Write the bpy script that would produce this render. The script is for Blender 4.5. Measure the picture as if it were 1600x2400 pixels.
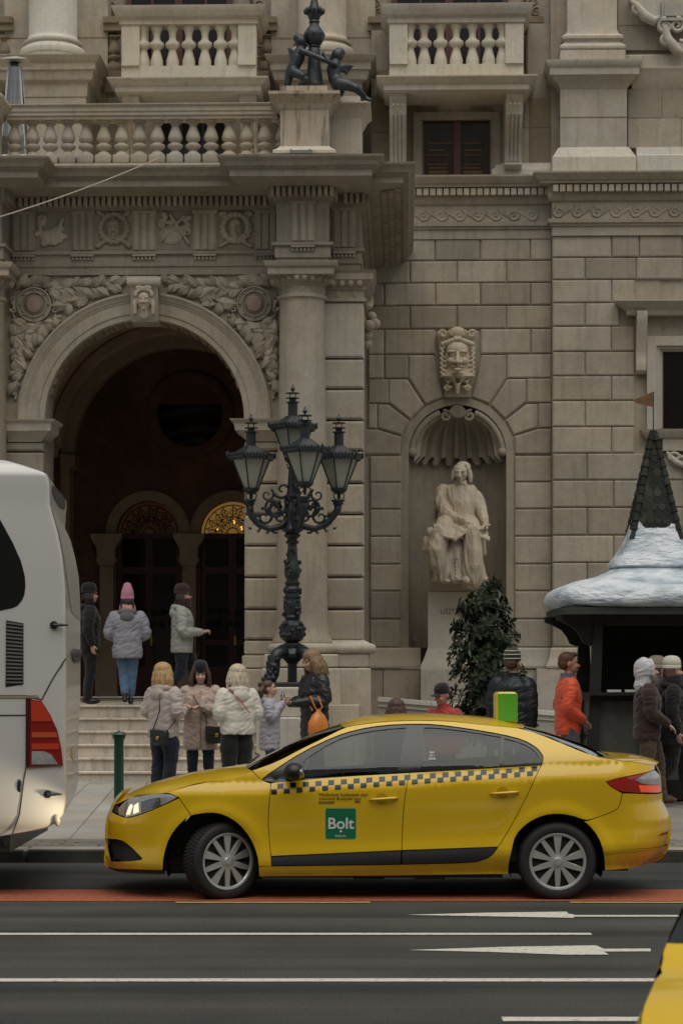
import bpy, bmesh, math, random
from mathutils import Vector, Matrix, noise
from mathutils.geometry import delaunay_2d_cdt
R = math.radians
random.seed(11)
for _o in list(bpy.data.objects): bpy.data.objects.remove(_o)
SC = bpy.context.scene
COL = SC.collection
# photograph measures: focal length in photo pixels, eye height, horizon row
F, H, YH = 5220.0, 1.92, 1550.0
# ---------------------------------------------------------------- camera, sky, sun, exposure
cam = bpy.data.objects.new('camera', bpy.data.cameras.new('camera')); COL.objects.link(cam)
cam.location = (0, 0, H); cam.rotation_euler = (R(90), 0, 0)
cam.data.sensor_fit = 'VERTICAL'; cam.data.sensor_height = 36; cam.data.lens = F/2400*36
cam.data.shift_y = (YH-1200)/2400; cam.data.clip_end = 3000; cam.data.clip_start = 0.2
cam.data.dof.use_dof = True; cam.data.dof.focus_distance = 21.0; cam.data.dof.aperture_fstop = 5.6
SC.camera = cam
SUN_EL, SUN_AZ = 72.0, 168.0      # azimuth clockwise from +Y: behind the viewer
world = bpy.data.worlds.new('World'); SC.world = world; world.use_nodes = True
_n = world.node_tree.nodes; _l = world.node_tree.links
_sky = _n.new('ShaderNodeTexSky'); _sky.sky_type = 'NISHITA'; _sky.sun_disc = False
_sky.sun_elevation = R(SUN_EL); _sky.sun_rotation = R(SUN_AZ); _sky.dust_density = 0.6; _sky.air_density = 1.0
_hs = _n.new('ShaderNodeHueSaturation'); _hs.inputs['Saturation'].default_value = 0.12   # overcast: the sky is grey
_l.new(_sky.outputs[0], _hs.inputs['Color']); _l.new(_hs.outputs[0], _n['Background'].inputs[0])
_n['Background'].inputs[1].default_value = 0.044
sun = bpy.data.objects.new('sun', bpy.data.lights.new('sun', 'SUN')); COL.objects.link(sun)
sun.data.energy = 1.5; sun.data.angle = R(75); sun.data.color = (1.0, 0.95, 0.87)
sun.rotation_euler = (R(90-SUN_EL), 0, R(180-SUN_AZ)); sun.location = (-10, -10, 30)
SC.view_settings.view_transform = 'Standard'; SC.view_settings.look = 'None'
SC.view_settings.exposure = 0.68; SC.view_settings.gamma = 1.0
SC.cycles.use_denoising = True; SC.cycles.max_bounces = 5; SC.cycles.diffuse_bounces = 3; SC.cycles.glossy_bounces = 3; SC.cycles.transparent_max_bounces = 10; SC.cycles.caustics_reflective = False; SC.cycles.caustics_refractive = False
# ---------------------------------------------------------------- helpers
def W(px, py, Y):
    "photo pixel at distance Y -> world point"
    s = F/Y
    return Vector(((px-800)/s, Y, H+(YH-py)/s))
def XW(px, Y): return (px-800)*Y/F
def ZW(py, Y): return H+(YH-py)*Y/F
def lerp(a, b, t): return a+(b-a)*t
def interp(pts, x):
    "piecewise-linear through sorted (x, y) points"
    if x <= pts[0][0]: return pts[0][1]
    for (a, b), (c, d) in zip(pts, pts[1:]):
        if x <= c: return b+(d-b)*(x-a)/(c-a) if c != a else d
    return pts[-1][1]
def sinterp(pts, x):
    "smooth (Catmull-Rom style) interpolation"
    n = len(pts)
    if x <= pts[0][0]: return pts[0][1]
    if x >= pts[-1][0]: return pts[-1][1]
    for i in range(n-1):
        x0, y0 = pts[i]; x1, y1 = pts[i+1]
        if x <= x1:
            h = x1-x0; t = (x-x0)/h
            m0 = (y1-pts[i-1][1])/(x1-pts[i-1][0]) if i > 0 else (y1-y0)/h
            m1 = (pts[i+2][1]-y0)/(pts[i+2][0]-x0) if i+2 < n else (y1-y0)/h
            t2, t3 = t*t, t*t*t
            return (2*t3-3*t2+1)*y0+(t3-2*t2+t)*h*m0+(-2*t3+3*t2)*y1+(t3-t2)*h*m1
OFF = {}          # object name -> world offset of the frame its vertices are written in
def link(o): COL.objects.link(o); return o
def tag(o, label=None, cat=None, group=None, kind=None):
    if label: o['label'] = label
    if cat: o['category'] = cat
    if group: o['group'] = group
    if kind: o['kind'] = kind
    return o
def thing(name, loc, label=None, cat=None, group=None, rz=0.0, local=False):
    o = bpy.data.objects.new(name, None); link(o); o.location = loc; o.rotation_euler = (0, 0, rz)
    o.empty_display_size = 0.2
    OFF[o.name] = Vector((0, 0, 0)) if local else Vector(loc)
    return tag(o, label, cat, group)
class MB:
    def __init__(s): s.v, s.f, s.m, s.cur = [], [], [], 0
    def add(s, vs, fs):
        b = len(s.v); s.v += [tuple(p) for p in vs]
        for q in fs: s.f.append(tuple(b+i for i in q)); s.m.append(s.cur)
        return s
    def box(s, x0, x1, y0, y1, z0, z1):
        if x0 > x1: x0, x1 = x1, x0
        if y0 > y1: y0, y1 = y1, y0
        if z0 > z1: z0, z1 = z1, z0
        return s.add([(x0,y0,z0),(x1,y0,z0),(x1,y1,z0),(x0,y1,z0),(x0,y0,z1),(x1,y0,z1),(x1,y1,z1),(x0,y1,z1)],
                     [(0,3,2,1),(4,5,6,7),(0,1,5,4),(1,2,6,5),(2,3,7,6),(3,0,4,7)])
    def bbox(s, x0, x1, y0, y1, z0, z1, c):
        "box with every edge chamfered"
        cx, cy, cz = (x0+x1)/2, (y0+y1)/2, (z0+z1)/2; hx, hy, hz = abs(x1-x0)/2, abs(y1-y0)/2, abs(z1-z0)/2
        c = min(c, hx*.9, hy*.9, hz*.9)
        vs, idx = [], {}
        for sx in (-1,1):
            for sy in (-1,1):
                for sz in (-1,1):
                    for a, (dx,dy,dz) in enumerate(((0,c,c),(c,0,c),(c,c,0))):
                        idx[sx,sy,sz,a] = len(vs); vs.append((cx+sx*(hx-dx), cy+sy*(hy-dy), cz+sz*(hz-dz)))
        fs = []
        for q in (-1,1):
            def o(l): return l if q > 0 else l[::-1]
            fs.append(o([idx[q,-1,-1,0],idx[q,1,-1,0],idx[q,1,1,0],idx[q,-1,1,0]]))
            fs.append(o([idx[-1,q,-1,1],idx[-1,q,1,1],idx[1,q,1,1],idx[1,q,-1,1]]))
            fs.append(o([idx[-1,-1,q,2],idx[1,-1,q,2],idx[1,1,q,2],idx[-1,1,q,2]]))
        for a in (-1,1):
            for b in (-1,1):
                def o(l): return l if a*b > 0 else l[::-1]
                fs.append(o([idx[a,b,-1,1],idx[a,b,1,1],idx[a,b,1,0],idx[a,b,-1,0]]))
                fs.append(o([idx[a,-1,b,0],idx[a,1,b,0],idx[a,1,b,2],idx[a,-1,b,2]]))
                fs.append(o([idx[-1,a,b,2],idx[1,a,b,2],idx[1,a,b,1],idx[-1,a,b,1]]))
                for d in (-1,1):
                    t = [idx[a,b,d,0],idx[a,b,d,1],idx[a,b,d,2]]; fs.append(t if a*b*d > 0 else t[::-1])
        return s.add(vs, fs)
    def prism(s, pts, a, b, axis='y'):
        "extrude 2-D polygon; axis y: pts are (x,z)"
        n = len(pts)
        def P(p, t): return (p[0], t, p[1]) if axis == 'y' else ((p[0], p[1], t) if axis == 'z' else (t, p[0], p[1]))
        return s.add([P(p, a) for p in pts]+[P(p, b) for p in pts],
                     [tuple(range(n)), tuple(range(2*n-1, n-1, -1))]+[(i, i+n, (i+1)%n+n, (i+1)%n) for i in range(n)])
    def rustic(s, pts, vf, vb, c):
        "bossed stone: convex polygon (x,z), face at y=vf with chamfer c, going back to vb"
        ar = sum(p[0]*q[1]-q[0]*p[1] for p, q in zip(pts, pts[1:]+pts[:1]))
        if ar < 0: pts = pts[::-1]
        n = len(pts); ins = []
        for i in range(n):
            a, b, d = Vector(pts[i-1]), Vector(pts[i]), Vector(pts[(i+1) % n])
            e1, e2 = (b-a).normalized(), (d-b).normalized()
            n1, n2 = Vector((-e1.y, e1.x)), Vector((-e2.y, e2.x))
            m = (n1+n2); k = max(0.35, m.length_squared/2); ins.append(b+m*(c/k))
        return s.add([(p[0], vf, p[1]) for p in ins]+[(p[0], vf+c*.8, p[1]) for p in pts]+[(p[0], vb, p[1]) for p in pts],
                     [tuple(range(n))]+[(i, (i+1)%n, (i+1)%n+n, i+n) for i in range(n)][::1]
                     + [(i+n, (i+1)%n+n, (i+1)%n+2*n, i+2*n) for i in range(n)])
    def lathe(s, cx, cy, prof, n=24, a0=0.0, a1=2*math.pi, z0=0.0, caps=True):
        full = abs(a1-a0-2*math.pi) < 1e-6; k = n if full else n+1; b = []
        for r, z in prof:
            for i in range(k):
                a = a0+(a1-a0)*i/n; b.append((cx+r*math.cos(a), cy+r*math.sin(a), z0+z))
        fs = []
        for j in range(len(prof)-1):
            for i in range(n):
                i2 = (i+1) % k; fs.append((j*k+i, j*k+i2, (j+1)*k+i2, (j+1)*k+i))
        if full and caps:
            if prof[0][0] > 1e-5: fs.append(tuple(range(k))[::-1])
            if prof[-1][0] > 1e-5: fs.append(tuple((len(prof)-1)*k+i for i in range(k)))
        return s.add(b, fs)
    def mold(s, prof, path, closed=False, back=None):
        "sweep a section [(outward offset, z)] along a plan path [(x,y)]; outward is to the right of travel"
        n = len(path); P = [Vector(p) for p in path]; ms = []
        for i in range(n):
            d = []
            if i > 0 or closed: d.append((P[i]-P[i-1]).normalized())
            if i < n-1 or closed: d.append((P[(i+1) % n]-P[i]).normalized())
            ns = [Vector((e.y, -e.x)) for e in d]
            if len(ns) == 1: ms.append(ns[0])
            else:
                m = ns[0]+ns[1]; ms.append(m*(2/max(.3, m.length_squared)))
        k = len(prof)
        vs = [(P[i].x+ms[i].x*o, P[i].y+ms[i].y*o, z) for i in range(n) for o, z in prof]
        fs = []
        for i in range(n if closed else n-1):
            j = (i+1) % n
            for a in range(k):
                b = (a+1) % k
                fs.append((i*k+a, j*k+a, j*k+b, i*k+b))
        if not closed:
            fs.append(tuple(range(k))[::-1]); fs.append(tuple((n-1)*k+a for a in range(k)))
        return s.add(vs, fs)
    def tube(s, pts, rad, n=8, caps=True, flat=1.0, upv=None):
        pts = [Vector(p) for p in pts]; m = len(pts)
        if not hasattr(rad, '__len__'): rad = [rad]*m
        t0 = (pts[1]-pts[0]).normalized(); up = Vector(upv) if upv else (Vector((0,0,1)) if abs(t0.z) < .9 else Vector((1,0,0)))
        vs = []; x = up.cross(t0).normalized()
        for i in range(m):
            t = (pts[min(i+1, m-1)]-pts[max(i-1, 0)]).normalized()
            x = (x-t*x.dot(t)); x = x.normalized() if x.length > 1e-6 else t.orthogonal().normalized(); y = t.cross(x)
            for k in range(n):
                a = 2*math.pi*k/n; vs.append(pts[i]+x*(rad[i]*math.cos(a))+y*(rad[i]*flat*math.sin(a)))
        fs = [(i*n+k, i*n+(k+1)%n, (i+1)*n+(k+1)%n, (i+1)*n+k) for i in range(m-1) for k in range(n)]
        if caps: fs += [tuple(range(n))[::-1], tuple((m-1)*n+k for k in range(n))]
        return s.add(vs, fs)
    def ell(s, c, r, rot=None, n=12, m=8):
        if not hasattr(r, '__len__'): r = (r, r, r)
        c = Vector(c); M = rot if rot is not None else Matrix.Identity(3)
        vs = [c+M@Vector((0,0,-r[2]))]
        for j in range(1, m):
            b = -math.pi/2+math.pi*j/m
            for i in range(n):
                a = 2*math.pi*i/n; vs.append(c+M@Vector((r[0]*math.cos(b)*math.cos(a), r[1]*math.cos(b)*math.sin(a), r[2]*math.sin(b))))
        vs.append(c+M@Vector((0,0,r[2]))); L = len(vs)-1
        fs = [(0, 1+(i+1)%n, 1+i) for i in range(n)]
        for j in range(m-2):
            for i in range(n): fs.append((1+j*n+i, 1+j*n+(i+1)%n, 1+(j+1)*n+(i+1)%n, 1+(j+1)*n+i))
        fs += [(L, L-n+i, L-n+(i+1)%n) for i in range(n)]
        return s.add(vs, fs)
    def cap(s, pts, rad, n=10):
        "limb: tapered tube with round ends, for fusing"
        pts = [Vector(p) for p in pts]
        if not hasattr(rad, '__len__'): rad = [rad]*len(pts)
        s.tube(pts, rad, n)
        for p, r in zip(pts, rad): s.ell(p, r*1.0, n=n, m=6)
        return s
    def loft(s, rings, caps=True):
        n = len(rings[0]); vs = [p for r in rings for p in r]
        fs = [(i*n+k, i*n+(k+1)%n, (i+1)*n+(k+1)%n, (i+1)*n+k) for i in range(len(rings)-1) for k in range(n)]
        if caps: fs += [tuple(range(n))[::-1], tuple((len(rings)-1)*n+k for k in range(n))]
        return s.add(vs, fs)
    def rings(s, lst, n=20, sup=2.0):
        "loft of horizontal super-ellipse rings (z, rx, ry[, cx, cy])"
        out = []
        for q in lst:
            z, rx, ry = q[:3]; cx, cy = (q[3], q[4]) if len(q) > 3 else (0, 0); r = []
            for k in range(n):
                a = 2*math.pi*k/n; c, d = math.cos(a), math.sin(a)
                r.append((cx+rx*math.copysign(abs(c)**(2/sup), c), cy+ry*math.copysign(abs(d)**(2/sup), d), z))
            out.append(r)
        return s.loft(out)
    def xf(s, M, start=0):
        for i in range(start, len(s.v)): s.v[i] = tuple(M@Vector(s.v[i]))
        return s
    def mesh(s, name, mats, off=None, smooth=None):
        me = bpy.data.meshes.new(name)
        o = off if off is not None else Vector((0,0,0))
        me.from_pydata([(p[0]-o.x, p[1]-o.y, p[2]-o.z) for p in s.v], [], s.f)
        if not isinstance(mats, (list, tuple)): mats = [mats]
        for m in mats: me.materials.append(m)
        if len(mats) > 1: me.polygons.foreach_set('material_index', s.m)
        bm = bmesh.new(); bm.from_mesh(me); bmesh.ops.recalc_face_normals(bm, faces=bm.faces); bm.to_mesh(me); bm.free()
        shade(me, smooth)
        return me
    def build(s, name, mats, parent=None, smooth=None, label=None, cat=None, group=None, kind=None, origin=None):
        if parent is None and origin is None and s.v:
            xs = [p[0] for p in s.v]; ys = [p[1] for p in s.v]; zs = [p[2] for p in s.v]
            origin = Vector(((min(xs)+max(xs))/2, (min(ys)+max(ys))/2, min(zs)))
        off = OFF[parent.name] if parent is not None else Vector(origin)
        o = bpy.data.objects.new(name, s.mesh(name, mats, off, smooth)); link(o)
        if parent is not None: o.parent = parent
        else: o.location = off
        OFF[o.name] = off
        return tag(o, label, cat, group, kind)
def shade(me, smooth):
    if smooth:
        me.polygons.foreach_set('use_smooth', [True]*len(me.polygons))
        if smooth is not True: me.set_sharp_from_angle(angle=R(smooth))
def inst(me, name, parent, M):
    "another piece with shared mesh data; M is a matrix in the parent's vertex frame (before its offset)"
    o = bpy.data.objects.new(name, me); link(o); o.parent = parent
    o.matrix_local = Matrix.Translation(-OFF[parent.name])@M; OFF[o.name] = OFF[parent.name]
    return o
REM = []; TXT = []
def fuse(o, voxel, smooth=4, fac=.5, disp=None):
    "mark an object of overlapping solids to be fused into one continuous skin"
    m = o.modifiers.new('remesh', 'REMESH'); m.mode = 'VOXEL'; m.voxel_size = voxel; m.use_smooth_shade = True
    if smooth: q = o.modifiers.new('smooth', 'SMOOTH'); q.iterations = smooth; q.factor = fac
    REM.append(o); return o
def crumple(me, amp):
    "cloth wrinkles: ridged noise pushed along the normals"
    sd = random.uniform(0, 50); N = noise.noise; co = []
    for v in me.vertices:
        p = v.co
        if amp < 0:                      # carved drapery: long hanging folds
            a = N(Vector((p.x*8.5+1.2*p.z, p.y*8.5+sd, p.z*1.5))); b = N(Vector((p.x*19, p.y*19+sd, p.z*3.4+p.x*4)))
            q = v.co-v.normal*amp*((.42-abs(a)*1.7)+.4*(.35-abs(b)*1.2)); co += [q.x, q.y, q.z]; continue
        a = N(Vector((p.x*9+sd, p.y*9, p.z*17+.8*p.x*9))); b = N(Vector((p.x*22, p.y*22+sd, p.z*34)))
        d = amp*((.5-abs(a)*1.6)+.45*(.4-abs(b)*1.2)); q = v.co+v.normal*d; co += [q.x, q.y, q.z]
    me.vertices.foreach_set('co', co); me.update()
def finish_fuse():
    dg = bpy.context.evaluated_depsgraph_get()
    for o in REM:
        me = bpy.data.meshes.new_from_object(o.evaluated_get(dg)); me.name = o.name
        if not me.materials:
            for m in o.data.materials: me.materials.append(m)
        old = o.data; o.modifiers.clear(); o.data = me
        if o.get('crease'): crumple(me, o['crease']); del o['crease']
        me.polygons.foreach_set('use_smooth', [True]*len(me.polygons))
    REM.clear()
    for o in TXT:
        me = bpy.data.meshes.new_from_object(o.evaluated_get(dg)); me.name = 'lettering'
        n = bpy.data.objects.new(o.name, me); link(n); n.parent = o.parent; n.matrix_local = o.matrix_local.copy()
        nm = o.name; bpy.data.objects.remove(o); n.name = nm
    TXT.clear()
def T(x, y, z): return Matrix.Translation((x, y, z))
def RZ(a): return Matrix.Rotation(a, 4, 'Z')
def RX(a): return Matrix.Rotation(a, 4, 'X')
def RY(a): return Matrix.Rotation(a, 4, 'Y')
def SCL(x, y, z): return Matrix.Diagonal((x, y, z, 1))
def copy_tree(o, parent=None):
    c = o.copy(); link(c); c.parent = parent; OFF[c.name] = OFF.get(o.name, Vector())
    for ch in list(o.children): copy_tree(ch, c)
    return c
# ---------------------------------------------------------------- materials
def newmat(name):
    m = bpy.data.materials.new(name); m.use_nodes = True
    nt = m.node_tree; return m, nt, nt.nodes, nt.links, nt.nodes['Principled BSDF']
def mat(name, col, rough=.6, metal=0.0, var=.0, vscale=6.0, bump=0.0, bscale=60.0, coat=0.0, emit=None, estr=0.0, alpha=1.0, spec=.5, sheen=0.0):
    m, nt, n, l, b = newmat(name)
    b.inputs['Base Color'].default_value = (*col, 1); b.inputs['Roughness'].default_value = rough; b.inputs['Metallic'].default_value = metal
    b.inputs['Coat Weight'].default_value = coat; b.inputs['Coat Roughness'].default_value = .06; b.inputs['Specular IOR Level'].default_value = spec
    b.inputs['Alpha'].default_value = alpha; b.inputs['Sheen Weight'].default_value = sheen
    if emit: b.inputs['Emission Color'].default_value = (*emit, 1); b.inputs['Emission Strength'].default_value = estr
    g = n.new('ShaderNodeNewGeometry')
    if var:
        t = n.new('ShaderNodeTexNoise'); t.inputs['Scale'].default_value = vscale; t.inputs['Detail'].default_value = 5; l.new(g.outputs['Position'], t.inputs['Vector'])
        r = n.new('ShaderNodeMapRange'); r.inputs[1].default_value = .25; r.inputs[2].default_value = .75; r.inputs[3].default_value = 1-var; r.inputs[4].default_value = 1+var
        l.new(t.outputs[0], r.inputs[0])
        x = n.new('ShaderNodeVectorMath'); x.operation = 'SCALE'; x.inputs[0].default_value = col; l.new(r.outputs[0], x.inputs['Scale']); l.new(x.outputs[0], b.inputs['Base Color'])
    if bump:
        t = n.new('ShaderNodeTexNoise'); t.inputs['Scale'].default_value = bscale; t.inputs['Detail'].default_value = 4; l.new(g.outputs['Position'], t.inputs['Vector'])
        q = n.new('ShaderNodeBump'); q.inputs['Strength'].default_value = bump; q.inputs['Distance'].default_value = .02; l.new(t.outputs[0], q.inputs['Height']); l.new(q.outputs[0], b.inputs['Normal'])
    return m
def stone(name, col, var=.16, rand=.10, pits=.35, rough=.85, streak=0.0, bump=.25, warm=(1.06,.97,.84)):
    "limestone: blotches, tone per piece, dark pits, optional black run-off streaks"
    m, nt, n, l, b = newmat(name); b.inputs['Roughness'].default_value = rough; b.inputs['Specular IOR Level'].default_value = .25
    g = n.new('ShaderNodeNewGeometry'); P = g.outputs['Position']
    def noi(sc, det, vec=P, rg=.6):
        t = n.new('ShaderNodeTexNoise'); t.inputs['Scale'].default_value = sc; t.inputs['Detail'].default_value = det; t.inputs['Roughness'].default_value = rg; l.new(vec, t.inputs['Vector']); return t.outputs[0]
    def mp(a, i0, i1, o0, o1):
        r = n.new('ShaderNodeMapRange'); l.new(a, r.inputs[0])
        for k, q in zip((1,2,3,4), (i0,i1,o0,o1)): r.inputs[k].default_value = q
        return r.outputs[0]
    def mul(a, c):
        q = n.new('ShaderNodeMath'); q.operation = 'MULTIPLY'; l.new(a, q.inputs[0]); l.new(c, q.inputs[1]); return q.outputs[0]
    blot = mul(mp(noi(1.3, 6), .3, .7, 1-var, 1+var*.7), mp(noi(5.5, 6, rg=.72), .3, .7, 1-var*.7, 1+var*.5))
    fine = mp(noi(26, 5, rg=.75), .3, .7, .88, 1.08)
    oi = n.new('ShaderNodeObjectInfo'); rnd = mp(oi.outputs['Random'], 0, 1, 1-rand, 1+rand*.8)
    pit = mp(noi(42, 3, rg=.75), .58, .68, 1, 1-pits)
    pm = mp(noi(2.1, 3), .42, .62, 0, 1)
    pmx = n.new('ShaderNodeMix'); pmx.inputs[2].default_value = 1.0; l.new(pm, pmx.inputs[0]); l.new(pit, pmx.inputs[3])
    k = mul(mul(blot, fine), mul(rnd, pmx.outputs[0]))
    if streak:
        mpn = n.new('ShaderNodeMapping'); mpn.inputs['Scale'].default_value = (7.0, 7.0, .55); l.new(P, mpn.inputs[0])
        st = mp(noi(1.6, 4, mpn.outputs[0]), .52, .66, 1, 1-streak); k = mul(k, st)
    hue = n.new('ShaderNodeMix'); hue.data_type = 'RGBA'; hue.inputs[6].default_value = (*col, 1)
    hue.inputs[7].default_value = (col[0]*warm[0], col[1]*warm[1], col[2]*warm[2], 1); l.new(mp(noi(.7, 4), .35, .65, 0, 1), hue.inputs[0])
    x = n.new('ShaderNodeVectorMath'); x.operation = 'SCALE'; l.new(hue.outputs[2], x.inputs[0]); l.new(k, x.inputs['Scale']); l.new(x.outputs[0], b.inputs['Base Color'])
    q = n.new('ShaderNodeBump'); q.inputs['Strength'].default_value = bump; q.inputs['Distance'].default_value = .012
    l.new(noi(38, 5, rg=.7), q.inputs['Height']); l.new(q.outputs[0], b.inputs['Normal'])
    return m
M = {}
M['stone'] = stone('limestone', (.405, .369, .304), var=.15, rand=.20, streak=.14, warm=(1.05,.975,.88))
M['stone_l'] = stone('pale_limestone', (.50, .472, .415), var=.12, pits=.35, streak=.12)
M['stone_w'] = stone('washed_limestone', (.62, .60, .53), var=.08, rand=.05, pits=.25, streak=.12)
M['stone_s'] = stone('streaked_limestone', (.52, .47, .395), var=.10, pits=.3, streak=.55)
M['stone_d'] = stone('dark_limestone', (.27, .225, .16), var=.22, pits=.3)  # darker, browner tone than the plain limestone
M['stone_b'] = stone('inner_stone', (.55, .46, .34), var=.2)
M['statue'] = stone('statue_stone', (.52, .47, .385), var=.10, rand=0, pits=.12, bump=.15)
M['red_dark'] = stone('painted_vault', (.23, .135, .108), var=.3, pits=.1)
M['step'] = stone('step_stone', (.55, .51, .45), var=.12, rand=.08, pits=.6, streak=.25)
M['slab'] = stone('pavement_slab', (.33, .325, .31), var=.14, rand=.10, pits=.3)
M['kerb'] = stone('kerb_granite', (.20, .195, .18), var=.25, rand=.12, pits=.5)
M['wood'] = mat('red_brown_wood', (.085, .026, .020), .45, var=.25, vscale=9, bump=.1)
M['dark_glass'] = mat('dark_window_glass', (.012, .010, .008), .12, spec=.35)
M['iron'] = mat('painted_cast_iron', (.016, .022, .024), .38, var=.35, vscale=14, bump=.15, bscale=90)
M['bronze'] = mat('dark_bronze', (.045, .050, .056), .42, metal=.35, var=.35, vscale=8, bump=.15)
M['frost'] = mat('frosted_glass', (.30, .32, .26), .35, var=.12, vscale=5, coat=.25)
M['glow'] = mat('lit_lamp', (.8, .5, .2), .5, emit=(1.0, .55, .16), estr=1.1)
M['rust'] = mat('rusted_sheet', (.17, .085, .035), .7, var=.4, vscale=10)
M['black'] = mat('black_plastic', (.012, .012, .013), .42)
M['rubber'] = mat('tyre_rubber', (.013, .013, .013), .75, bump=.2, bscale=80)
M['chrome'] = mat('chrome', (.7, .7, .7), .15, metal=1.0)
M['yellow_metal'] = mat('brass', (.55, .36, .10), .35, metal=1.0)
M['green'] = mat('green_paint', (.012, .055, .034), .32, var=.15)
M['white_stone'] = stone('white_coping', (.66, .65, .61), var=.07, rand=.03, pits=.15)
def hair_mat(name, col, var=.4):
    m, nt, n, l, b = newmat(name); tc = n.new('ShaderNodeTexCoord'); mp = n.new('ShaderNodeMapping'); mp.inputs['Scale'].default_value = (75, 75, 5); l.new(tc.outputs['Object'], mp.inputs[0])
    t = n.new('ShaderNodeTexNoise'); t.inputs['Scale'].default_value = 1.0; t.inputs['Detail'].default_value = 3; l.new(mp.outputs[0], t.inputs['Vector'])
    r = n.new('ShaderNodeMapRange'); r.inputs[1].default_value = .3; r.inputs[2].default_value = .7; r.inputs[3].default_value = 1-var; r.inputs[4].default_value = 1+var; l.new(t.outputs[0], r.inputs[0])
    x = n.new('ShaderNodeVectorMath'); x.operation = 'SCALE'; x.inputs[0].default_value = col; l.new(r.outputs[0], x.inputs['Scale']); l.new(x.outputs[0], b.inputs['Base Color']); b.inputs['Roughness'].default_value = .5
    q = n.new('ShaderNodeBump'); q.inputs['Strength'].default_value = .9; q.inputs['Distance'].default_value = .012; l.new(t.outputs[0], q.inputs['Height']); l.new(q.outputs[0], b.inputs['Normal']); return m
def road_mat():
    m, nt, n, l, b = newmat('asphalt'); g = n.new('ShaderNodeNewGeometry'); P = g.outputs['Position']
    def noi(sc, det, vec=P):
        t = n.new('ShaderNodeTexNoise'); t.inputs['Scale'].default_value = sc; t.inputs['Detail'].default_value = det; l.new(vec, t.inputs['Vector']); return t.outputs[0]
    mp = n.new('ShaderNodeMapping'); mp.inputs['Scale'].default_value = (.06, 1.5, 1); l.new(P, mp.inputs[0])
    cr = n.new('ShaderNodeValToRGB'); cr.color_ramp.elements[0].color = (.022,.0235,.0215,1); cr.color_ramp.elements[1].color = (.066,.066,.058,1)
    cr.color_ramp.elements[0].position = .35; cr.color_ramp.elements[1].position = .68
    a = n.new('ShaderNodeMath'); a.operation = 'ADD'; l.new(noi(1.0, 5, mp.outputs[0]), a.inputs[0])
    s = n.new('ShaderNodeMath'); s.operation = 'MULTIPLY_ADD'; s.inputs[1].default_value = .35; s.inputs[2].default_value = -.175; l.new(noi(.9, 5), s.inputs[0]); l.new(s.outputs[0], a.inputs[1])
    l.new(a.outputs[0], cr.inputs[0])
    grit = n.new('ShaderNodeMapRange'); grit.inputs[1].default_value = .3; grit.inputs[2].default_value = .75; grit.inputs[3].default_value = .50; grit.inputs[4].default_value = 1.75
    l.new(noi(75, 4), grit.inputs[0])
    x = n.new('ShaderNodeVectorMath'); x.operation = 'SCALE'; l.new(cr.outputs[0], x.inputs[0]); l.new(grit.outputs[0], x.inputs['Scale']); l.new(x.outputs[0], b.inputs['Base Color'])
    b.inputs['Roughness'].default_value = .82; b.inputs['Specular IOR Level'].default_value = .3
    q = n.new('ShaderNodeBump'); q.inputs['Strength'].default_value = .5; q.inputs['Distance'].default_value = .01; l.new(noi(140, 3), q.inputs['Height']); l.new(q.outputs[0], b.inputs['Normal'])
    return m
M['asphalt'] = road_mat()
M['kerb_face'] = stone('kerb_shade_grime', (.060,.058,.052), var=.35, rand=.2, pits=.5)  # street-facing side: grime plus the shade it stands in, put into the colour
def worn_paint(name, col, under=(.06,.06,.055), thr=.40):
    m, nt, n, l, b = newmat(name); g = n.new('ShaderNodeNewGeometry')
    t = n.new('ShaderNodeTexNoise'); t.inputs['Scale'].default_value = 22; t.inputs['Detail'].default_value = 8; t.inputs['Roughness'].default_value = .75; l.new(g.outputs['Position'], t.inputs['Vector'])
    r = n.new('ShaderNodeMapRange'); r.inputs[1].default_value = thr-.05; r.inputs[2].default_value = thr+.05; l.new(t.outputs[0], r.inputs[0])
    x = n.new('ShaderNodeMix'); x.data_type = 'RGBA'; x.inputs[6].default_value = (*under,1); x.inputs[7].default_value = (*col,1); l.new(r.outputs[0], x.inputs[0]); l.new(x.outputs[2], b.inputs['Base Color'])
    b.inputs['Roughness'].default_value = .75; return m
M['line_white'] = worn_paint('road_paint_white', (.56,.54,.47), thr=.40)
M['line_yellow'] = worn_paint('road_paint_yellow', (.42,.27,.08), thr=.38)
M['lane_red'] = worn_paint('red_lane_surface', (.36,.095,.042), under=(.17,.055,.032), thr=.45)
# ---------------------------------------------------------------- street
def G(px, py, z=0.0):
    Y = F*(H-z)/(py-YH); return Vector(((px-800)*Y/F, Y, z))
KY = 21.25                       # kerb face
def pave_z(Y): return .12+.10*max(0.0, min(1.0, (Y-KY)/(31.4-KY)))
MB().add([(-900,-900,-.03),(900,-900,-.03),(900,900,-.03),(-900,900,-.03)], [(0,1,2,3)]).build('ground', M['kerb'], kind='structure', origin=(0,0,-.03))
MB().add([(-90,-30,0),(90,-30,0),(90,KY,0),(-90,KY,0)], [(0,1,2,3)]).build('road', M['asphalt'], kind='structure', origin=(0,0,0))
bed = MB().add([(-60,KY+.02,-.02),(60,KY+.02,-.02),(60,KY+.02,.105),(-60,KY+.02,.105),(60,31.4,.205),(-60,31.4,.205),(60,70,.205),(-60,70,.205)],
               [(0,1,2,3),(3,2,4,5),(5,4,6,7)]).build('pavement', M['kerb'], kind='structure', origin=(0,KY,0))
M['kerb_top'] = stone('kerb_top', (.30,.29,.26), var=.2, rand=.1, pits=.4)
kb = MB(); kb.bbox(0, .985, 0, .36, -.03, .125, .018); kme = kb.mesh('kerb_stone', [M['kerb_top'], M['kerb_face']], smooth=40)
for p_ in kme.polygons: p_.material_index = 1 if p_.normal.y < -.5 else 0
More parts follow.
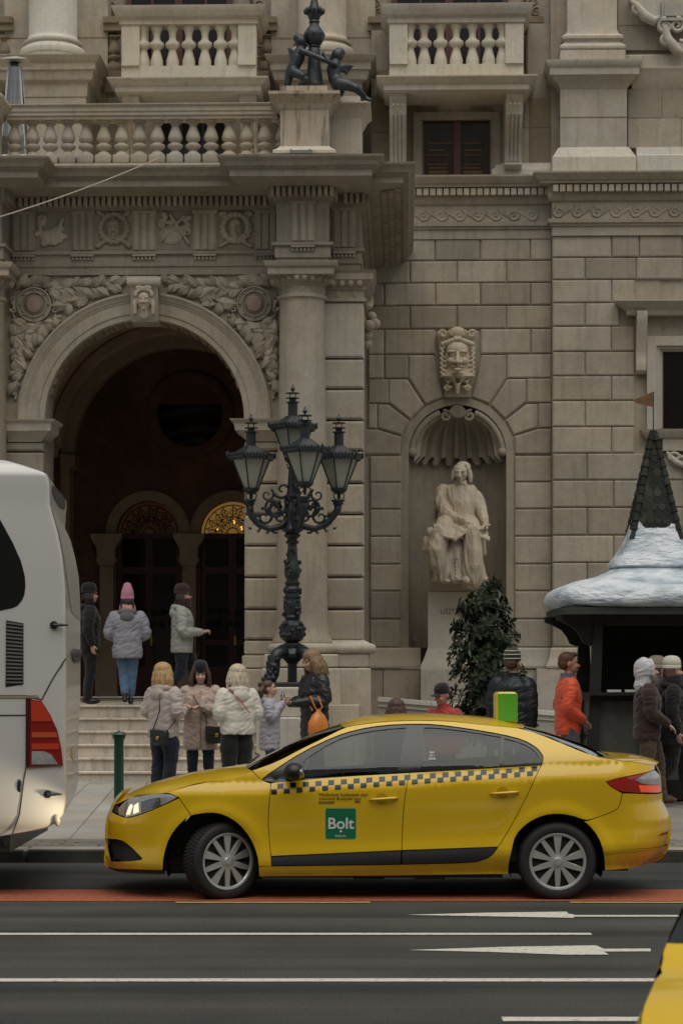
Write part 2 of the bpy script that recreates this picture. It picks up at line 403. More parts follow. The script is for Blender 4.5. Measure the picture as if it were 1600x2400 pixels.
for i in range(-7, 8): inst(kme, 'kerb_stone', bed, T(i*1.0+random.uniform(-.003,.003), KY-.02, random.uniform(-.003,.003)))
sb = MB(); sb.bbox(-.199, .199, -.60, .60, -.05, .0, .006); sme = sb.mesh('paving_slab', M['slab'])
ang = math.atan2(-.044, 1.0); tilt = math.atan2(.10, 31.4-KY)
for i in range(-14, 16):
    for j in range(8):
        Y = 22.45+.61+j*1.215; X = -2.94+i*.406-.044*(Y-22.4)
        inst(sme, 'paving_slab', bed, T(X, Y, pave_z(Y)+random.uniform(-.002,.002))@RZ(ang*-1)@RX(tilt))
st = MB(); st.bbox(-.058, .058, -.058, .058, -.05, .004, .012); ste = st.mesh('granite_sett', M['kerb'])
for j in range(5):
    for i in range(-27, 28):
        Y = 21.66+.075+j*.15
        inst(ste, 'granite_sett', bed, T((i+.5*(j % 2))*.25, Y, pave_z(Y)+random.uniform(-.006,.004))@SCL(2.02, 1.22, 1))
# markings: thin sheets laid on the asphalt
def marking(name, pts, m, label, cat, z=.005):
    MB().add([G(x, y, z) for x, y in pts], [tuple(range(len(pts)))]).build(name, m, kind='structure').location.z = z
def strip(px0, px1, py, half, m, name, z=.005):
    q = G(px0, py, z).y; x0, x1 = XW(px0, q), XW(px1, q); n = 24; vs = []; fs = []
    for i in range(n+1):
        x = lerp(x0, x1, i/n); vs += [(x, q-half+random.uniform(-.004,.004), z), (x, q+half+random.uniform(-.004,.004), z)]
        if i: fs.append((2*i-2, 2*i, 2*i+1, 2*i-1))
    return MB().add(vs, fs).build(name, m, kind='structure', origin=(0,0,0))
MB().add([(-40,17.80,.004),(40,17.80,.004),(40,18.72,.004),(-40,18.72,.004)], [(0,1,2,3)]).build('red_lane', M['lane_red'], kind='structure', origin=(0,0,0))
strip(412, 867, 2114.5, .045, M['line_yellow'], 'yellow_line', .006)
strip(1335, 1900, 2114.5, .045, M['line_yellow'], 'yellow_line', .006)
strip(-500, 1385, 2188.5, .055, M['line_white'], 'lane_line')
strip(-500, 1900, 2296.5, .065, M['line_white'], 'lane_line')
strip(1176, 2200, 2388, .07, M['line_white'], 'lane_line')
for a in (([(952,2144),(1140,2139),(1328,2136.5),(1330,2141),(1343,2143),(1345,2144.5),(1900,2144.5),(1900,2148.2),(1343,2148.2),(1344,2151),(1150,2147.5)],),
          ([(957,2226.5),(1180,2219),(1396,2215.5),(1412,2223),(1413,2223.5),(1523,2223),(1524,2229.5),(1413,2230),(1426,2237),(1330,2237.5),(1150,2231)],)):
    marking('arrow_marking', a[0], M['line_white'], None, None)
# ---------------------------------------------------------------- opera house (built in its own frame: u along the facade, v depth)
TH = R(1.6); CT, ST = math.cos(TH), math.sin(TH)
def _t(px, v): return v/(((px-800)/F)*ST+CT)
def bu(px, v): return _t(px, v)*((px-800)/F*CT-ST)
def bz(py, v, px=800): return H+(YH-py)/F*_t(px, v)
def b2w(u, v, z=0.0): return Vector((u*CT+v*ST, -u*ST+v*CT, z))
def bthing(name, u, v, z, label, cat, group=None):
    o = thing(name, b2w(u, v, z), label, cat, group, rz=-TH); OFF[o.name] = Vector((u, v, z)); return o
OP = bthing('opera_house', 0, 36, 0, 'ornate pale limestone opera house with arched porch and statue niche', 'building')
VW, VS, VA = 40.3, 40.05, 34.3
S, SL, SW, SD = M['stone'], M['stone_l'], M['stone_w'], M['stone_d']
def rect(px0, px1, py0, py1, v): # -> u0,u1,z0,z1
    return bu(px0, v), bu(px1, v), bz(py1, v, (px0+px1)/2), bz(py0, v, (px0+px1)/2)
def pblk(mb, px0, px1, py0, py1, v0, v1, c=.0):
    a, b, z0, z1 = rect(px0, px1, py0, py1, v0)
    return mb.bbox(a, b, v0, v1, z0, z1, c) if c else mb.box(a, b, v0, v1, z0, z1)
# ---- main wall with niche
CX, RI, RO = 1071.5, 114.0, 131.5
uN = bu(CX, VW); rI, rO = RI/129.5, RO/129.5; zS = bz(1062, VW, CX); zB = bz(1518, VW, CX); zTop = bz(556, VW, CX)
VB = VW+.05
def arc(cu, cz, r, a0, a1, n): return [(cu+r*math.cos(lerp(a0,a1,i/n)), cz+r*math.sin(lerp(a0,a1,i/n))) for i in range(n+1)]
w = MB(); uL, uR = bu(820, VW), bu(1296, VW)
pts = [(uL, .0), (uN-rO, .0)]+[(uN-rO, zB)]+arc(uN, zS, rO, math.pi, 0, 28)+[(uN+rO, zB), (uN+rO, 0), (uR, 0), (uR, zTop), (uL, zTop)]
w.prism(pts, VB, VB+.9)
wall = w.build('facade_wall', S, OP)
ROWS = [558,611,663,716,771,830,887,945,1004,1068,1130,1193,1257,1322,1385,1451,1518]
def zrow(py, v=VW): return bz(py, v, CX)
def stones(parent, v, px0, px1, py0, py1, joints, c=.024, gap=.007, m=None, vb=None, zf=None):
    xs = [px0]+[j for j in joints if px0 < j < px1]+[px1]
    for a, b in zip(xs, xs[1:]):
        u0, u1 = bu(a, v)+gap, bu(b, v)-gap; z0, z1 = bz(py1, v, CX)+gap, bz(py0, v, CX)-gap
        if u1-u0 < .03: continue
        MB().rustic([(u0,z0),(u1,z0),(u1,z1),(u0,z1)], v+random.uniform(-.004,.004), (vb or v+.09), c).build('stone_block', m or S, parent)
J0, J1 = [1019,1125.5,1242], [900,960,1070,1186]
J1 = [960,1070,1186]; J0 = [900,1020,1125,1243]
stones(wall, VW, 862, 1293, 558, 611, [1019,1125,1242])
stones(wall, VW, 862, 1293, 611, 663, J1)
stones(wall, VW, 862, 1293, 663, 716, J0)
stones(wall, VW, 862, 1293, 716, 771, J1)
stones(wall, VW, 862, 1020, 771, 830, J0); stones(wall, VW, 1125, 1293, 771, 830, J0)
stones(wall, VW, 862, 957, 830, 887, J0); stones(wall, VW, 1187, 1293, 830, 887, [])
stones(wall, VW, 862, 911, 887, 945, []); stones(wall, VW, 1233, 1293, 887, 945, [])
stones(wall, VW, 862, 884, 945, 1004, []); stones(wall, VW, 1260, 1293, 945, 1004, [])
for a, b in zip(ROWS[9:], ROWS[10:]):
    stones(wall, VW, 866, 940.5, a, b, []); stones(wall, VW, 1204, 1293, a, b, [])
# voussoirs (traced in photo pixels, right half; mirrored)
VO = [[(1127,831),(1186,831),(1186,887),(1146,948),(1104,931)], [(1188.5,888),(1233,888),(1233,942.5),(1182,983),(1149,950)],
      [(1234,947),(1259,947),(1259,1002.5),(1202,1020),(1184,985)], [(1262,1005),(1292,1005),(1292,1065),(1205.5,1065),(1203,1023)]]
for poly in VO:
    for s in (1, -1):
        q = [(bu(CX+s*(x-CX), VW), zrow(y)) for x, y in poly]
        cu = sum(p[0] for p in q)/len(q); cz = sum(p[1] for p in q)/len(q); q = [(lerp(p[0],cu,.012), lerp(p[1],cz,.012)) for p in q]
        MB().rustic(q, VW+random.uniform(-.003,.003), VW+.09, .028).build('voussoir', S, wall)
# niche band, drum, shell
nb = MB(); n = 28
A = [(uN+r*math.cos(math.pi*i/n), zS+r*math.sin(math.pi*i/n)) for r in (rI, rO) for i in range(n+1)]
fr = [(uN+rI, zB)]+arc(uN, zS, rI, 0, math.pi, n)+[(uN-rI, zB), (uN-rO, zB)]+arc(uN, zS, rO, math.pi, 0, n)+[(uN+rO, zB)]
nb.prism(fr, VW+.03, VW+.12); nb.build('niche_frame', S, OP, smooth=40)
nc = MB(); prof = []; k = 28; vs = []; fs = []
for j, z in enumerate((zB-.35, zS)):
    for i in range(k+1):
        a = math.pi*i/k; vs.append((uN+rI*math.cos(a), VW+.115+rI*.95*math.sin(a), z))
for i in range(k): fs.append((i, i+1, k+1+i+1, k+1+i))
nc.add(vs, fs); vs = []; fs = []; mm = 12
for j in range(mm+1):
    b = math.pi/2*j/mm
    for i in range(k+1):
        a = math.pi*i/k; vs.append((uN+rI*math.cos(a)*math.cos(b), VW+.115+rI*.95*math.sin(a)*math.cos(b), zS+rI*math.sin(b)))
for j in range(mm):
    for i in range(k): fs.append((j*(k+1)+i, j*(k+1)+i+1, (j+1)*(k+1)+i+1, (j+1)*(k+1)+i))
nc.add(vs, fs); nc.add([(uN-rI,VW+.05,zB),(uN+rI,VW+.05,zB),(uN+rI,VW+1.1,zB),(uN-rI,VW+1.1,zB)], [(0,1,2,3)])
niche = nc.build('niche', S, OP, smooth=40)
# scallop shell hood: ribbed quarter dome hung inside the niche head, thick lip, fan at the crown
sh = MB(); vs = []; fs = []; nr = 9; seg = nr*12; mj = 16; rs = rI*.965
def shell_pt(a, b, ins):
    fl = .5+.5*math.cos(a*nr*2); fl = max(0, min(1, (fl-.28)*3.2))
    r = rs-ins-.11*(1-fl)*(math.cos(b)*.75+.25)
    zz = rs*.98*math.sin(b)-(.13*fl*(1-b/1.4))*(1 if b < .12 else 0)
    return (uN+r*math.cos(a)*math.cos(b)*.985, VW+.10+r*.93*math.sin(a)*math.cos(b), zS+zz-.02)
for ins in (0.0, .05):
    base = len(vs)
    for j in range(mj+1):
        b = 1.40*(j/mj)
        for i in range(seg+1): vs.append(shell_pt(math.pi*i/seg, b, ins))
    for j in range(mj):
        for i in range(seg):
            q = (base+j*(seg+1)+i, base+j*(seg+1)+i+1, base+(j+1)*(seg+1)+i+1, base+(j+1)*(seg+1)+i); fs.append(q)
half = (mj+1)*(seg+1)
for i in range(seg): fs.append((i, i+1, half+i+1, half+i))
sh.add(vs, fs); shell = sh.build('scallop_shell', M['stone'], OP, smooth=35)
lip = MB()
for s in (1, -1):
    p = [(uN+s*rs*.97*math.cos(a), VW+.09, zS-.02+rs*.97*math.sin(a)) for a in [lerp(.08, 1.18, i/10) for i in range(11)]]
    lip.tube(p, [.062]*11, 8); lip.tube([(q[0]-s*.05*math.cos(.6), q[1]+.03, q[2]-.05) for q in p], [.035]*11, 6)
    lip.ell((p[0][0]-s*.01, VW+.07, p[0][2]-.02), (.085,.07,.085)); cx = uN+s*.22; cz = zS+rs*.80
    lip.tube([(cx+.105*(1-i/22)*math.cos(1.2+i*.5)*s, VW+.06, cz+.105*(1-i/22)*math.sin(1.2+i*.5)) for i in range(18)], .026, 6)
for i in range(9):
    a = math.pi*(i+.9)/10.8+.0; lip.tube([(uN+.05*math.cos(a), VW+.05, zS+rs*.77), (uN+.17*math.cos(a), VW+.035, zS+rs*.77+.20*math.sin(a)+.02)], [.018,.036], 6)
lip.build('shell_rim', M['stone'], shell, smooth=50)
# ---- right-hand projecting strip (pilaster of the wall)
uP = bu(1293, VS); uE = bu(1740, VS)
w = MB(); wu = bu(1547, VS); wz0, wz1 = bz(1006, VS, 1550), bz(819, VS, 1550)
w.box(uP+.012, wu, VS+.05, VS+.8, 0, bz(556, VS)); w.box(wu, uE, VS+.075, VS+.8, 0, wz0); w.box(wu, uE, VS+.075, VS+.8, wz1, bz(556, VS)); w.box(wu, uE, VS+.4, VS+.8, wz0, wz1); strip_w = w.build('facade_pier', S, OP)
RS = [552,605,657,711,766,825,882,940,1001,1063,1126,1190,1255,1319,1383,1449,1517]
for k, (a, b) in enumerate(zip(RS, RS[1:])):
    jj = ([1370,1490] if k % 2 else [1432,1497]) if b < 1070 else ([1375,1520] if k % 2 else [1437,1560])
    right = 1487 if 705 < b <= 1070 else 1740
    if b > 1070: right = 1740
    stones(strip_w, VS, 1293, 1451 if 700 < (a+b)/2 < 740 else right, a, b, jj+([1600,1680] if right > 1600 else []))
# ---- foot of the wall: base mould and plinth
bm_ = MB(); v0 = VW
zb0, zb1 = bz(1566, VW, CX), zB
profb = [(-.1, zb0), (.10, zb0), (.105, zb0+.04), (.07, zb0+.12), (.045, zb0+.2), (.03, zb1-.03), (.0, zb1), (-.1, zb1)]
for a, b in ((866, 985), (1160, 1293)): bm_ = MB(); bm_.mold(profb, [(bu(a, VW), VW), (bu(b, VW), VW)]); bm_.build('base_moulding', SL, OP, smooth=30)
bm_ = MB(); bm_.mold([(d*1.15, z) for d, z in profb], [(uP, VS+.3), (uP, VS), (uE, VS)])
foot = bm_.build('base_moulding', SL, OP, smooth=30)
for a, b, v in ((868,897,VW-.06),(897,985,VW-.06),(1160,1256,VW-.06),(1256,1420,VS-.1),(1420,1600,VS-.1),(1600,1740,VS-.1)):
    u0, u1 = bu(a, v)+.004, bu(b, v)-.004; MB().rustic([(u0,.18),(u1,.18),(u1,zb0-.006),(u0,zb0-.006)], v, v+.2, .01).build('plinth_stone', SL, foot)
# ---- main cornice with dentils, wave frieze
def lvl(py, v=VW): return bz(py, v, 1150)
ca = MB(); pathA = [(bu(900, VW), VW), (bu(1293, VW)-.0, VW), (bu(1293, VW), VS-.02), (uE, VS-.02)]
zz = {k: lvl(v, VW-.05) for k, v in dict(fa=559, fb=538, ma=519, fr=480, bed=470, d0=461, d1=445, cor=437, top=418).items()}
prof = [(-.2, zz['fa']), (.02, zz['fa']), (.02, zz['fb']), (.05, zz['fb']+.01), (.055, zz['fb']+.05), (.09, zz['fb']+.06), (.10, zz['ma']-.02), (.02, zz['ma']), (.02, zz['fr']),
        (.06, zz['fr']+.01), (.10, zz['bed']), (.10, zz['d1']+.01), (.25, zz['d1']+.02), (.26, zz['cor']), (.29, zz['cor']+.01), (.34, lerp(zz['cor'],zz['top'],.5)), (.37, zz['top']-.03), (.37, zz['top']), (-.2, zz['top']+.03)]
ca.mold(prof, pathA); corn = ca.build('main_cornice', S, OP, smooth=25)
dm = MB(); dm.bbox(-.048, .048, -.10, .02, 0, zz['d1']-zz['d0'], .005); dme = dm.mesh('dentil', SL)
u = bu(966, VW)
while u < bu(1287, VW): inst(dme, 'dentil', corn, T(u, VW-.12, zz['d0'])); u += .121
u = bu(1289, VW)+.06
while u < bu(1605, VS): inst(dme, 'dentil', corn, T(u, VS-.14, zz['d0'])); u += .124
wm = MB(); pr = []
for i in range(26):
    t = i/25; a = 4.6*t*math.pi/1.6; r = .118*(1-t*.86); pr.append((-.05+r*math.cos(a+2.2), 0, .10+r*math.sin(a+2.2)))
wm.tube(pr, [.012+.012*(1-i/25) for i in range(26)], 6); wm.ell((-.05, 0, .10), (.028,.02,.028), n=8, m=6)
for q in range(4): wm.tube([(.02+q*.035, 0, .04+q*.02), (.07+q*.04, -.012, .10+q*.022), (.10+q*.05, 0, .20)], [.010,.016,.004], 6)
wme = wm.mesh('wave_scroll', S, smooth=60)
u = bu(985, VW)
while u < bu(1255, VW): inst(wme, 'wave_scroll', corn, T(u, VW-.02, zz['fr']-.285)@SCL(-1 if u < bu(1200,VW)+9 else 1, 1, 1)); u += .325
u = bu(1315, VS)
while u < bu(1600, VS): inst(wme, 'wave_scroll', corn, T(u, VS-.04, zz['fr']-.285)); u += .345
# ---- keystone mask above the niche
def face(mb, c, s, beard=False, mouth_open=False):
    "relief head, looking at -y; s = face height"
    x, y, z = c
    E = lambda dx, dy, dz, rx, ry, rz: mb.ell((x+dx*s, y+dy*s, z+dz*s), (rx*s, ry*s, rz*s), n=12, m=9)
    E(0,.06,0,.33,.30,.50); E(0,-.02,.22,.29,.26,.22)
    mb.tube([(x, y-.235*s, z+.17*s), (x, y-.31*s, z+.02*s), (x, y-.375*s, z-.10*s), (x, y-.27*s, z-.135*s)], [.035*s,.045*s,.065*s,.05*s], 8)
    for q in (-1, 1):
        E(q*.13,-.20,.16,.13,.075,.035); E(q*.15,-.14,-.06,.11,.12,.10); E(q*.33,.10,-.0,.05,.09,.10); E(q*.065,-.27,-.105,.05,.05,.04)
        E(q*.125,-.20,.085,.055,.04,.03)
    if mouth_open:
        E(0,-.21,-.36,.15,.07,.05); E(0,-.23,-.20,.16,.06,.03)
    else: E(0,-.235,-.235,.10,.05,.025); E(0,-.235,-.28,.085,.05,.028)
    E(0,-.17,-.40,.11,.10,.08)
ks = MB(); vk = VW-.14; zk = bz(840, vk, CX); cu = bu(1071, vk)
u = lambda px: bu(px, vk); z_ = lambda py: bz(py, vk, CX)
ks.prism([(u(1042), z_(929)), (u(1101), z_(929)), (u(1119), z_(780)), (u(1024), z_(780))], vk+.06, VW+.12)
kst = ks.build('keystone', S, OP)
mk = MB(); face(mk, (cu, vk-.0, zk-.02), .74, mouth_open=True); mk.ell((cu, vk-.26, zk-.235), (.085,.05,.032), n=10, m=6)
for s in (-1, 1):
    for i in range(7): mk.tube([(cu+s*(.07+.03*i), vk-.10+.015*i, zk-.20-.01*i), (cu+s*(.09+.035*i), vk-.13+.015*i, zk-.33), (cu+s*(.03+.028*i), vk-.06, zk-.50+.035*i)], [.035,.04,.012], 6)
    for i in range(6): mk.tube([(cu+s*(.22+.02*math.sin(i)), vk-.05, zk+.20-.085*i), (cu+s*(.30), vk-.05, zk+.16-.085*i), (cu+s*.25, vk-.08, zk+.10-.085*i)], [.035,.04,.02], 6)
    for i in range(5): mk.ell((cu+s*(.04+.055*i), vk-.10+.01*i, zk+.33-.02*i), (.05,.06,.05), n=8, m=6)
    sp = [(cu+s*(.26+.085*(1-i/16)*math.cos(i*.55)), vk-.03, zk+.43+.085*(1-i/16)*math.sin(i*.55)) for i in range(14)]; mk.tube(sp, .028, 6)
    sp = [(cu+s*(.10+.07*(1-i/16)*math.cos(i*.55)), vk-.06, zk+.44+.07*(1-i/16)*math.sin(i*.55)) for i in range(14)]; mk.tube(sp, .024, 6)
    sp = [(cu+s*(.19+.055*(1-i/16)*math.cos(i*.55)), vk-.03, zk-.55+.055*(1-i/16)*math.sin(i*.55)) for i in range(14)]; mk.tube(sp, .02, 6)
    for i in range(4): mk.tube([(cu+s*(.30-.03*i), vk, zk-.16-.10*i), (cu+s*(.22-.03*i), vk-.05, zk-.24-.10*i), (cu+s*(.13-.02*i), vk-.03, zk-.20-.10*i)], [.015,.04,.01], 6)
mk.ell((cu, vk-.02, zk+.46), (.15,.09,.11)); mk.tube([(cu, vk-.08, zk-.46), (cu, vk-.07, zk-.66)], [.06,.03], 8)
fuse(mk.build('grotesque_mask', M['statue'], kst, label='scowling bearded grotesque mask'), .011, 1)
# ---- ground-floor window at the far right
fw = MB()
def frame(mb, px0, px1, py0, py1, wd, v0, v1, sides='lrtb'):
    a, b, z0, z1 = rect(px0, px1, py0, py1, v0); d = wd/129.5
    if 'l' in sides: mb.box(a, a+d, v0, v1, z0, z1)
    if 'r' in sides: mb.box(b-d, b, v0, v1, z0, z1)
    if 't' in sides: mb.box(a+d, b-d, v0, v1, z1-d, z1)
    if 'b' in sides: mb.box(a+d, b-d, v0, v1, z0, z0+d)
frame(fw, 1515, 1760, 787, 1020, 22, VS-.10, VS+.05, 'lrt'); frame(fw, 1537, 1738, 809, 1010, 8, VS-.05, VS+.05, 'lrt'); frame(fw, 1545, 1730, 817, 1004, 6, VS, VS+.12, 'lrt')
wind = fw.build('ground_window', SL, OP)
g = MB(); pblk(g, 1550, 1725, 822, 1003, VS+.1, VS+.13); g.build('pane', M['dark_glass'], wind)
g = MB(); pblk(g, 1548, 1554, 820, 1004, VS+.06, VS+.1); pblk(g, 1635, 1642, 820, 1004, VS+.06, VS+.1); g.build('sash', M['wood'], wind)
g = MB(); zl = lambda py: bz(py, VS-.3, 1500)
g.mold([(-.1, zl(735)), (.16, zl(735)), (.18, zl(724)), (.20, zl(722)), (.36, zl(706)), (.36, zl(703)), (-.1, zl(700))], [(bu(1487, VS), VS+.1), (bu(1487, VS), VS), (bu(1780, VS), VS)]); g.build('window_cornice', SL, wind, smooth=25)
g = MB(); vb = VS
sidep = [(VS+.02, bz(737,VS)), (VS-.30, bz(737,VS)), (VS-.31, bz(760,VS)), (VS-.22, bz(790,VS)), (VS-.13, bz(825,VS)), (VS-.11, bz(842,VS)), (VS-.14, bz(850,VS)), (VS-.12, bz(872,VS)), (VS-.05, bz(880,VS)), (VS+.02, bz(880,VS))]
g.prism(sidep, bu(1488,VS), bu(1512,VS), 'x'); g.build('scroll_bracket', SL, wind, smooth=40)
g = MB(); g.mold([(-.1, zl(1024)), (.12, zl(1024)), (.2, zl(1012)), (.22, zl(1004)), (-.1, zl(1003))], [(bu(1527, VS), VS+.1), (bu(1527, VS), VS), (bu(1780, VS), VS)]); pblk(g, 1552, 1760, 1026, 1056, VS-.09, VS+.1); g.build('window_sill', SL, wind, smooth=25)
g = MB()
for i in range(3):
    cxp = bu(1575+i*18, VS); g.tube([(cxp+.12*(1-k/16)*math.cos(k*.5), VS-.08, bz(1075+i*9, VS)+.10*(1-k/16)*math.sin(k*.5)) for k in range(14)], .03, 6)
g.tube([(bu(1560,VS), VS-.06, bz(1062,VS)), (bu(1580,VS), VS-.08, bz(1085,VS)), (bu(1610,VS), VS-.06, bz(1098,VS))], [.03,.06,.04], 8); g.build('sill_ornament', SL, wind, smooth=50)
# ---- upper storey
VU = 41.3                                   # loggia back wall
up = MB(); zf = bz(418, VW-.3, CX)+.02
pblk(up, -60, 1296, -60, 60, VU, VU+.4); pblk(up, 870, 984, 182, 415, VW+.05, VW+.6); pblk(up, 1155, 1296, 182, 415, VW+.05, VW+.6); pblk(up, 984, 1155, 182, 274, VW+.05, VW+.6); pblk(up, 870, 908, 55, 182, VW+.3, VW+.6); pblk(up, 1236, 1296, 55, 182, VW+.05, VW+.6); pblk(up, 980, 1160, 270, 420, VW+.3, VW+.6); up.box(bu(-60,VU), bu(1296,VU), VU+.02, VU+.5, 7.0, bz(50,VU))
pblk(up, 1290, 1740, -60, 412, VS+.18, VS+.9)
upw = up.build('upper_wall', S, OP)
def base_steps(name, px0, px1, py0, py1, v, parent, m=S, c=.006, joints=()):
    "plain ashlar face split into flush stones with fine joints"
    pass
# ashlar stones of the upper wall (fine joints)
def ashlar(px0, px1, ys, v, m=S, xs=(), depth=.09):
    for k, (a, b) in enumerate(zip(ys, ys[1:])):
        cuts = [px0]+[x for x in (xs if k % 2 == 0 else [q+45 for q in xs]) if px0 < x < px1]+[px1]
        for p, q in zip(cuts, cuts[1:]):
            u0, u1, z0, z1 = rect(p, q, a, b, v); MB().rustic([(u0+.003,z0+.003),(u1-.003,z0+.003),(u1-.003,z1-.003),(u0+.003,z1-.003)], v, v+depth, .006).build('ashlar_stone', m, upw)
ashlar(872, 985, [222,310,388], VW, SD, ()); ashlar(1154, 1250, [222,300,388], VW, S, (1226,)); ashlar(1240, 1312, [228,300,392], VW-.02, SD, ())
ashlar(1470, 1740, [208,277,347], VS+.06, S, (1550,)); ashlar(1446, 1740, [-60,60,118], VS+.10, S, (1520,1640))
# pale base course of the upper storey
g = MB(); zt = lambda py, v=VW-.1: bz(py, v, 1200)
g.mold([(-.3, zt(417)), (.14, zt(417)), (.14, zt(398)), (.10, zt(394)), (.03, zt(380)), (-.3, zt(378))], [(bu(1169, VW), VW+.1), (bu(1169, VW), VW), (bu(1300, VW), VW)])
g.build('base_course', SW, upw, smooth=25); g = MB()
g.mold([(-.3, zt(412)), (.22, zt(412)), (.22, zt(374)), (.16, zt(370)), (.12, zt(352)), (-.3, zt(350))], [(bu(1490, VS), VS+.1), (uE, VS+.1)])
g.build('base_course', SW, upw, smooth=25)
# ---- pedestal and pilaster on the right
pd = MB(); vp = VS-.16
pu0, pu1 = bu(1312, vp), bu(1468, vp)
zq = lambda py, v=vp: bz(py, v, 1390)
pathp = [(pu0, VS+.3), (pu0, vp), (pu1, vp), (pu1, VS+.3)]
pd.mold([(-.35, zq(347)), (.0, zq(347)), (.0, zq(205)), (-.35, zq(205))], pathp)
ped = pd.build('pilaster_pedestal', SL, OP)
g = MB(); g.mold([(-.3, zq(408)), (.15, zq(408)), (.15, zq(372)), (.12, zq(366)), (.05, zq(350)), (.01, zq(345)), (-.3, zq(345))], pathp); g.build('pedestal_base', SW, ped, smooth=25)
g = MB(); g.mold([(-.3, zq(207)), (.01, zq(207)), (.03, zq(200)), (.16, zq(182)), (.2, zq(181)), (.2, zq(165)), (.24, zq(160)), (.27, zq(150)), (.27, zq(148)), (-.3, zq(147))], pathp); g.build('pedestal_cornice', SL, ped, smooth=25)
g = MB(); g.mold([(-.35, zq(276)), (.006, zq(276)), (.006, zq(273.5)), (-.35, zq(273.5))], pathp); g.build('joint', SD, ped)
g = MB(); bu0, bu1 = bu(1330, vp), bu(1446, vp); pq = [(bu0, VS+.3), (bu0, vp+.1), (bu1, vp+.1), (bu1, VS+.3)]
g.mold([(-.3, zq(148)), (.14, zq(148)), (.14, zq(120)), (.11, zq(117)), (.145, zq(113)), (.145, zq(108)), (.09, zq(102)), (.05, zq(97)), (.06, zq(92)), (.10, zq(89)), (.10, zq(83)), (.03, zq(76)), (.0, zq(66)), (.0, zq(-40)), (-.3, zq(-40))], pq)
g.build('pilaster', SL, ped, smooth=30)
# low cornice running on to the right of the pedestal
g = MB(); g.mold([(-.3, zq(205)), (.02, zq(205)), (.12, zq(185)), (.15, zq(170)), (.2, zq(158)), (.2, zq(155)), (-.3, zq(154))], [(bu(1480, VS), VS+.1), (uE, VS+.1)]); g.build('string_course', SL, upw, smooth=25)
g = MB(); g.mold([(-.3, zq(154)), (.10, zq(154)), (.10, zq(126)), (.07, zq(122)), (-.3, zq(120))], [(bu(1466, VS), VS+.1), (uE, VS+.1)]); g.build('base_course', SL, upw)
# window head/sill scroll in the top right corner
sc = MB(); vv = VS-.15; Z = lambda py: bz(py, vv, 1540); U = lambda px: bu(px, vv)
sc.box(U(1549), U(1740), vv, VS+.2, Z(43), Z(2)); sc.box(U(1556), U(1740), vv-.03, vv, Z(38), Z(8)); sc.box(U(1546), U(1740), vv-.05, vv+.1, Z(50), Z(43))
so = sc.build('window_apron', SL, OP)
g = MB()
def spiral(mb, cx, cy, cz, r, turns, rad, s=1, a0=0, n=24, flat=False):
    mb.tube([(cx+s*r*(1-.88*i/n)*math.cos(a0+turns*2*math.pi*i/n), cy, cz+r*(1-.88*i/n)*math.sin(a0+turns*2*math.pi*i/n)) for i in range(n+1)], [rad*(1-.5*i/n) for i in range(n+1)], 6)
for px, py, r, s in ((1494,22,.10,1),(1558,62,.14,1),(1585,60,.14,-1),(1560,95,.10,1),(1592,112,.12,-1)): spiral(g, U(px), vv, Z(py), r, 1.6, .045, s, 1.5)
g.tube([(U(1475), vv, Z(-2)), (U(1490), vv, Z(12)), (U(1510), vv, Z(38)), (U(1532), vv, Z(50)), (U(1545), vv, Z(40))], [.03,.06,.10,.09,.04], 8)
g.tube([(U(1556), vv, Z(60)), (U(1562), vv, Z(90)), (U(1585), vv, Z(118)), (U(1598), vv, Z(125))], [.06,.09,.10,.05], 8); g.prism([(U(1475), Z(-10)), (U(1548), Z(-10)), (U(1548), Z(44)), (U(1530), Z(50)), (U(1500), Z(28)), (U(1490), Z(2))], vv+.06, VS+.2)
g.build('scrollwork', SL, so, smooth=60)
# ---- balconies
bal_prof = [(.062,0),(.062,.045),(.045,.055),(.045,.075),(.068,.10),(.085,.16),(.088,.22),(.07,.30),(.045,.37),(.040,.40),(.062,.42),(.085,.455),(.09,.49),(.082,.52),(.055,.55),(.042,.58),(.040,.62),(.045,.68),(.06,.735),(.062,.75),(.075,.76),(.08,.80)]
# balusters in the photograph are widest low (porch) : slender neck up, bulb below the middle
def baluster_mesh(name, h, r, m, kind=0):
    if kind == 0: pf = [(.95,.18),(.92,.22),(.80,.255),(.56,.285),(.52,.31),(.62,.325),(1.0,.36),(1.12,.40),(1.08,.435),(.70,.465),(.60,.485),(.78,.51),(1.0,.56),(1.02,.61),(.90,.69),(.68,.78),(.52,.86),(.48,.90),(.72,.915),(.72,.93),(.56,.935),(.88,.96),(1.0,.97),(1.0,1.0)]
    else: pf = [(1.0,0),(1.0,.12),(.98,.17),(.80,.27),(.60,.38),(.56,.43),(.62,.45),(1.06,.50),(1.15,.55),(1.08,.60),(.66,.65),(.54,.70),(.54,.78),(.64,.86),(.86,.93),(.9,.94),(.9,1.0)]
    b = MB(); b.lathe(0, 0, [(q*r, z*h) for q, z in pf], 14); b.bbox(-r*1.12, r*1.12, -r*1.12, r*1.12, -.0, h*.19, .006) if kind == 0 else None
    return b.mesh(name, m, smooth=45)
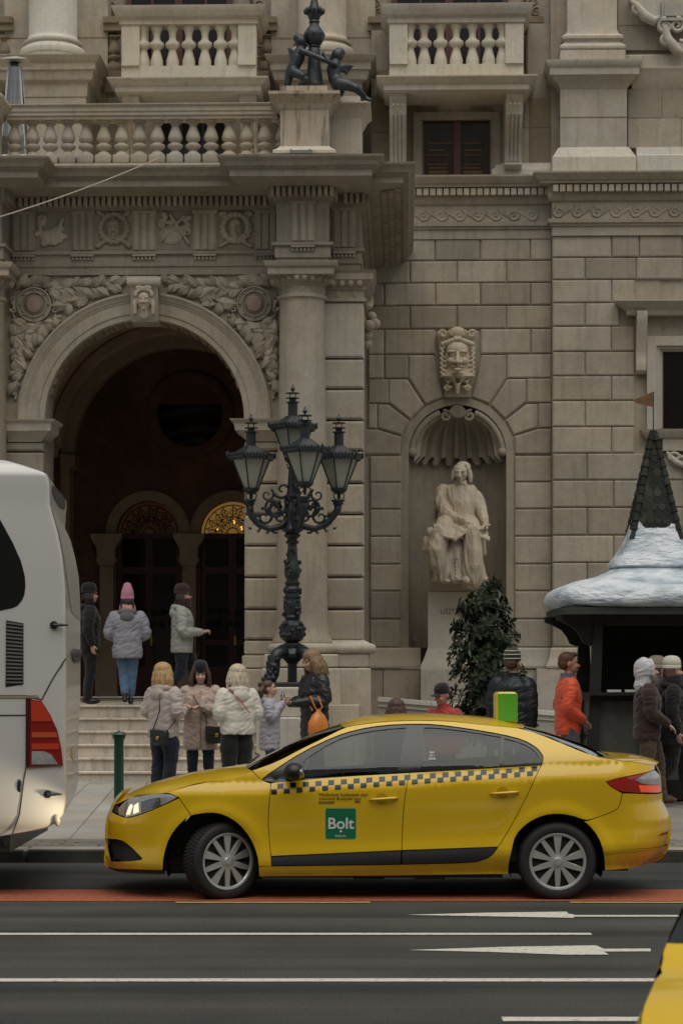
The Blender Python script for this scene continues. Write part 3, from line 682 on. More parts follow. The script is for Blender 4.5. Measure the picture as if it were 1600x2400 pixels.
def balcony(px0, px1, pxa, pxb, cents, dy, lab):
    v = 39.35; Z = lambda py: bz(py+dy, v, (px0+px1)/2); U = lambda px: bu(px, v)
    b = MB(); vb = VW+.2
    p = [(U(pxa), vb), (U(pxa), v), (U(pxb), v), (U(pxb), vb)]
    b.mold([(-.02, Z(183)), (.0, Z(183)), (.0, Z(150)), (-.22, Z(150)), (-.22, Z(183))], p)
    for s, x in ((1, pxa), (-1, pxb)):
        a = U(x); b.box(min(a, a+s*.32), max(a, a+s*.32), v, v+.3, Z(150), Z(50))
        b.prism([(a-s*.0, Z(150)), (a+s*.32, Z(150)), (a+s*.32, Z(128)), (a+s*.05, Z(128))], v-.05, v)
    ob = b.build('balcony', SW, OP, label=lab, smooth=20)
    g = MB(); g.mold([(-.35, Z(53)), (.03, Z(53)), (.03, Z(42)), (.05, Z(39)), (.09, Z(36)), (.13, Z(26)), (.16, Z(16)), (.16, Z(13)), (-.35, Z(12))], p); g.build('hand_rail', SL, ob, smooth=25)
    g = MB(); g.mold([(-.9, Z(215)), (.05, Z(215)), (.10, Z(213)), (.10, Z(200)), (.15, Z(197)), (.23, Z(186)), (.23, Z(183)), (-.9, Z(182))], p); g.build('balcony_slab', SL, ob, smooth=25)
    me = baluster_mesh('baluster', Z(53)-Z(151), .115, SW, 1)
    for c in cents: inst(me, 'baluster', ob, T(U(c), v+.13, Z(151)))
    # corbels under the slab
    for x in (pxa+20, pxb-20):
        c = MB(); a = U(x); hw = .15
        sp = [(VW+.05, Z(214)), (v+.06, Z(214)), (v+.07, Z(226)), (v+.12, Z(232)), (v+.15, Z(258)), (v+.32, Z(290)), (v+.5, Z(315)), (v+.62, Z(340)), (v+.64, Z(362)), (v+.6, Z(368)), (v+.7, Z(376)), (VW+.05, Z(376))]
        c.prism(sp, a-hw, a+hw, 'x'); cb = c.build('corbel', SL, ob, smooth=40)
        c = MB()
        for q in (-.105, -.035, .035, .105): c.tube([(a+q, v+.135, Z(262)), (a+q, v+.30, Z(290)), (a+q, v+.48, Z(314)), (a+q, v+.60, Z(340)), (a+q, v+.615, Z(360))], .022, 6)
        for q in (-.08, 0, .08): c.ell((a+q, v+.06, Z(243)), (.028,.028,.028), n=8, m=6)
        c.build('fluting', SL, cb, smooth=60)
    return ob
balcony(263, 614, 285, 600, (335,366,403,441,479,516,549), 4, 'weathered pale balcony above the arched porch')
balcony(896, 1260, 912, 1226, (961,994,1032,1069,1107,1145,1177), 0, 'pale balcony above the statue niche')
# ---- mezzanine window under the right balcony
fw = MB(); frame(fw, 968, 1172, 262, 418, 18, VW-.05, VW+.1, 'lrt'); frame(fw, 985, 1154, 276, 418, 5, VW, VW+.12, 'lrt'); mw = fw.build('mezzanine_window', S, OP)
g = MB(); frame(g, 987, 1153, 278, 416, 7, VW+.04, VW+.1); a, b, z0, z1 = rect(1063, 1079, 278, 416, VW+.03); g.box(a, b, VW+.03, VW+.1, z0, z1); g.build('sash', M['wood'], mw)
mg = mat('brown_window_glass', (.035,.020,.010), .22, spec=.2, var=.4, vscale=4)
for a in ((993,1064),(1078,1147)):
    g = MB(); pblk(g, a[0], a[1], 283, 411, VW+.085, VW+.105); g.build('pane', mg, mw)
g = MB(); reflm = mat('warm_reflection_glow', (.05,.03,.01), .8, emit=(.75,.45,.15), estr=.018)  # glowing bars imitate warm reflection lines on the panes
for py, h in ((334,2),(350,3),(362,2),(384,2),(392,3),(400,7)): 
    for a in ((998,1060),(1082,1140)): pblk(g, a[0]+random.uniform(0,8), a[1]-random.uniform(0,20), py, py+h, VW+.078, VW+.084)
g.build('reflection_bars', reflm, mw)
# ---- loggia columns, pedestals, side balustrades, doors
def loggia_col(px, lab):
    v = 40.35; U = lambda q: bu(q, v); Z = lambda py: bz(py, v, px); cu = U(px); r = .44
    c = MB(); c.lathe(cu, v, [(r*1.28, Z(150)), (r*1.28, Z(138)), (r*1.34, Z(136)), (r*1.36, Z(128)), (r*1.30, Z(120)), (r*1.12, Z(113)), (r*1.1, Z(110)), (r*1.2, Z(107)), (r*1.2, Z(102)), (r*1.06, Z(97)), (r*1.0, Z(88)), (r*.985, Z(-60))], 36)
    c.box(cu-r*1.45, cu+r*1.45, v-r*1.45, v+r*1.45, Z(162), Z(150)); o = c.build('loggia_column', SW if px < 400 else SL, OP, smooth=40)
    g = MB(); x0, x1, vf = cu-.72, cu+.72, v-.72; pth = [(x0, VU), (x0, vf), (x1, vf), (x1, VU)]
    g.mold([(-.3, Z(250)), (.0, Z(250)), (.02, Z(218)), (.10, Z(214)), (.14, Z(194)), (.17, Z(193)), (.17, Z(178)), (.22, Z(172)), (.26, Z(162)), (.26, Z(160)), (-.3, Z(159))], pth); g.box(x0+.02, x1-.02, vf+.02, VU, Z(520), Z(200)); g.build('column_pedestal', S, o, smooth=25)
    g = MB(); g.box(cu-.95, cu+.95, v+.35, VU+.1, Z(162), Z(-60)); g.build('wall_pier', S, o)
    for s in (-1, 1):
        w = MB(); w.box(cu+s*.955, cu+s*.965, v+.34, v+.36, Z(80), Z(76)); 
    g = MB(); g.box(cu-.955, cu+.955, v+.345, v+.36, Z(78), Z(75)); g.build('joint', SD, o)
for px in (125, 755): loggia_col(px, '')
lb = MB(); v = 40.75
lme = baluster_mesh('baluster', bz(82,v)-bz(165,v), .11, SD, 0)
for a, b, cs in ((-40, 34, (14,)), (245, 292, (268,)), (598, 650, (626,)), (862, 915, (888,)), (1218, 1272, (1249,))):
    g = MB(); pblk(g, a, b, 165, 215, v-.18, v+.2); p = g.build('loggia_parapet', SD, OP); g = MB(); aa, bb, _z0, _z1 = rect(a, b, 46, 76, v); g.mold([(-.3,_z0),(0,_z0),(0,lerp(_z0,_z1,.5)),(.05,lerp(_z0,_z1,.55)),(.06,_z1),(-.3,_z1)], [(aa, v-.15), (bb, v-.15)]); g.build('hand_rail', SD, p)
    for c in cs: inst(lme, 'baluster', p, T(bu(c, v), v, bz(165, v)))
for px0, px1 in ((283, 585), (905, 1230)):
    g = MB(); frame(g, px0+12, px1-40, -50, 170, 14, VU-.12, VU-.02); a = (px0+px1)/2-15; pblk(g, a-9, a+9, -50, 170, VU-.12, VU-.02)
    for q in (.25, .75): x = lerp(px0+12, px1-40, q); pblk(g, x-3, x+3, -50, 170, VU-.1, VU-.03)
    d = g.build('loggia_door', M['wood'], OP); g = MB(); pblk(g, px0+20, px1-48, -50, 170, VU-.055, VU-.035); g.build('pane', M['dark_glass'], d)
for px in (265, 612, 884, 1252):
    g = MB(); v = VU-.1
    for i in range(7): spiral(g, bu(px+(i % 2)*6-3, v), v, bz(10+i*22, v), .09, 1.3, .03, 1 if i % 2 else -1, i)
    g.build('carved_pilaster', M['stone_d'], OP, smooth=60); g = MB(); pblk(g, px-26, px-20, -60, 170, VU-.08, VU); g.build('red_jamb', M['wood'], OP)
g = MB(); pblk(g, 372, 530, 240, 420, VU-.04, VU-.02); g.build('garden_door', M['dark_glass'], OP)
for px in (372, 424, 476, 528): g = MB(); pblk(g, px-3, px+3, 240, 420, VU-.08, VU-.03); g.build('door_stile', M['iron'], OP)
# ---- arched porch
uA = bu(338, VA); mir = lambda u: 2*uA-u
VR, V2 = 33.62, 34.15                        # ressaut plane over the columns, set-back corner plane
u648, u770, uEnd = bu(648, VR), bu(770, VR), bu(844, V2)
zsp = bz(983, VA, 338); r1, r2 = 234.5/152.2, 298/152.2
Z3 = lambda py, v=VA: bz(py, v, 338)
zArc, zTae, zFrT = Z3(644), Z3(590), Z3(488)
# pier cores
pc = MB()
uj = uA+r1+.0
for s in (1, -1):
    f = (lambda u: u) if s > 0 else mir
    a, b = f(uj+.02), f(uEnd-.03); pc.box(min(a,b), max(a,b), VA+.06, VA+1.0, .2, zArc+.02)
    a, b = f(uEnd-.6), f(uEnd-.03); pc.box(min(a,b), max(a,b), VA-.05, VW+.1, .2, 9.3)
pier = pc.build('porch_pier', S, OP)
PR = [1034,1057,1133,1206,1279,1353,1428,1500]
def pstone(px0, px1, py0, py1, v, m=S, c=.032, left=True, vb=None):
    u0, u1 = bu(px0, v), bu(px1, v); z0, z1 = bz(py1, v, 700)+.014, bz(py0, v, 700)-.014
    for s in ((1, -1) if left else (1,)):
        f = (lambda u: u) if s > 0 else mir
        MB().rustic([(f(u0),z0),(f(u1),z0),(f(u1),z1),(f(u0),z1)], v, vb or v+.5, c).build('stone_block', m, pier)
for a, b in zip(PR, PR[1:]): pstone(573, 668, a, b, VA-.05)
PS = [706,841,912,985,1057,1133,1206,1279,1353,1428,1504]
for a, b in zip(PS, PS[1:]): pstone(748, 852, a, b, V2-.05, SL if a < 720 else S)
# quoins on the porch flank, and a scrolled keystone of the side arch
for a, b in zip(PS[1:], PS[2:]):
    z0, z1 = bz(b, V2, 850)+.014, bz(a, V2, 850)-.014; m_ = MB().rustic([(0,z0),(1.1,z0),(1.1,z1),(0,z1)], 0, .3, .03)
    m_.xf(T(uEnd+.03, V2+.08, 0)@RZ(R(90))); m_.build('stone_block', S, pier)
g = MB(); zc = bz(755, 36.5, 860); spiral(g, 0, 0, .32, .16, 1.5, .07, 1, 2.0); 
for i in range(12): g.ell((random.uniform(-.15,.12), random.uniform(-.2,.2), -.1-.045*i+.2), (.10,.10,.09), n=8, m=6)
g.xf(T(uEnd+.08, 36.2, zc)@RZ(R(60))); g.build('side_keystone', S, pier, smooth=60)
# pier foot
for s in (1, -1):
    f = (lambda u: u) if s > 0 else mir
    def bx(mb, p0, p1, y0, y1, v, vb, c=.02):
        a, b = f(bu(p0, v)), f(bu(p1, v)); mb.bbox(min(a,b), max(a,b), v, vb, bz(y1, v, 700), bz(y0, v, 700), c)
    for args in ((572,640,1502,1534,VA-.05,VA+.4),(567,640,1536,1566,VA-.09,VA+.4),(560,640,1568,1760,VA-.12,VA+.4),(760,868,1566,1700,V2-.22,V2+.5),(760,864,1533,1564,V2-.17,V2+.5),(613,797,1566,1662,33.42,34.4),(618,791,1533,1564,33.45,34.4),(607,803,1664,1800,33.36,34.4)):
        g = MB(); bx(g, *args); g.build('plinth_stone', SL, pier)
    g = MB(); a, b = f(bu(762, V2)), f(bu(853, V2)); zt = bz(1508, V2, 800); zb = bz(1532, V2, 800); hh = (zt-zb)/2
    g.mold([(-.3, zb), (.10, zb)]+[(.10+hh*1.0*math.cos(q), zb+hh+hh*math.sin(q)) for q in [lerp(-1.5,1.5,i/8) for i in range(9)]]+[(.09, zt), (.06, zt+.02), (.0, zt+.05), (-.3, zt+.05)], [(min(a,b)-.05, V2-.04), (max(a,b), V2-.04), (max(a,b), V2+.8)] if s > 0 else [(min(a,b), V2+.8), (min(a,b), V2-.04), (max(a,b)+.05, V2-.04)])
    g.build('torus_moulding', SL, pier, smooth=40)
# columns
def porch_column(s):
    f = (lambda u: u) if s > 0 else mir
    v = 34.0; cu = f(bu(708, v)); Z = lambda py: bz(py, v, 708); rb, rt = .388, .342
    c = MB(); c.lathe(cu, v, [(rb*1.19, Z(1507)), (rb*1.17, Z(1499)), (rb*1.08, Z(1488)), (rb*1.02, Z(1470)), (rb, Z(1440)), (rb*.995, Z(1200)), (rt*1.05, Z(930)), (rt*1.01, Z(780)), (rt, Z(712))], 40)
    o = c.build('porch_column', S if s > 0 else S, OP, smooth=40)
    zt, zb = Z(1508), Z(1531); hh = (zt-zb)/2
    g = MB(); g.lathe(cu, v, [(.4, zb)]+[(.46+hh*1.05*math.cos(q), zb+hh+hh*math.sin(q)) for q in [lerp(-1.57,1.57,i/10) for i in range(11)]]+[(.4, zt)], 40); g.build('column_base', SL, o, smooth=60)
    g = MB(); g.lathe(cu, v, [(rt, Z(714)), (rt*1.02, Z(706)), (rt*1.11, Z(703)), (rt*1.11, Z(697)), (rt*1.03, Z(694)), (rt*1.02, Z(676)), (rt*1.1, Z(673)), (rt*1.12, Z(669)), (rt*1.2, Z(668)), (rt*1.42, Z(655)), (rt*1.45, Z(652)), (rt*1.2, Z(650))], 40); cap = g.build('capital', S, o, smooth=35)
    g = MB(); hw = .50; g.mold([(-.3, Z(655)), (0, Z(655)), (.0, Z(640)), (.03, Z(637)), (.06, Z(627)), (.06, Z(625)), (-.3, Z(624))], [(cu-hw, v-hw), (cu+hw, v-hw), (cu+hw, v+hw), (cu-hw, v+hw)], closed=True); g.box(cu-hw, cu+hw, v-hw+.01, v+hw, Z(654), Z(626)); g.build('abacus', S, cap, smooth=25)
    eg = MB(); eg.ell((0,0,0), (.052,.05,.062), n=10, m=8); em = eg.mesh('egg', S, smooth=True)
    for i in range(16):
        a = -math.pi/2+(i-7.5)*.26; inst(em, 'egg', cap, T(cu+rt*1.3*math.cos(a), v+rt*1.3*math.sin(a), Z(660))@RZ(a))
    ro = MB(); ro.ell((0,0,0), (.025,.02,.025), n=8, m=6)
    for i in range(6): ro.ell((.038*math.cos(i*1.047), .005, .038*math.sin(i*1.047)), (.022,.016,.022), n=8, m=6)
    rm = ro.mesh('rosette', S, smooth=True)
    for i in range(-2, 3):
        a = -math.pi/2+i*.62; inst(rm, 'rosette', cap, T(cu+rt*1.03*math.cos(a), v+rt*1.03*math.sin(a), Z(685))@RZ(a+math.pi/2))
    # capital of the flat strip beside the column
    w0, w1 = f(bu(770, V2)), f(bu(853, V2)); lo, hi = min(w0,w1), max(w0,w1); Y = lambda py: bz(py, V2, 810)
    pth = [(lo-.1, V2-.05), (hi, V2-.05), (hi, V2+1.2)] if s > 0 else [(lo, V2+1.2), (lo, V2-.05), (hi+.1, V2-.05)]
    g = MB(); g.mold([(-.3, Y(708)), (.03, Y(708)), (.03, Y(701)), (.0, Y(699)), (.0, Y(682)), (.03, Y(680)), (.035, Y(673)), (.06, Y(671)), (.12, Y(661)), (.14, Y(659)), (.14, Y(644)), (.17, Y(640)), (.18, Y(638)), (-.3, Y(637))], pth); sc_ = g.build('strip_capital', S, o, smooth=25)
    for i in range(4): inst(em, 'egg', sc_, T(lerp(lo, hi, (i+.5)/4), V2-.13, Y(666)))
    for i in range(2): inst(rm, 'rosette', sc_, T(lerp(lo, hi, (i+.6)/2.2), V2-.055, Y(690)))
for s in (1, -1): porch_column(s)
# spandrel wall and archivolt
sw = MB(); a0 = mir(bu(690, VA)); a1 = bu(690, VA)
sw.prism([(a0, zsp), (uA-r2+.1, zsp)]+arc(uA, zsp, r2-.1, math.pi, 0, 40)+[(uA+r2-.1, zsp), (a1, zsp), (a1, zArc+.03), (a0, zArc+.03)], VA+.05, VA+.75)
span = sw.build('spandrel_wall', S, OP)
av = MB(); pf = [(r2, VA+.1), (r2, VA-.06), (r2-.035, VA-.075), (r2-.05, VA-.06), (r2-.11, VA-.035), (r2-.12, VA-.02), (r2-.14, VA-.02), (r2-.15, VA-.005), (r1+.10, VA-.005), (r1+.09, VA+.015), (r1+.012, VA+.015), (r1, VA+.03), (r1, VA+.62), (r2-.1, VA+.62)]
vs = []; fs = []; n = 56; k = len(pf)
for i in range(n+1):
    a = math.pi*i/n
    for r, v in pf: vs.append((uA+r*math.cos(a), v, zsp+r*math.sin(a)))
for i in range(n):
    for j in range(k-1): fs.append((i*k+j, i*k+j+1, (i+1)*k+j+1, (i+1)*k+j))
av.add(vs, fs); arch = av.build('arch_surround', S, OP, smooth=25)
g = MB()       # coffer blocks on the soffit of the arch
for i in range(3, 26):
    a0_, a1_ = math.pi*(i/28), math.pi*(i+.62)/28
    q = [(uA+r*math.cos(a), zsp+r*math.sin(a)) for r, a in ((r1+.01,a0_),(r1-.03,a0_),(r1-.03,a1_),(r1+.01,a1_))]; g.prism(q, VA+.16, VA+.5)
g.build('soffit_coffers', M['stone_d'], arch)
for s in (1, -1):   # imposts
    f = (lambda u: u) if s > 0 else mir
    x0, x1 = f(uj+.05), f(bu(650, VA)); lo, hi = min(x0,x1), max(x0,x1)
    pth = [(lo, VA+.6), (lo, VA-.03), (hi+.05, VA-.03)] if s > 0 else [(lo-.05, VA-.03), (hi, VA-.03), (hi, VA+.6)]
    Y = lambda py: bz(py, VA-.1, 338)
    g = MB(); g.mold([(-.2, Y(1034)), (.0, Y(1034)), (.03, Y(1026)), (.14, Y(1012)), (.17, Y(1010)), (.19, Y(992)), (.24, Y(987)), (.25, Y(984)), (-.2, Y(983))], pth); g.build('impost', SL, arch, smooth=25)
# laurel relief with medallions in the spandrels
lm_ = MB(); ln = .25
for k_ in range(1):
    ys = [(-.5,0),(-.3,.05),(-.05,.085),(.2,.075),(.42,.03),(.5,0)]
    vs = []; fs = []
    for i, (x, wd) in enumerate(ys): vs += [(x*ln, -.03-.05*(1-4*x*x)*.5, -wd*.95), (x*ln, -.055-.05*(1-4*x*x), 0), (x*ln, -.03-.05*(1-4*x*x)*.5, wd*.95), (x*ln, .02, 0)]
    for i in range(5):
        for j in range(4): fs.append((i*4+j, (i+1)*4+j, (i+1)*4+(j+1)%4, i*4+(j+1)%4))
    lm_.add(vs, fs)
leafme = lm_.mesh('laurel_leaf', S, smooth=60)
be = MB(); be.ell((0,-.03,0), .032, n=8, m=6); berme = be.mesh('laurel_berry', S, smooth=True)
def P338(px, py): return bu(px, VA), bz(py, VA, 338)
stems = [[(520,700),(500,715),(478,712)],[(585,745),(560,775),(548,770)],[(645,745),(640,800),(645,860)],[(640,672),(590,668),(545,680),(500,672),(455,676),(425,664),(390,667)],       # across the top (right spandrel), towards the keystone
         [(556,716),(535,700),(518,690)], [(548,735),(535,752)], [(640,700),(648,730),(632,770)],
         [(606,760),(622,800),(630,850),(637,900),(641,935)], [(560,745),(590,775),(615,800)], [(632,775),(618,830),(625,880)]]
for s in (1, -1):
    rel = MB()
    for st_ in stems:
        p = [P338(x, y) for x, y in st_]; rel.tube([(u if s > 0 else mir(u), VA+.02, z) for u, z in p], .022, 6)
    ro = rel.build('laurel_branch', S, span, smooth=60)
    random.seed(5)
    for st_ in stems:
        p = [P338(x, y) for x, y in st_]
        for (x0, y0), (x1, y1) in zip(p, p[1:]):
            L = math.hypot(x1-x0, y1-y0); nn = max(1, int(L/.072)); d = math.atan2(y1-y0, x1-x0)
            for i in range(nn):
                t = (i+random.random()*.4)/nn; bx_, bz_ = lerp(x0,x1,t), lerp(y0,y1,t)
                for side in (1, -1):
                    a = d+side*random.uniform(.45,.95); sc_ = random.uniform(.8,1.15)
                    cx_, cz_ = bx_+math.cos(a)*.115*sc_, bz_+math.sin(a)*.115*sc_
                    if math.hypot(cx_-uA, cz_-zsp) < r2+.09 or cz_ > zArc-.07 or cx_ > bu(648, VA) or cx_ < bu(385, VA): continue
                    if math.hypot(cx_-P338(596,713)[0], cz_-P338(596,713)[1]) < .33: continue
                    uu = cx_ if s > 0 else mir(cx_); aa = a if s > 0 else math.pi-a
                    inst(leafme, 'laurel_leaf', span, T(uu, VA+.045+random.uniform(-.025,.015), cz_)@RY(-aa)@RX(random.uniform(-.5,.5))@SCL(sc_, 1, sc_))
                if random.random() < .45:
                    a = d+random.choice((1,-1))*.5; uu = bx_+math.cos(a)*.07; inst(berme, 'laurel_berry', span, T(uu if s > 0 else mir(uu), VA+.03, bz_+math.sin(a)*.07))
    mu, mz = P338(596, 713); mu = mu if s > 0 else mir(mu)
    md = MB(); pf = [(0,-.10),(.12,-.095),(.155,-.07),(.16,-.05),(.175,-.05),(.18,-.09),(.195,-.09),(.2,-.06),(.245,-.06),(.25,-.09),(.27,-.085),(.275,.04)]
    md.lathe(0, 0, [(r, -y) for r, y in pf], 32); md.xf(T(mu, VA+.05, mz)@RX(R(90))); mo = md.build('medallion', S, span, smooth=40)
    g = MB(); 
    for i in range(8): g.ell((mu+.222*math.cos(i*math.pi/4), VA-.02, mz+.222*math.sin(i*math.pi/4)), .02, n=8, m=6)
    g.build('medallion_bosses', S, mo, smooth=60)['kind'] = 'stuff'
    for i in range(4):
        a = i*math.pi/2; g = MB()
        for q in (-1, 1):
            cx_, cz_ = mu+.315*math.cos(a)-q*.075*math.sin(a), mz+.315*math.sin(a)+q*.075*math.cos(a)
            g.tube([(cx_+.05*(1-k_/14)*math.cos(a+q*k_*.55), VA+.0, cz_+.05*(1-k_/14)*math.sin(a+q*k_*.55)) for k_ in range(12)], .018, 6)
        g.tube([(mu+.31*math.cos(a)+.075*math.sin(a), VA+.01, mz+.31*math.sin(a)-.075*math.cos(a)), (mu+.31*math.cos(a)-.075*math.sin(a), VA+.01, mz+.31*math.sin(a)+.075*math.cos(a))], .03, 6)
        g.build('medallion_scroll', S, mo, smooth=60)
    g = MB(); g.lathe(0, 0, [(0,.098),(.10,.094),(.14,.085)], 24); g.xf(T(mu, VA+.045, mz)@RX(R(90))); g.build('porphyry_disc', mat('reddish_disc_%d' % s, (.30,.22,.17), .5, var=.2), mo, smooth=True)
random.seed(21)
# keystone with a crowned female head
ks = MB(); vk = VA-.22; U = lambda px: bu(px, vk); Zk = lambda py: bz(py, vk, 338)
sidep = [(VA+.4, Zk(752)), (vk+.10, Zk(752)), (vk+.02, Zk(735)), (vk+.04, Zk(690)), (vk-.02, Zk(672)), (vk-.06, Zk(660)), (vk-.03, Zk(648)), (VA+.4, Zk(646))]
kx0, kx1 = U(306), U(370); cu = (kx0+kx1)/2
ks.prism(sidep, kx0, kx1, 'x'); ks.tube([(kx0-.05, vk+.02, Zk(661)), (kx1+.05, vk+.02, Zk(661))], .085, 12); kk = ks.build('arch_keystone', SL, arch, smooth=40)
hd = MB(); zc = Zk(706); face(hd, (cu, vk-.02, zc), .30)
for i in range(11):
    a = math.pi*(i/10); hd.ell((cu+.125*math.cos(a), vk-.05, zc+.09+.09*math.sin(a)), .035, n=8, m=6)
for q in (-1, 1):
    hd.tube([(cu+q*.12, vk-.0, zc+.08), (cu+q*.145, vk-.01, zc-.05), (cu+q*.14, vk+.0, zc-.2)], [.035,.04,.03], 8)
for i in range(6): hd.ell((cu-.10+.04*i, vk-.06, zc+.20+.01*math.sin(i*2)), .03, n=8, m=6)
hd.cap([(cu, vk+.02, zc-.12), (cu, vk+.04, zc-.22)], .07)
fuse(hd.build('carved_head', M['statue'], kk, label='carved woman head with crown of leaves'), .0085, 1)
# entablature
path = [(mir(uEnd), VW+.2), (mir(uEnd), V2), (mir(u770), V2), (mir(u770), VR), (mir(u648), VR), (mir(u648), VA), (u648, VA), (u648, VR), (u770, VR), (u770, V2), (uEnd, V2), (uEnd, VW+.1)]
zd0, zd1 = bz(480, VA-.18), bz(459, VA-.2); zc0, zc1, zct = bz(433, VA-.7), bz(416, VA-.72), bz(384, VA-.85)
zf1 = Z3(624.5)
pA = [(-.5, zArc), (.0, zArc), (.0, zf1-.01), (.025, zf1), (.025, zTae-.05), (.07, zTae-.045), (.07, zTae), (.0, zTae+.01), (.0, zFrT-.05), (.05, zFrT-.04), (.06, zFrT), (.12, zd0-.005), (.13, zd0), (.13, zd1), (.28, zd1+.005), (.30, zd1+.03), (.62, zc0+.02), (.66, zc0), (.66, zc1), (.70, zc1+.012), (.70, zc1+.03), (.74, zc1+.04), (.77, lerp(zc1,zct,.55)), (.83, zct-.03), (.84, zct), (-.5, zct+.02)]
en = MB(); en.mold(pA, path); ent = en.build('porch_entablature', S, OP, smooth=22)
MB().box(mir(uEnd)+.1, uEnd-.1, VA+.3, VW, zct-.25, zct-.03).build('porch_roof', SL, OP)
dm = MB(); dm.bbox(-.028, .028, -.11, .03, 0, zd1-zd0, .004); dme2 = dm.mesh('dentil', S)
def dent_row(ua, ub, v, sp=.0915):
    n = max(1, round((ub-ua)/sp)); [inst(dme2, 'dentil', ent, T(lerp(ua, ub, (i+.5)/n), v-.15, zd0)) for i in range(n)]
dent_row(mir(u648)+.16, u648-.16, VA); dent_row(u648-.1, u770+.1, VR); dent_row(mir(u770)-.1, mir(u648)+.1, VR); dent_row(u770+.2, uEnd+.1, V2)
# mutule blocks under the flank soffit
mu_ = MB(); mu_.bbox(-.02, .28, -.05, .05, -.03, .0, .004); mume = mu_.mesh('mutule', S)
for i in range(40):
    for k_ in range(3): inst(mume, 'mutule', ent, T(uEnd+.33+k_*.10, V2-.2+i*.16, zd1+.03+k_*.022)@SCL(.28, 1, 1))
tg = MB(); tw = .36; hgt = zFrT-zTae-.06
for q in (-1, 0, 1): tg.bbox(q*.115-.042, q*.115+.042, -.045, .02, 0, hgt-.03, .012)
tg.box(-tw/2, tw/2, -.02, .02, 0, hgt-.03); tg.box(-tw/2-.01, tw/2+.01, -.055, .02, hgt-.05, hgt)
tme = tg.mesh('triglyph', S)
gu = MB(); gu.box(-tw/2, tw/2, -.05, .02, -.03, 0)
for i in range(6): gu.lathe(-tw/2+.03+i*.06, -.015, [(.024,-.08),(.014,-.03)], 8)
gme = gu.mesh('guttae', S)
for px, v in ((56,VA),(195,VA),(339,VA),(481,VA),(624,VA),(710,VR),(806,V2)):
    u = bu(px, v); inst(tme, 'triglyph', ent, T(u, v, zTae+.015)); inst(gme, 'guttae', ent, T(u, v-.028, zTae-.05))
# metope reliefs
def metope(px, kind):
    c = MB(); cu, cz = bu(px, VA), Z3(537); v = VA-.02
    if kind in ('mask', 'head'):
        face(c, (cu, v+.02, cz), .34 if kind == 'head' else .36)
        for i in range(16):
            a = i*math.pi/8; rr = .19 if kind == 'head' else .20; c.ell((cu+rr*math.cos(a), v, cz+rr*1.05*math.sin(a)+.02), (.05,.05,.05), n=8, m=6)
            c.tube([(cu+.2*math.cos(a), v, cz+.2*math.sin(a)), (cu+.25*math.cos(a+.3), v-.01, cz+.24*math.sin(a+.3))], [.035,.018], 6)
    if kind == 'head':
        for q in (-1, 1): c.tube([(cu+q*.10, v, cz-.20), (cu+q*.25, v, cz-.28)], .025, 6); spiral(c, cu+q*.19, v, cz+.2, .06, 1.3, .03, q)
    if kind == 'mask':
        for q in (-1, 1):
            c.tube([(cu+q*.1, v, cz+.15), (cu+q*.25, v, cz+.28)], [.03,.045], 6); c.tube([(cu+q*.1, v, cz-.15), (cu+q*.26, v, cz-.28)], [.03,.04], 6)
    if kind == 'lyre':
        c.ell((cu-.03, v+.01, cz-.12), (.17,.07,.13)); c.tube([(cu-.15, v, cz-.1), (cu-.22, v, cz+.1), (cu-.12, v, cz+.22)], .03, 6); c.tube([(cu+.05, v, cz-.1), (cu+.17, v-.01, cz+.18)], [.05,.03], 6)
        for i in range(9): c.ell((cu+random.uniform(-.24,.22), v, cz+random.uniform(-.24,.24)), (.06,.04,.05), n=8, m=6)
        spiral(c, cu-.17, v, cz+.15, .07, 1.4, .03); spiral(c, cu+.12, v, cz-.15, .09, 1.4, .03)
    if kind == 'palette':
        c.ell((cu-.06, v+.02, cz-.10), (.19,.04,.15)); c.tube([(cu+.22, v-.02, cz-.24), (cu-.08, v-.02, cz+.22)], .022, 6); c.tube([(cu-.22, v-.02, cz-.2), (cu+.15, v-.02, cz+.2)], .022, 6)
        for i in range(12): c.ell((cu+random.uniform(-.22,.22), v, cz+random.uniform(-.05,.24)), (.055,.045,.045), n=8, m=6)
        spiral(c, cu-.2, v, cz+.08, .07, 1.4, .03); spiral(c, cu+.18, v, cz-.05, .07, 1.4, .03, -1)
    fuse(c.build('relief_panel', S, ent), .010, 1)
for px, kd in ((124,'lyre'), (267,'mask'), (411,'palette'), (553,'head')): metope(px, kd)
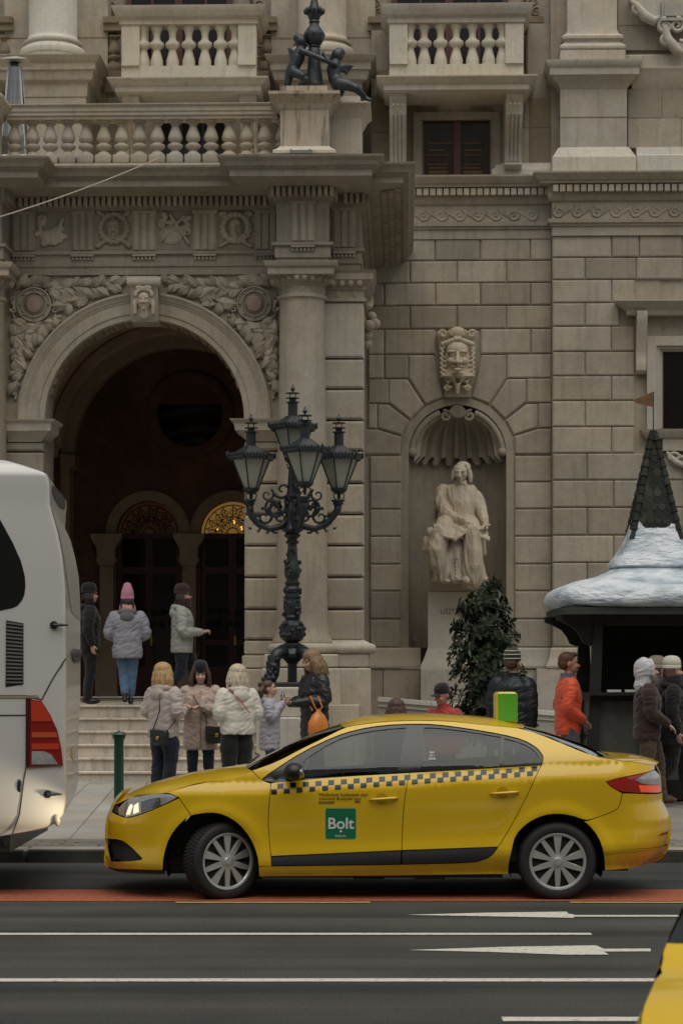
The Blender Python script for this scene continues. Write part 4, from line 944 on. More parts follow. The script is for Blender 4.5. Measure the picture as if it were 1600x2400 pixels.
# balustrade on the porch roof
vb = 33.95; Z = lambda py: bz(py, vb, 338)
g = MB(); a, b = mir(bu(650, vb)), bu(650, vb)
g.mold([(-.30, Z(278)), (.0, Z(278)), (.0, Z(272)), (.03, Z(270)), (.03, Z(263)), (.05, Z(261)), (.05, Z(252)), (.09, Z(247)), (.09, Z(245)), (-.30, Z(244))], [(a, vb), (b, vb)])
g.box(a, b, vb+.02, vb+.3, zct, Z(381)); balu = g.build('porch_balustrade', SL, OP, smooth=25)
pm = baluster_mesh('baluster', Z(278)-Z(379), .108, SL, 0)
c0 = bu(73, vb); stp = (bu(619, vb)-c0)/13
for i in range(-1, 15): inst(pm, 'baluster', balu, T(c0+i*stp, vb+.16, Z(379)))
for s in (1, -1):
    f = (lambda u: u) if s > 0 else mir
    vp = 33.28; Y = lambda py: bz(py, vp, 700)
    x0, x1 = f(bu(657, vp)), f(bu(770, vp)); lo, hi = min(x0,x1), max(x0,x1); pth = [(lo, vp), (hi, vp), (hi, vp+.8), (lo, vp+.8)]
    g = MB(); g.mold([(-.3, Y(356)), (0, Y(356)), (0, Y(254)), (-.3, Y(254))], pth, closed=True); g.box(lo+.02, hi-.02, vp+.02, vp+.7, Y(219), Y(200)); po = g.build('lamp_pedestal', M['stone_s'], OP)
    g = MB(); g.mold([(-.3, Y(362)), (.11, Y(362)), (.11, Y(355)), (.05, Y(350)), (.01, Y(343)), (-.3, Y(343))], pth, closed=True); g.build('pedestal_base', SW, po, smooth=25)
    g = MB(); g.mold([(-.3, Y(256)), (.01, Y(256)), (.04, Y(248)), (.05, Y(243)), (.09, Y(238)), (.14, Y(229)), (.17, Y(226)), (.17, Y(219)), (-.3, Y(218))], pth, closed=True); g.box(lo, hi, vp+.02, vp+.78, Y(230), Y(220)); g.build('pedestal_cornice', M['stone_s'], po, smooth=25)
    vq = 33.9; Y2 = lambda py: bz(py, vq, 810); x0, x1 = f(bu(760, vq)), f(bu(847, vq)); lo, hi = min(x0,x1), max(x0,x1); pth = [(lo, vq), (hi, vq), (hi, vq+.9), (lo, vq+.9)]
    g = MB(); g.mold([(-.2, zct), (0, zct), (0, Y2(277)), (.03, Y2(270)), (.05, Y2(262)), (.10, Y2(250)), (.14, Y2(246)), (.14, Y2(242)), (-.2, Y2(241))], pth, closed=True); g.box(lo+.1, hi-.02, vq+.02, vq+.8, Y2(250), Y2(224)); g.build('corner_pedestal', SL, po, smooth=25)
g = MB(); p0 = b2w(0,0); vp = 33.1; g.box(bu(680,vp), bu(732,vp), vp, vp+.12, bz(358,vp), bz(350.5,vp)); g.box(bu(679,vp), bu(684,vp), vp-.02, vp+.14, bz(359,vp), bz(349.5,vp)); g.box(bu(724,vp), bu(729,vp), vp-.02, vp+.14, bz(359,vp), bz(349.5,vp))
fl = g.build('floodlight', mat('grey_metal', (.25,.26,.25), .4, metal=.6), None, label='small grey floodlight tube lying before the cherub pedestal', cat='floodlight', origin=(bu(705,vp), vp, bz(358,vp)))
fl.location = b2w(bu(705,vp), vp, bz(358,vp)); fl.rotation_euler.z = -TH
# ---- inside the porch
VI = 40.9; zl0 = 1.27
iw = MB(); rv = 2.15
for s in (1, -1): a, b = uA+s*rv, uA+s*(rv+.4); iw.box(min(a,b), max(a,b), VA+.95, VI+.4, .2, zsp)
vs = []; fs = []
for j, v in enumerate((VA+.6, VI+.3)):
    for i in range(41): a = math.pi*i/40; vs.append((uA+rv*math.cos(a), v, zsp+rv*math.sin(a)))
for i in range(40): fs.append((i, i+1, 41+i+1, 41+i))
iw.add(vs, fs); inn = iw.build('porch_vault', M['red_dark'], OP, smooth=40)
for v, r_, m_ in ((VA+1.0, 2.04, M['stone_b']), (36.2, 2.0, M['stone_b']), (37.4, 2.0, M['stone_b']), (38.7, 1.97, M['stone_b']), (39.9, 1.92, M['stone_b'])):
    q = [(rv+.02, v), (r_+.02, v), (r_, v+.03), (r_, v+.35), (rv+.02, v+.38)]; vs = []; fs = []
    for i in range(41):
        a = math.pi*i/40
        for r, vv in q: vs.append((uA+r*math.cos(a), vv, zsp+r*math.sin(a)))
    for i in range(40):
        for j in range(4): fs.append((i*5+j, i*5+j+1, (i+1)*5+j+1, (i+1)*5+j))
    MB().add(vs, fs).build('vault_rib', m_, inn, smooth=30)
for s in (1, -1):
    for v in (VA+1.0, 37.4, 39.9):
        g = MB(); a, b = uA+s*(rv+.02), uA+s*(rv-.16); g.box(min(a,b), max(a,b), v-.03, v+.45, zl0, zsp-.25); a, b = uA+s*(rv+.02), uA+s*(rv-.26); g.box(min(a,b), max(a,b), v-.1, v+.52, zsp-.25, zsp-.02); g.box(min(a,b), max(a,b), v-.1, v+.52, zl0, zl0+.75); g.build('wall_pilaster', M['stone_b'], inn)
g = MB(); UI = lambda px: bu(px, VI); ZI = lambda py: bz(py, VI, 445); rd, ro_ = 75/127.6, 99/127.6; zd = ZI(1249)
c1, c2 = UI(348), UI(544)
def arcp(c, r, n=18): return arc(c, zd, r, math.pi, 0, n)
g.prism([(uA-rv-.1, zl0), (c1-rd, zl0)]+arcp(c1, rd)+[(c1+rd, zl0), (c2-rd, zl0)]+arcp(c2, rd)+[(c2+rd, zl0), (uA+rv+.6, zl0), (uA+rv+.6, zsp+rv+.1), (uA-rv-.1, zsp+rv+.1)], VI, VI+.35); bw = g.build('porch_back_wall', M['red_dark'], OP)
for c in (c1, c2):
    q = [(rd, VI+.1), (rd, VI-.03), (rd+.05, VI-.05), (ro_-.04, VI-.05), (ro_, VI-.08), (ro_, VI+.02)]; vs = []; fs = []
    for i in range(25):
        a = math.pi*i/24
        for r, vv in q: vs.append((c+r*math.cos(a), vv, zd+r*math.sin(a)))
    for i in range(24):
        for j in range(5): fs.append((i*6+j, i*6+j+1, (i+1)*6+j+1, (i+1)*6+j))
    MB().add(vs, fs).build('door_arch', M['stone_b'], bw, smooth=30)
for px in (252, 445, 640):
    g = MB(); c = UI(px); g.box(c-.125, c+.125, VI-.12, VI+.05, ZI(1600), ZI(1320)); g.box(c-.20, c+.20, VI-.2, VI+.05, zl0, ZI(1545)); g.box(c-.16, c+.16, VI-.16, VI+.05, ZI(1545), ZI(1530))
    g.prism([(c-.15, ZI(1325)), (c+.15, ZI(1325)), (c+.16, ZI(1305)), (c+.17, ZI(1285)), (c+.28, ZI(1262)), (c+.29, ZI(1252)), (c-.29, ZI(1252)), (c-.28, ZI(1262)), (c-.17, ZI(1285)), (c-.16, ZI(1305))], VI-.22, VI+.05)
    g.box(c-.185, c+.185, VI-.18, VI+.05, ZI(1318), ZI(1308)); g.build('door_pillar', M['stone_b'], bw)
g = MB(); cu_, cz_ = UI(446), ZI(972)
g.lathe(0, 0, [(.62,0),(.60,.10),(.72,.12),(.80,.08),(.82,0)], 40); g.xf(T(cu_, VI, cz_)@RX(R(90))); oc = g.build('round_window', M['red_dark'], OP, smooth=40)
g = MB(); g.lathe(0, 0, [(.0,.02),(.60,.02)], 40); g.xf(T(cu_, VI, cz_)@RX(R(84))); g.build('pane', mat('round_window_glass', (.012,.012,.012), .04, spec=1.0, coat=1.0), oc)
for c, lit in ((c1, 0), (c2, 1)):
    dr = MB()
    for x0, x1 in ((-rd,-rd+.09),(rd-.09,rd),(-.07,.07)): dr.box(c+x0, c+x1, VI+.14, VI+.22, zl0, zd)
    for z0, z1 in ((zl0, zl0+.55), (zl0+.95, zl0+1.05), (zd-.75, zd-.62), (zd-.10, zd)): dr.box(c-rd, c+rd, VI+.15, VI+.21, z0, z1)
    d = dr.build('entrance_door', M['wood'], OP, label='red-brown double door under the dark arch')
    g = MB(); g.box(c-rd, c+rd, VI+.19, VI+.2, zl0, zd); g.build('pane', M['dark_glass'], d)
    g = MB(); g.box(c+.03, c+.06, VI+.10, VI+.14, zl0+.95, zl0+1.12); g.ell((c+.045, VI+.10, zl0+1.2), .03); g.build('door_handle', M['yellow_metal'], d, smooth=60)
    ir = MB()
    for i in range(9):
        a = math.pi*(i+.5)/9; ir.tube([(c+.1*math.cos(a), VI+.16, zd+.1*math.sin(a)), (c+.52*math.cos(a), VI+.16, zd+.52*math.sin(a))], .008, 5)
        spiral(ir, c+.40*math.cos(a), VI+.155, zd+.40*math.sin(a), .085, 1.6, .011, 1 if i % 2 else -1, a, 20); spiral(ir, c+.24*math.cos(a), VI+.155, zd+.24*math.sin(a), .06, 1.5, .010, -1 if i % 2 else 1, a, 16)
    for r in (.1, .31, .52): ir.tube([(c+r*math.cos(math.pi*i/20), VI+.16, zd+r*math.sin(math.pi*i/20)) for i in range(21)], .010, 5)
    for k_ in range(6):
        for q in range(2): spiral(ir, c-.4+.16*k_, VI+.12, zl0+1.35+q*.22, .07, 1.5, .012, 1 if (k_+q) % 2 else -1, k_, 16)
    ir.build('iron_scrollwork', M['iron'], d, smooth=60)['kind'] = 'stuff'
    g = MB(); g.prism(arc(c, zd, rd, 0, math.pi, 20), VI+.26, VI+.27); g.build('lunette_pane', mat('dim_lunette', (.06,.03,.015), .3, emit=(.6,.25,.08), estr=.012, var=.5) if not lit else mat('lamplit_lunette', (.2,.10,.03), .6, emit=(.9,.48,.13), estr=.10), d)
    if lit:
        g = MB(); 
        for dx, dz in ((-.30,.07),(.02,.22),(.16,.10),(.3,.16),(.24,.3)): g.ell((c+dx, VI+.235, zd+dz), (.018,.015,.035), n=8, m=6)
        g.build('lamp_flame', M['glow'], d, smooth=True)
# ---- entrance steps (in the building frame)
stp_ = bthing('entrance_steps', uA, 32.2, .2, 'broad flight of weathered pale stone steps under the porch arch', 'steps')
s0, s1 = mir(bu(622, 32.2)), bu(622, 32.2); zz0 = .205
hts = [.15]+[.183]*5; zc_ = zz0; vv = 31.45
for k, h in enumerate(hts):
    zt = zc_+h; last = k == len(hts)-1
    cuts = sorted([s0, s1]+[lerp(s0, s1, (i+.5*(k % 2)+random.uniform(-.1,.1))/4.0) for i in range(1, 4)])
    st_ = MB().box(s0+.01, s1-.01, vv+.03, vv+.5 if not last else 33.0, zc_-.02, zt-.012).build('step', M['step'], stp_)
    for a, b in zip(cuts, cuts[1:]):
        g = MB(); g.bbox(a+.003, b-.003, vv+.02, vv+.40, zc_+.0, zt-.035, .004); g.bbox(a+.002, b-.002, vv-.012, vv+.42, zt-.034, zt, .008); g.build('step_stone', M['step'], st_)
    zc_ = zt; vv += .30
ZL = zc_
ld = MB().box(mir(uEnd), uEnd, 32.99, VW, .18, ZL-.006).build('landing', M['step'], stp_)
# cheek block carrying the street lamp
for s in (1, -1):
    f = (lambda u: u) if s > 0 else mir
    a, b = f(bu(600, 31.2)), f(bu(745, 31.2)); lo, hi = min(a,b), max(a,b); zt = bz(1611, 31.2, 680)
    g = MB(); g.bbox(lo, hi, 31.2, 33.3, .15, zt-.42, .02); g.bbox(lo+.04, hi-.04, 31.26, 33.3, zt-.42, zt, .015); g.build('cheek_block', SL, stp_)
ZCH = bz(1611, 31.2, 680)
# white ramp parapet between porch and kiosk
rp = bthing('ramp_parapet', bu(1120, 37), 37, .2, 'low sloping white stone ramp wall below the statue pedestal', 'wall')
g = MB(); v = 37.0
for i, (p0, p1) in enumerate(((884,1010),(1010,1130),(1130,1250),(1250,1390))):
    y0, y1 = lerp(1634, 1675, (p0-884)/506), lerp(1634, 1675, (p1-884)/506)
    a, b = bu(p0, v)+.004, bu(p1, v)-.004; z0, z1 = bz(y0, v, p0), bz(y1, v, p1)
    g = MB(); g.prism([(a, .2), (b, .2), (b, z1-.16), (a, z0-.16)], v+.05, v+.35); o = g.build('parapet_stone', SL, rp)
    g = MB(); g.prism([(a, z0-.07), (b, z1-.07), (b, z1), (a, z0)], v-.03, v+.42); g.prism([(a, z0-.155), (b, z1-.155), (b, z1-.075), (a, z0-.075)], v+.02, v+.38); g.build('coping_stone', M['white_stone'], rp)
# ---- invented block unseen behind viewer: cuts low sky light, mirrored in paint and glass
ob_ = thing('added_apartment_block', (0, -17, 0), 'invented plain stone block behind the viewer, shapes light and reflections', 'building')
MB().box(-45, 45, -27, -17, 0, 15.5).build('wall', S, ob_); g = MB(); g.box(-45.3, 45.3, -27.3, -16.4, 15.5, 16.1); g.build('cornice', SL, ob_)
wm_ = MB(); wm_.box(-.65, .65, -.05, .06, 0, 2.1); wme_ = wm_.mesh('window', M['dark_glass'])
for i in range(-12, 13):
    for z in (1.2, 5.2, 8.8, 12.2): inst(wme_, 'window', ob_, T(i*3.4, -17, z))
# ---------------------------------------------------------------- taxi: every panel is cut from one analytic side surface y = -+Wd(x,z)
YC = 18.80
tx = thing('taxi', (.22, YC, 0), 'yellow sedan taxi with black chequered stripe and green roof sign', 'taxi')
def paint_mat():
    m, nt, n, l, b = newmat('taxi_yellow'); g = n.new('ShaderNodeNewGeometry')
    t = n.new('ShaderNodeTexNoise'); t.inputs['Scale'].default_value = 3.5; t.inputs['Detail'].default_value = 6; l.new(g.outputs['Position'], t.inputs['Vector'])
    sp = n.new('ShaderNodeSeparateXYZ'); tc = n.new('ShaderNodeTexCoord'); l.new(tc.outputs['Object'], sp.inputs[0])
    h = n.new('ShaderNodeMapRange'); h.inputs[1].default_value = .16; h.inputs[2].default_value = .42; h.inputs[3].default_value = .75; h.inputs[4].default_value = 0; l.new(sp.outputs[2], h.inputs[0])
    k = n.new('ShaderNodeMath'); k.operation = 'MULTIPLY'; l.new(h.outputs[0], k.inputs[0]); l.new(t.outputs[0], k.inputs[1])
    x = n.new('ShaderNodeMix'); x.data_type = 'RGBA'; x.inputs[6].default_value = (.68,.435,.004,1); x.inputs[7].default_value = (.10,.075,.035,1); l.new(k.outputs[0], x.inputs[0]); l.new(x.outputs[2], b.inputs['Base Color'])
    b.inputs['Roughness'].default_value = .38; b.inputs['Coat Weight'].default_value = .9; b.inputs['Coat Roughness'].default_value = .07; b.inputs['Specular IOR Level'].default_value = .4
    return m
def glass_mat(name, tint, f0=.10):
    m = bpy.data.materials.new(name); m.use_nodes = True; n = m.node_tree.nodes; l = m.node_tree.links; n.remove(n['Principled BSDF'])
    tr = n.new('ShaderNodeBsdfTransparent'); tr.inputs[0].default_value = (*tint, 1); gl = n.new('ShaderNodeBsdfGlossy'); gl.inputs['Roughness'].default_value = .02; gl.inputs[0].default_value = (.9,.93,.92,1)
    fr = n.new('ShaderNodeFresnel'); fr.inputs[0].default_value = 1.5; a = n.new('ShaderNodeMath'); a.operation = 'MULTIPLY_ADD'; a.inputs[1].default_value = 1.2; a.inputs[2].default_value = f0; a.use_clamp = True; l.new(fr.outputs[0], a.inputs[0])
    mx = n.new('ShaderNodeMixShader'); l.new(a.outputs[0], mx.inputs[0]); l.new(tr.outputs[0], mx.inputs[1]); l.new(gl.outputs[0], mx.inputs[2]); l.new(mx.outputs[0], n['Material Output'].inputs[0]); return m
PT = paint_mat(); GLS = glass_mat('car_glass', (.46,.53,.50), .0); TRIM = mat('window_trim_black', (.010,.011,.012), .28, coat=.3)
INT = mat('car_interior', (.018,.019,.020), .8); PLA = mat('dark_plastic', (.022,.024,.025), .55, bump=.1)
LRED = mat('tail_lamp_red', (.30,.010,.008), .12, coat=1.0, emit=(1,.05,.02), estr=.02); LCLR = mat('lamp_clear', (.42,.42,.42), .12, metal=.35, coat=1.0, var=.3, vscale=14)
LORG = mat('lamp_lit_red', (.55,.05,.02), .2, coat=1.0, emit=(1,.12,.04), estr=.22); LWRM = mat('headlamp_lit', (.8,.7,.55), .2, emit=(1,.78,.5), estr=.55)
SIL = mat('wheel_silver', (.50,.51,.49), .36, metal=.6); SPK = mat('wheel_shadow', (.01,.01,.01), .8)
XF = [(.18,252),(.25,245),(.29,240),(.42,243),(.53,242),(.61,244),(.723,258),(.785,268),(.86,290),(.95,330)]
XR = [(.18,1505),(.26,1520),(.289,1540),(.354,1562),(.434,1571),(.53,1576),(.627,1577),(.689,1569),(.767,1557),(.854,1556),(.979,1554),(1.075,1541),(1.113,1535),(1.2,1520)]
XF = [(z, 800+(q-800)*1.0195-6) for z, q in XF]; XR = [(z, 800+(q-800)*1.0195+6) for z, q in XR]
PD = [(0,.905),(.03,.9045),(.10,.9005),(.2,.892),(.32,.8815),(.42,.878),(.50,.886),(.56,.890),(.62,.876),(.72,.83)]
AR = [(499, .305), (1303, .305)]
def Wd(x, z, tmax=.955):
    q = 800+290*x
    zc = max(.835, .845+(q-580)*.000168); zb = zc+.113
    if z <= zc: w = sinterp(PD, zc-z)
    elif z <= zb: k = (z-zc)/(zb-zc); w = .905-.045*(.35*k*k+.65*k)
    else: k = (z-zb)/(1.42-zb); w = .860-.262*abs(k)**1.5
    for aq, az in AR:
        d = math.hypot((q-aq)/290, z-az); w += .020*math.exp(-((d-.40)/.07)**2)*(1 if z < .8 else max(0, 1-(z-.8)/.08))
    a = interp(XF, z)
    if q < 480: t = min(tmax, (480-q)/(480-a)); w *= (1-t**3.0)**(1/2.2)
    b = interp(XR, z)
    if q > 1390: t = min(tmax, (q-1390)/(b-1390)); w *= (1-t**2.8)**(1/2.2)
    return w
def c_xz(px, py):
    w = .88
    for _ in range(5):
        s = F/(YC-w); x = (px-800)/s; z = H-(py-YH)/s; w = Wd(x, z)
    return x, z
def cen(px, py): s = F/YC; return (px-800)/s, H-(py-YH)/s
def c_n(x, z):
    e = .004; return Vector((-(Wd(x+e,z)-Wd(x-e,z))/(2*e), -1, -(Wd(x,z+e)-Wd(x,z-e))/(2*e))).normalized()
def inside(p, poly):
    x, y = p; r = False; j = len(poly)-1
    for i in range(len(poly)):
        a, b = poly[i], poly[j]
        if (a[1] > y) != (b[1] > y) and x < (b[0]-a[0])*(y-a[1])/(b[1]-a[1])+a[0]: r = not r
        j = i
    return r
def resample(poly, d):
    out = []
    for a, b in zip(poly, poly[1:]+poly[:1]):
        L = math.hypot(b[0]-a[0], b[1]-a[1]); n = max(1, math.ceil(L/d))
        out += [(lerp(a[0],b[0],i/n), lerp(a[1],b[1],i/n)) for i in range(n)]
    return out
def rounded(poly, it=2):
    "corner-cutting only where the traced polygon turns gently"
    for _ in range(it):
        o = []; n = len(poly)
        for i in range(n):
            a, b, c = Vector(poly[i-1]), Vector(poly[i]), Vector(poly[(i+1) % n])
            if (b-a).length < 1e-6 or (c-b).length < 1e-6: continue
            an = (b-a).angle(c-b, 0)
            if .02 < an < .75:
                k = min(.25, .25); o.append(tuple(b+(a-b)*k)); o.append(tuple(b+(c-b)*k))
            else: o.append(tuple(b))
        poly = o
    return poly
def ins(poly, d):
    ar = sum(a[0]*b[1]-b[0]*a[1] for a, b in zip(poly, poly[1:]+poly[:1])); s = 1 if ar > 0 else -1; n = len(poly); o = []
    for i in range(n):
        a, b, c = Vector(poly[i-1]), Vector(poly[i]), Vector(poly[(i+1) % n]); e1, e2 = (b-a).normalized(), (c-b).normalized()
        m = Vector((-e1.y-e2.y, e1.x+e2.x)); k = max(.5, m.length_squared/2); o.append(tuple(b+m*(s*d/k)))
    return o
def panel(name, ppx, m, parent, off=0.0, holes=(), gap=.0028, flange=.025, rnd=2, grid=.036, sides=(-1, 1), label=None, raw=False):
    "sheet-metal panel: outline traced in photo pixels, meshed on the side surface, edges turned inwards"
    poly = ppx if raw else rounded([c_xz(*p) for p in ppx], rnd); poly = ins(resample(poly, .03), gap)
    hs = [ins(resample(rounded([c_xz(*p) for p in h], rnd), .03), -gap) for h in holes]
    V2_ = [Vector(p) for p in poly]; E = [(i, (i+1) % len(poly)) for i in range(len(poly))]
    for h in hs:
        b = len(V2_); V2_ += [Vector(p) for p in h]; E += [(b+i, b+(i+1) % len(h)) for i in range(len(h))]
    nb = len(V2_); xs = [p[0] for p in poly]; zs = [p[1] for p in poly]; x = min(xs)+grid/2; row = 0
    bd = list(V2_)
    while x < max(xs):
        z = min(zs)+grid*(.5 if row % 2 else .25)
        while z < max(zs):
            p = (x, z)
            if inside(p, poly) and not any(inside(p, h) for h in hs) and min((b-Vector(p)).length_squared for b in bd) > (grid*.45)**2: V2_.append(Vector(p))
            z += grid
        x += grid*.87; row += 1
    r = delaunay_2d_cdt(V2_, E, [], 0, 1e-6); vv, ff = r[0], r[2]
    ff = [f for f in ff if inside(((vv[f[0]].x+vv[f[1]].x+vv[f[2]].x)/3, (vv[f[0]].y+vv[f[1]].y+vv[f[2]].y)/3), poly)
          and not any(inside(((vv[f[0]].x+vv[f[1]].x+vv[f[2]].x)/3, (vv[f[0]].y+vv[f[1]].y+vv[f[2]].y)/3), h) for h in hs)]
    nrm = [c_n(p.x, p.y) for p in vv]; base = [Vector((p.x, -Wd(p.x, p.y), p.y)) for p in vv]
    surf = [b+n*off for b, n in zip(base, nrm)]
    cnt = {}
    for f in ff:
        for a, b in ((f[0],f[1]),(f[1],f[2]),(f[2],f[0])): cnt[a,b] = cnt.get((a,b), 0)+1
    bnd = [(a, b) for (a, b) in cnt if (b, a) not in cnt]
    first = None
    for s in sides:
        vs = [Vector((p.x, p.y*-s, p.z)) for p in surf]; ns = [Vector((n.x, n.y*-s, n.z)) for n in nrm]; fs = [tuple(f) for f in ff]
        for a, b in bnd:
            k = len(vs); ia, ib = surf[a]-nrm[a]*flange, surf[b]-nrm[b]*flange
            en = (surf[b]-surf[a]).cross(nrm[a]); en = en.normalized() if en.length > 1e-9 else nrm[a]
            for q in (surf[a], surf[b], ib, ia): vs.append(Vector((q.x, q.y*-s, q.z))); ns.append(Vector((en.x, en.y*-s, en.z)))
            fs.append((k, k+1, k+2, k+3))
        me = bpy.data.meshes.new(name); o0 = OFF[parent.name]
        # near side (s=-1): triangles from the CDT run counter-clockwise in (x,z), i.e. they face -y
        fs = [f for f in fs] if s < 0 else [f[::-1] for f in fs]
        me.from_pydata([(p.x-o0.x, p.y+YC-o0.y, p.z-o0.z) for p in vs], [], fs); me.materials.append(m)
        me.polygons.foreach_set('use_smooth', [True]*len(me.polygons))
        if m is not GLS: me.normals_split_custom_set_from_vertices(ns)
        ob = bpy.data.objects.new(name, me); link(ob); ob.parent = parent; OFF[ob.name] = o0
        if first is None: first = ob
    return first
def top(name, edge, cent, m, parent, n=20, mm=20, p=2.3, sm=True, drop=0.0):
    E = [c_xz(*q) for q in edge]; C = [cen(*q) for q in cent]; k = len(E); vs = []; fs = []
    Ex = [(i/(k-1), e[0]) for i, e in enumerate(E)]; Ez = [(i/(k-1), e[1]) for i, e in enumerate(E)]; Cx = [(i/(k-1), e[0]) for i, e in enumerate(C)]; Cz = [(i/(k-1), e[1]) for i, e in enumerate(C)]
    for i in range(n+1):
        t = i/n; ex, ez, cx, cz = sinterp(Ex,t), sinterp(Ez,t), sinterp(Cx,t), sinterp(Cz,t); w = Wd(ex, ez)-.001
        for j in range(-mm, mm+1):
            s = j/mm; a = abs(s); vs.append((lerp(cx, ex, a*a), YC+s*w, cz-(cz-ez)*a**p-drop))
    L = 2*mm+1
    for i in range(n):
        for j in range(L-1): fs.append((i*L+j, i*L+j+1, (i+1)*L+j+1, (i+1)*L+j))
    return MB().add(vs, fs).build(name, m, parent, smooth=True)
e_hood = [(272,1885),(323,1864.5),(388,1858),(462,1836),(544,1827),(590,1806)]; c_hood = [(262,1884),(296,1862),(363,1833),(440,1813),(500,1803),(577,1793)]
e_ws = [(590,1806),(649,1785),(707,1754),(759,1729),(807,1705)]; c_ws = [(577,1793),(630,1766),(682,1741),(735,1718),(795,1696)]
e_rf = [(807,1705),(835,1699),(900,1691),(975,1688),(1050,1690),(1100,1695),(1160,1701),(1226,1707)]; c_rf = [(795,1696),(835,1682),(900,1675),(975,1672),(1050,1674),(1100,1677),(1160,1683),(1222,1697)]
e_rw = [(1226,1707),(1302,1736),(1366,1763),(1399,1774)]; c_rw = [(1222,1697),(1300,1720),(1378,1748),(1420,1767)]
e_tr = [(1399,1774),(1440,1780),(1490,1787),(1533,1793)]; c_tr = [(1420,1767),(1450,1767),(1500,1771),(1540,1784)]
DLO_T = [(618,1823),(635,1810),(707,1763),(784,1726),(835,1710),(899,1699.5),(973,1696.5),(1022,1698),(1098,1708),(1175,1721),(1226,1734),(1257,1752),(1271,1770),(1272,1782),(1268,1793)]
RD_R = [(1268,1793),(1259,1810),(1226,1882),(1195,1940),(1167,1985)]; SILL = [(1150,2007),(1124,2018),(1099,2022),(940,2026),(637,2030)]
FD_F = [(635,1836),(630,1890),(628.5,1928),(631,1966),(635,2007)]; BP = [(960,1811),(951,1846),(943.5,1915),(941,1993)]
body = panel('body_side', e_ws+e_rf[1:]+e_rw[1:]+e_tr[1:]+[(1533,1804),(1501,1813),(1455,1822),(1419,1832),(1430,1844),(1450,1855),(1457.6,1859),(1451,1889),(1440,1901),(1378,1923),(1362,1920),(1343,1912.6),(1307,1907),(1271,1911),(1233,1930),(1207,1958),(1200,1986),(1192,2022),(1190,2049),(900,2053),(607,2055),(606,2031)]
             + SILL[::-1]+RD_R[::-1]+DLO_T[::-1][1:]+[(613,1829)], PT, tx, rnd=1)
hood = top('hood', e_hood, c_hood, PT, tx); top('roof', e_rf, c_rf, PT, tx, p=2.6); top('trunk_lid', e_tr, c_tr, PT, tx, p=3.2)
WSG = glass_mat('windscreen_glass', (.10,.12,.11), .06)
top('windscreen', e_ws, c_ws, WSG, tx, p=2.2, drop=.004); top('rear_window', e_rw, c_rw, WSG, tx, p=2.2, drop=.004)
fend = panel('front_fender', [(418,1868),(420,1870),(436,1893),(448,1912),(457,1909),(495,1904),(526,1910),(559,1930),(587,1964),(603,2004),(606,2031),(637,2031)]+FD_F[::-1]+[(613,1829),(590,1806),(544,1827),(462,1836),(388,1858),(399,1860)], PT, tx, rnd=1)
fog = [(248,1966),(281,1967),(304,1981),(333.5,2012),(330,2016),(261,2018)]
bump = panel('front_bumper', [(262,1902),(253,1915),(247,1930),(245,1953),(246,1985),(243,2016),(244,2026),(250,2034),(300,2037),(382,2040),(384,2004),(398,1961),(424,1928),(448,1912),(436,1893),(420,1870),(399,1880),(363,1896),(322,1912),(297,1917),(279,1911)], PT, tx, holes=[fog], rnd=1)
panel('fog_recess', fog, mat('fog_recess_black', (.015,.016,.017), .5), bump, off=-.03, rnd=1)
panel('front_valance', [(252,2036),(300,2039),(384,2042),(383,2053),(300,2049),(262,2044)], PLA, bump, off=-.02)
HL = [(279,1910),(277,1895),(297,1873),(327,1864.5),(363,1859.5),(399,1860),(418,1868),(399,1879),(363,1895),(322,1911),(297,1916)]
hl = panel('headlamp', HL, LCLR, tx, off=.0, rnd=2)
for q, m_ in (([(297,1909),(303,1890),(309,1884),(312,1889),(305,1910)], LWRM), ([(313,1908),(315,1888),(325,1881),(326,1903)], LWRM), ([(282,1908),(283,1893),(299,1878),(293,1912)], mat('amber_lens', (.30,.22,.15), .15, coat=1.0)), ([(331,1880),(360,1870),(376,1869),(377,1886),(345,1898),(332,1904)], mat('lamp_bezel', (.16,.17,.18), .2, metal=.6, coat=.8))):
    panel('lamp_reflector', q, m_, hl, off=.004, flange=.004, gap=.0, grid=.02)
panel('grille', [(264,1886),(273,1886.5),(283,1891),(277,1896),(277,1908),(262,1901)], M['black'], tx, off=-.008, rnd=0)
fd = panel('front_door', FD_F+[(941,1993)]+BP[::-1][1:]+[(835,1818),(758,1823),(682,1830),(644,1833)], PT, tx, rnd=1)
rd = panel('rear_door', BP+RD_R[::-1], PT, tx, rnd=1)
panel('door_moulding', [(635,2008),(637,2029),(939,2025),(940,1994)], PLA, fd, off=.006, rnd=0); panel('door_moulding', [(942,1994),(941,2025),(1099,2021),(1124,2017),(1150,2006),(1166,1986)], PLA, rd, off=.006, rnd=1)
rb = panel('rear_bumper', [(1457.6,1859),(1480,1859),(1544,1860),(1552,1857),(1553,1884),(1565,1907),(1573,1925),(1572,1953),(1568,1981),(1559,2004),(1535,2023),(1506,2029),(1417,2040),(1414,1999),(1401,1961),(1378,1933),(1366,1925),(1378,1923),(1440,1901),(1451,1889)], PT, tx, rnd=1)
panel('bumper_crease', [(1417,1997),(1500,1989),(1565,1980),(1565,1983),(1500,1992),(1417,2000)], PT, rb, off=.006, flange=.01, gap=0, rnd=0)
panel('reflector', [(1540,1960),(1550,1952),(1568,1945),(1564,1954)], LRED, rb, off=.002, flange=.006, rnd=0)
tl = panel('tail_lamp', [(1419,1832),(1455,1822),(1501,1813),(1522.7,1806.7),(1533,1804),(1547,1818),(1550,1856),(1543,1859),(1480.6,1858),(1450,1855),(1429.6,1843.7)], LRED, tx, rnd=1)
